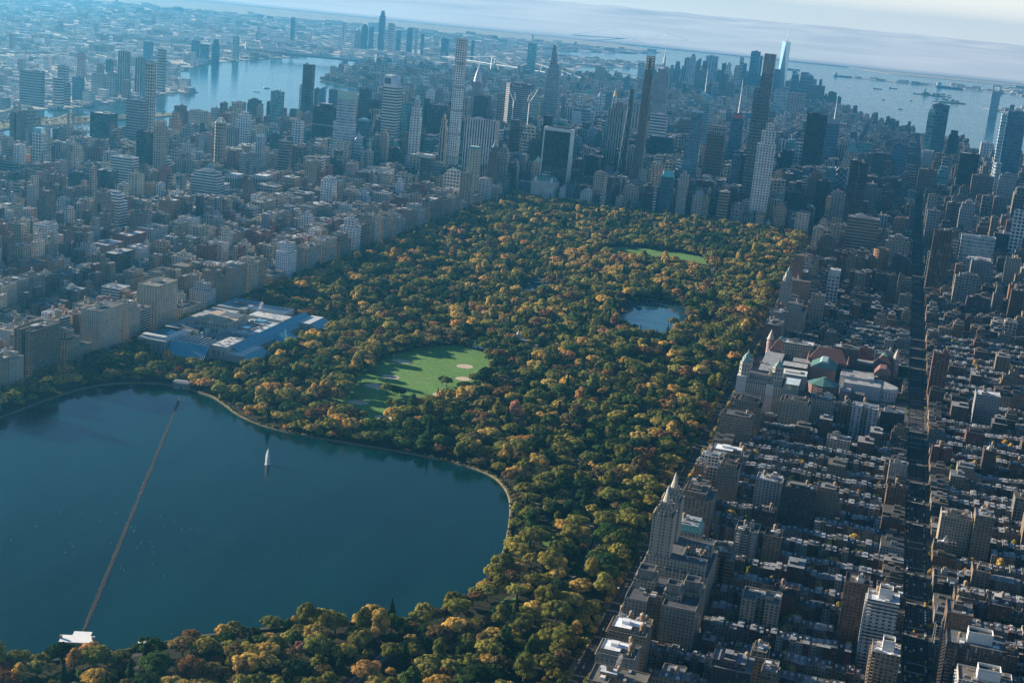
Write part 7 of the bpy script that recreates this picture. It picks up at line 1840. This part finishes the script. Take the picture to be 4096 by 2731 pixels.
def clouds():
    """low stratus bank far beyond the haze: closed lumpy mesh"""
    m, nt = mat('cloud'); n = NT(nt); c = n.mix(n.ramp(n.noise(n.pos(), .0004, 5, .6), .3, .7), (.72, .72, .74, 1), (.9, .9, .91, 1)); n.out(n.bsdf(c, 1, 0).outputs[0])
    import mathutils
    V, F = [], []; nx, ny = 110, 30
    for j in range(ny+1):
        for i in range(nx+1):
            x = -27000+43000*i/nx; y = 17060+j*700*(1+j*.06); f = mathutils.noise.fractal(Vector((x*.00035, y*.00035, 2)), 1, 2, 5)
            k = min(1, (j/15.0)**.8); V.append((x, y+(250*f if j else 0), 6+k*(430+120*f)))
    for j in range(ny):
        for i in range(nx): a = j*(nx+1)+i; F.append((a, a+1, a+nx+2, a+nx+1))
    n1 = nx+1; k = len(V); V += [(v[0], v[1], 4.5) for v in V[:]]
    for i in range(nx): F += [(k+i, k+i+1, i+1, i), (ny*n1+i, ny*n1+i+1, k+ny*n1+i+1, k+ny*n1+i)]
    for j in range(ny): F += [(j*n1, (j+1)*n1, k+(j+1)*n1, k+j*n1), (j*n1+nx, k+j*n1+nx, k+(j+1)*n1+nx, (j+1)*n1+nx)]
    for j in range(ny):
        for i in range(nx): a = k+j*n1+i; F.append((a, a+n1, a+n1+1, a+1))
    me = bpy.data.meshes.new('cloud_bank'); me.from_pydata(V, [], F); me.materials.append(m); me.update(); me.shade_smooth(); o = bpy.data.objects.new('cloud_bank', me); COL.objects.link(o); stuff(o); o['label'] = 'low grey cloud bank along the horizon'; o['category'] = 'cloud'
def steam():
    m, nt = mat('steam'); n = NT(nt); v = n.n('ShaderNodeVolumePrincipled'); v.inputs['Color'].default_value = (.95, .95, .95, 1); n.l(n.ramp(n.noise(n.pos(), .35, 4, .65), .45, .7, 0, .22), v.inputs['Density']); o_ = n.n('ShaderNodeOutputMaterial'); n.l(v.outputs[0], o_.inputs['Volume'])
    for x, y, z, s, lab in ((83, -1942, 24, 5, 'white steam plume over the museum plant roof'), (88, -1778, 24, 4.5, 'second faint steam plume over the far museum wing'), (905, -2838, 75, 3, 'small steam puff on the roof at the bottom edge')):
        V, F = [], []
        for k in range(5):
            v_, f_ = ico((k*s*.22, k*s*.1, k*s*.75), s*(.55+.16*k)*.8, None); b = len(V)
            if k == 0: V += v_; F += f_
            else: V += v_; F += [tuple(i+b for i in q) for q in f_]
        import bmesh
        me = bpy.data.meshes.new('steam_plume'); me.from_pydata(V, [], F); bm = bmesh.new(); bm.from_mesh(me); r_ = bmesh.ops.convex_hull(bm, input=bm.verts); bmesh.ops.delete(bm, geom=[g for g in r_['geom_interior'] if isinstance(g, bmesh.types.BMVert)], context='VERTS'); bm.to_mesh(me); bm.free()
        me.materials.append(m); o = bpy.data.objects.new('steam_plume', me); COL.objects.link(o); o.location = (x, y, z); stuff(o); o['label'] = lab; o['category'] = 'steam'

# ------------------------------------------------------------------ labels
ORD = ['', 'nearest', 'second', 'third', 'fourth', 'fifth', 'sixth', 'seventh', 'eighth', 'ninth', 'tenth']
def ordw(n): return (ORD[n]+(' nearest' if n > 1 else '')) if n <= 10 else '%d%s nearest' % (n, 'th' if 10 <= n % 100 <= 20 else {1: 'st', 2: 'nd', 3: 'rd'}.get(n % 10, 'th'))
def shortref(s):
    w = s.replace(' apartment building', ' apartments').split(' with ')[0].split(' at ')[0].split(' facing ')[0].split(',')[0].split()
    return ' '.join(w[:6])
def label_all():
    good = []
    key = {}
    PK = 'twin spired cream apartment b=twin spired apartment building;hollow topped roof=three hollow topped roof towers;wrapped in scaffold=scaffold wrapped copper topped building;round temple=two round temple lanterns;orange brick apartment building with single=orange brick single tower;red roofed museum with=red roofed museum;blue glass walls=blue glass museum;cross shaped=white roofed gatehouse;hipped roof at the far=far stone gatehouse;white water jet=water jet;small stone castle=stone castle;open air stage=open air stage;arched footbridge=arched footbridge;brown arcaded=arcaded terrace;tallest square white=tall square white gridded tower;black glass slab with white edges=white edged black slab;broad white and black=black and white striped slab;tallest glass tower=tallest glass tower;needle tower=lattice topped needle tower;stepped stone skyscraper=masted stone skyscraper;white chateau=green mansard chateau hotel;silver banded tower with pale=silver banded tower;slanted wedge roof=wedge roofed white tower;tall plain dark bronze=dark bronze river tower;massive black office=black office slab;near black apartment block=near black block;broad black glass slab=broad black river slab;beige tower with ribbed=ribbed crown beige tower;white wedding cake=white wedding cake tower;corner turrets and arched=turreted brown tower;very wide white balconied=wide white balconied building;tall white punched=tall white river tower;curved teal=curved teal tower;broad tan and black=tan and black gridded slab;tall slim brown=slim brown avenue tower;tall red brick tower just=red brick avenue tower;slate blue brick=slate blue brick block;tall white banded apartment=white banded avenue tower;wide dark ribbed=wide dark ribbed slab;plain black slab=far west black slab;very wide pale glass=wide pale glass slab;teal pyramid roof and=teal pyramid roofed tower;tapering silver=tapering silver spire tower;wide grey slab with=wide grey sign topped slab;massive black block behind=massive black block;crystalline=crystalline needle tower;red rooftop sign=red sign masted tower;huge black glass=huge black glass slab;banded glass tower with rooftop=banded masted glass tower;diamond bracing=diamond braced tower;tall leaning dark=leaning dark blue tower;big cream apartment=big cream museum side block;with dark shutters=dark shuttered white block;dark apartment house with pale=pale roofed dark building;cream courtyard apartment block among=cream courtyard block;cream gridded apartment block west=cream gridded avenue block;white gridded tower with pale=blue topped white tower;round pink=round pink tower;cream concrete=cream concrete institute;with cube penthouse=cube penthouse white block;terraced tan apartment house facing=terraced tan building;green dormered=green dormered mansard building;faceted black=faceted black tower;green copper roof=green copper roofed hotel;two water tanks=white roofed twin tank building;bright white penthouse roof=white penthouse roofed building;downtown tall blue=tall blue downtown tower;brown stone hotel=brown stone park hotel;tallest distant tower=tallest distant tower;brown brick slab with two=two winged brown slab;golden pyramid=golden pyramid tower'
    good = []
    for kv in PK.split(';'):
        k, v = kv.split('=')
        for d, x, y in REFS:
            if k in d: good.append((v, x, y)); break
        else: print('no ref', k)
    good += [('big green ball lawn', 430, -1930), ('little lake', 655, -1290), ('reservoir right shore', 735, -2480), ('far small lawn', 550, -620), ('long reservoir far shore', 460, -2245)]
    G = np.array([(g[1], g[2]) for g in good]); cl = {}
    for t in THINGS:
        o, base, cat, grp, pos, fixed, refs = t
        o['category'] = cat
        if grp: o['group'] = grp
        if fixed: o['label'] = base; continue
        i = int(np.argmin(((G-np.array(pos[:2]))**2).sum(1))); cl.setdefault((base, i), []).append((float(((G[i]-np.array(pos[:2]))**2).sum()), t))
    for (base, i), L_ in cl.items():
        L_.sort(key=lambda q: q[0])
        for n_, (d, t) in enumerate(L_):
            lab = '%s, %s to the %s' % (base, ordw(n_+1), good[i][0]) if len(L_) > 1 else '%s beside the %s' % (base, good[i][0])
            lab = lab.replace('stone brick', 'stone faced').replace('big round', 'big'); w = lab.split()
            if len(w) > 16: lab = lab.replace(' with rooftop water tank', ' with water tank').replace(' nearest to the ', ' nearest ')
            t[0]['label'] = ' '.join(lab.split()[:16])
    seen = {}
    for t in THINGS: seen.setdefault(t[0]['label'], []).append(t[0])
    print('dup labels', sum(1 for v in seen.values() if len(v) > 1 and v[0].name[:4] != 'gull'), 'things', len(THINGS))

# ------------------------------------------------------------------ camera, sky, light, haze
SUN_EL, SUN_AZX, SUN_AZY = 16.8, -.985, .172      # towards the sun, in the ground plane
def env():
    cam = bpy.data.cameras.new('camera'); co = bpy.data.objects.new('camera', cam); COL.objects.link(co); sc.camera = co
    cam.sensor_width = 36; cam.lens = FPX/4096*36; cam.clip_start = 1; cam.clip_end = 150000
    M = Matrix((( R2[0], -D2[0], -_F[0]), (R2[1], -D2[1], -_F[1]), (R2[2], -D2[2], -_F[2]))); co.matrix_world = Matrix.Translation(CAM) @ M.to_4x4()
    el = math.radians(SUN_EL); s = Vector((SUN_AZX*math.cos(el), SUN_AZY*math.cos(el), math.sin(el))).normalized()
    ld = bpy.data.lights.new('sun', 'SUN'); ld.energy = SUN_E; ld.angle = math.radians(.53); ld.color = (1, .86, .68); lo = bpy.data.objects.new('sun', ld); COL.objects.link(lo); lo.rotation_euler = s.to_track_quat('Z', 'Y').to_euler(); lo.location = (0, 0, 2000)
    w = bpy.data.worlds.new('World'); sc.world = w; w.use_nodes = True; nt = w.node_tree; nt.nodes.clear(); sk = nt.nodes.new('ShaderNodeTexSky'); sk.sky_type = 'NISHITA'; sk.sun_disc = False
    sk.sun_elevation = el; sk.sun_rotation = math.atan2(s.x, s.y); sk.altitude = 300; sk.air_density = 1.0; sk.dust_density = .05; sk.ozone_density = 4.0
    bg = nt.nodes.new('ShaderNodeBackground'); bg.inputs[1].default_value = SKY_E; ou = nt.nodes.new('ShaderNodeOutputWorld')
    # pale white painted into the sky colour close to the horizon
    n = NT(nt); tc = n.n('ShaderNodeTexCoord').outputs['Generated']; sp = n.n('ShaderNodeSeparateXYZ'); n.l(tc, sp.inputs[0]); sm = n.n('ShaderNodeMapping'); sm.inputs['Scale'].default_value = (3, 3, 40); n.l(tc, sm.inputs['Vector'])
    el_ = n.m('ADD', sp.outputs[2], n.m('MULTIPLY', n.m('SUBTRACT', n.noise(sm.outputs[0], 2.2, 4, .6), .5), .03)); f = n.ramp(el_, .0, .13, .97, 0.0)
    col = n.mix(f, sk.outputs[0], VEIL); nt.links.new(col, bg.inputs[0]); nt.links.new(bg.outputs[0], ou.inputs[0])
    sc.view_settings.view_transform = 'Standard'; sc.view_settings.look = 'None'; sc.view_settings.gamma = 1; sc.view_settings.exposure = EXPO; sc.view_settings.use_curve_mapping = False
    if HAZE_D > 0:
        m, nt = mat('haze'); n = NT(nt); v = n.n('ShaderNodeVolumePrincipled'); v.inputs['Color'].default_value = (*HAZE_C, 1); v.inputs['Density'].default_value = HAZE_D; v.inputs['Anisotropy'].default_value = HAZE_G
        ou = n.n('ShaderNodeOutputMaterial'); n.l(v.outputs[0], ou.inputs['Volume'])
        me = bpy.data.meshes.new('haze'); x0, x1, y0, y1, z0, z1 = -30000, 16500, -7500, 17000, -4, 800
        V = [(x, y, z) for z in (z0, z1) for x, y in ((x0, y0), (x1, y0), (x1, y1), (x0, y1))]; me.from_pydata(V, [], [(3, 2, 1, 0), (4, 5, 6, 7), (0, 1, 5, 4), (1, 2, 6, 5), (2, 3, 7, 6), (3, 0, 4, 7)]); me.materials.append(m); me.update()
        o = bpy.data.objects.new('haze', me); COL.objects.link(o); o['kind'] = 'stuff'; o['label'] = 'blue morning haze over the whole city'; o['category'] = 'haze'
    c = sc.cycles; c.volume_bounces = 0; c.sample_clamp_indirect = 2.0; c.max_bounces = 4; c.diffuse_bounces = 2; c.glossy_bounces = 2; c.transmission_bounces = 2; c.transparent_max_bounces = 10; c.caustics_reflective = False; c.caustics_refractive = False; c.use_denoising = True; c.denoiser = 'OPENIMAGEDENOISE'; c.denoising_input_passes = 'RGB_ALBEDO_NORMAL'; c.denoising_prefilter = 'NONE'
SUN_E, SKY_E, EXPO, HAZE_D, HAZE_C, HAZE_G = 5.0, .05, 1.40, 4.5e-5, (.12, .56, .98), .62
VEIL = (10.6, 10.0, 9.0, 1)

import time
_t = time.time()
def lap(s): print('%-12s %.1f' % (s, time.time()-_t))
make_land(); make_park(); make_streets(); lap('land')
build_marks(); lap('marks'); heroes(); park_objects(); lap('heroes')
lay_city(); build_city(); lap('city'); far_city(); trees(); lap('trees')
truss_bridge()
susp('suspension_bridge', ll(40.7109, -73.9719+.0045), ll(40.7137, -73.9725-.0050), 100, 42, 16, 900, (.36, .38, .40), 'grey suspension bridge low across the wide river bend', 7)
susp('suspension_bridge', ll(40.7052, -73.9895), ll(40.7088, -73.9918), 100, 42, 16, 650, (.60, .60, .58), 'pale suspension bridge with white cables beyond the city', 8)
susp('suspension_bridge', ll(40.7045, -73.9943), ll(40.7076, -73.9993), 84, 40, 13, 500, (.30, .27, .23), 'small stone towered suspension bridge beside the pale one', 7)
susp('suspension_bridge', (-3480, 17748), (-2845, 18807), 205, 68, 12, 900, (.66, .72, .76), 'faint long suspension bridge on the hazy horizon', 4)  # tint pulled towards the haze colour so the bridge looks faded
boats(); statue(); people(); cars(); cranes(); clouds(); steam(); label_all(); env(); lap('all')
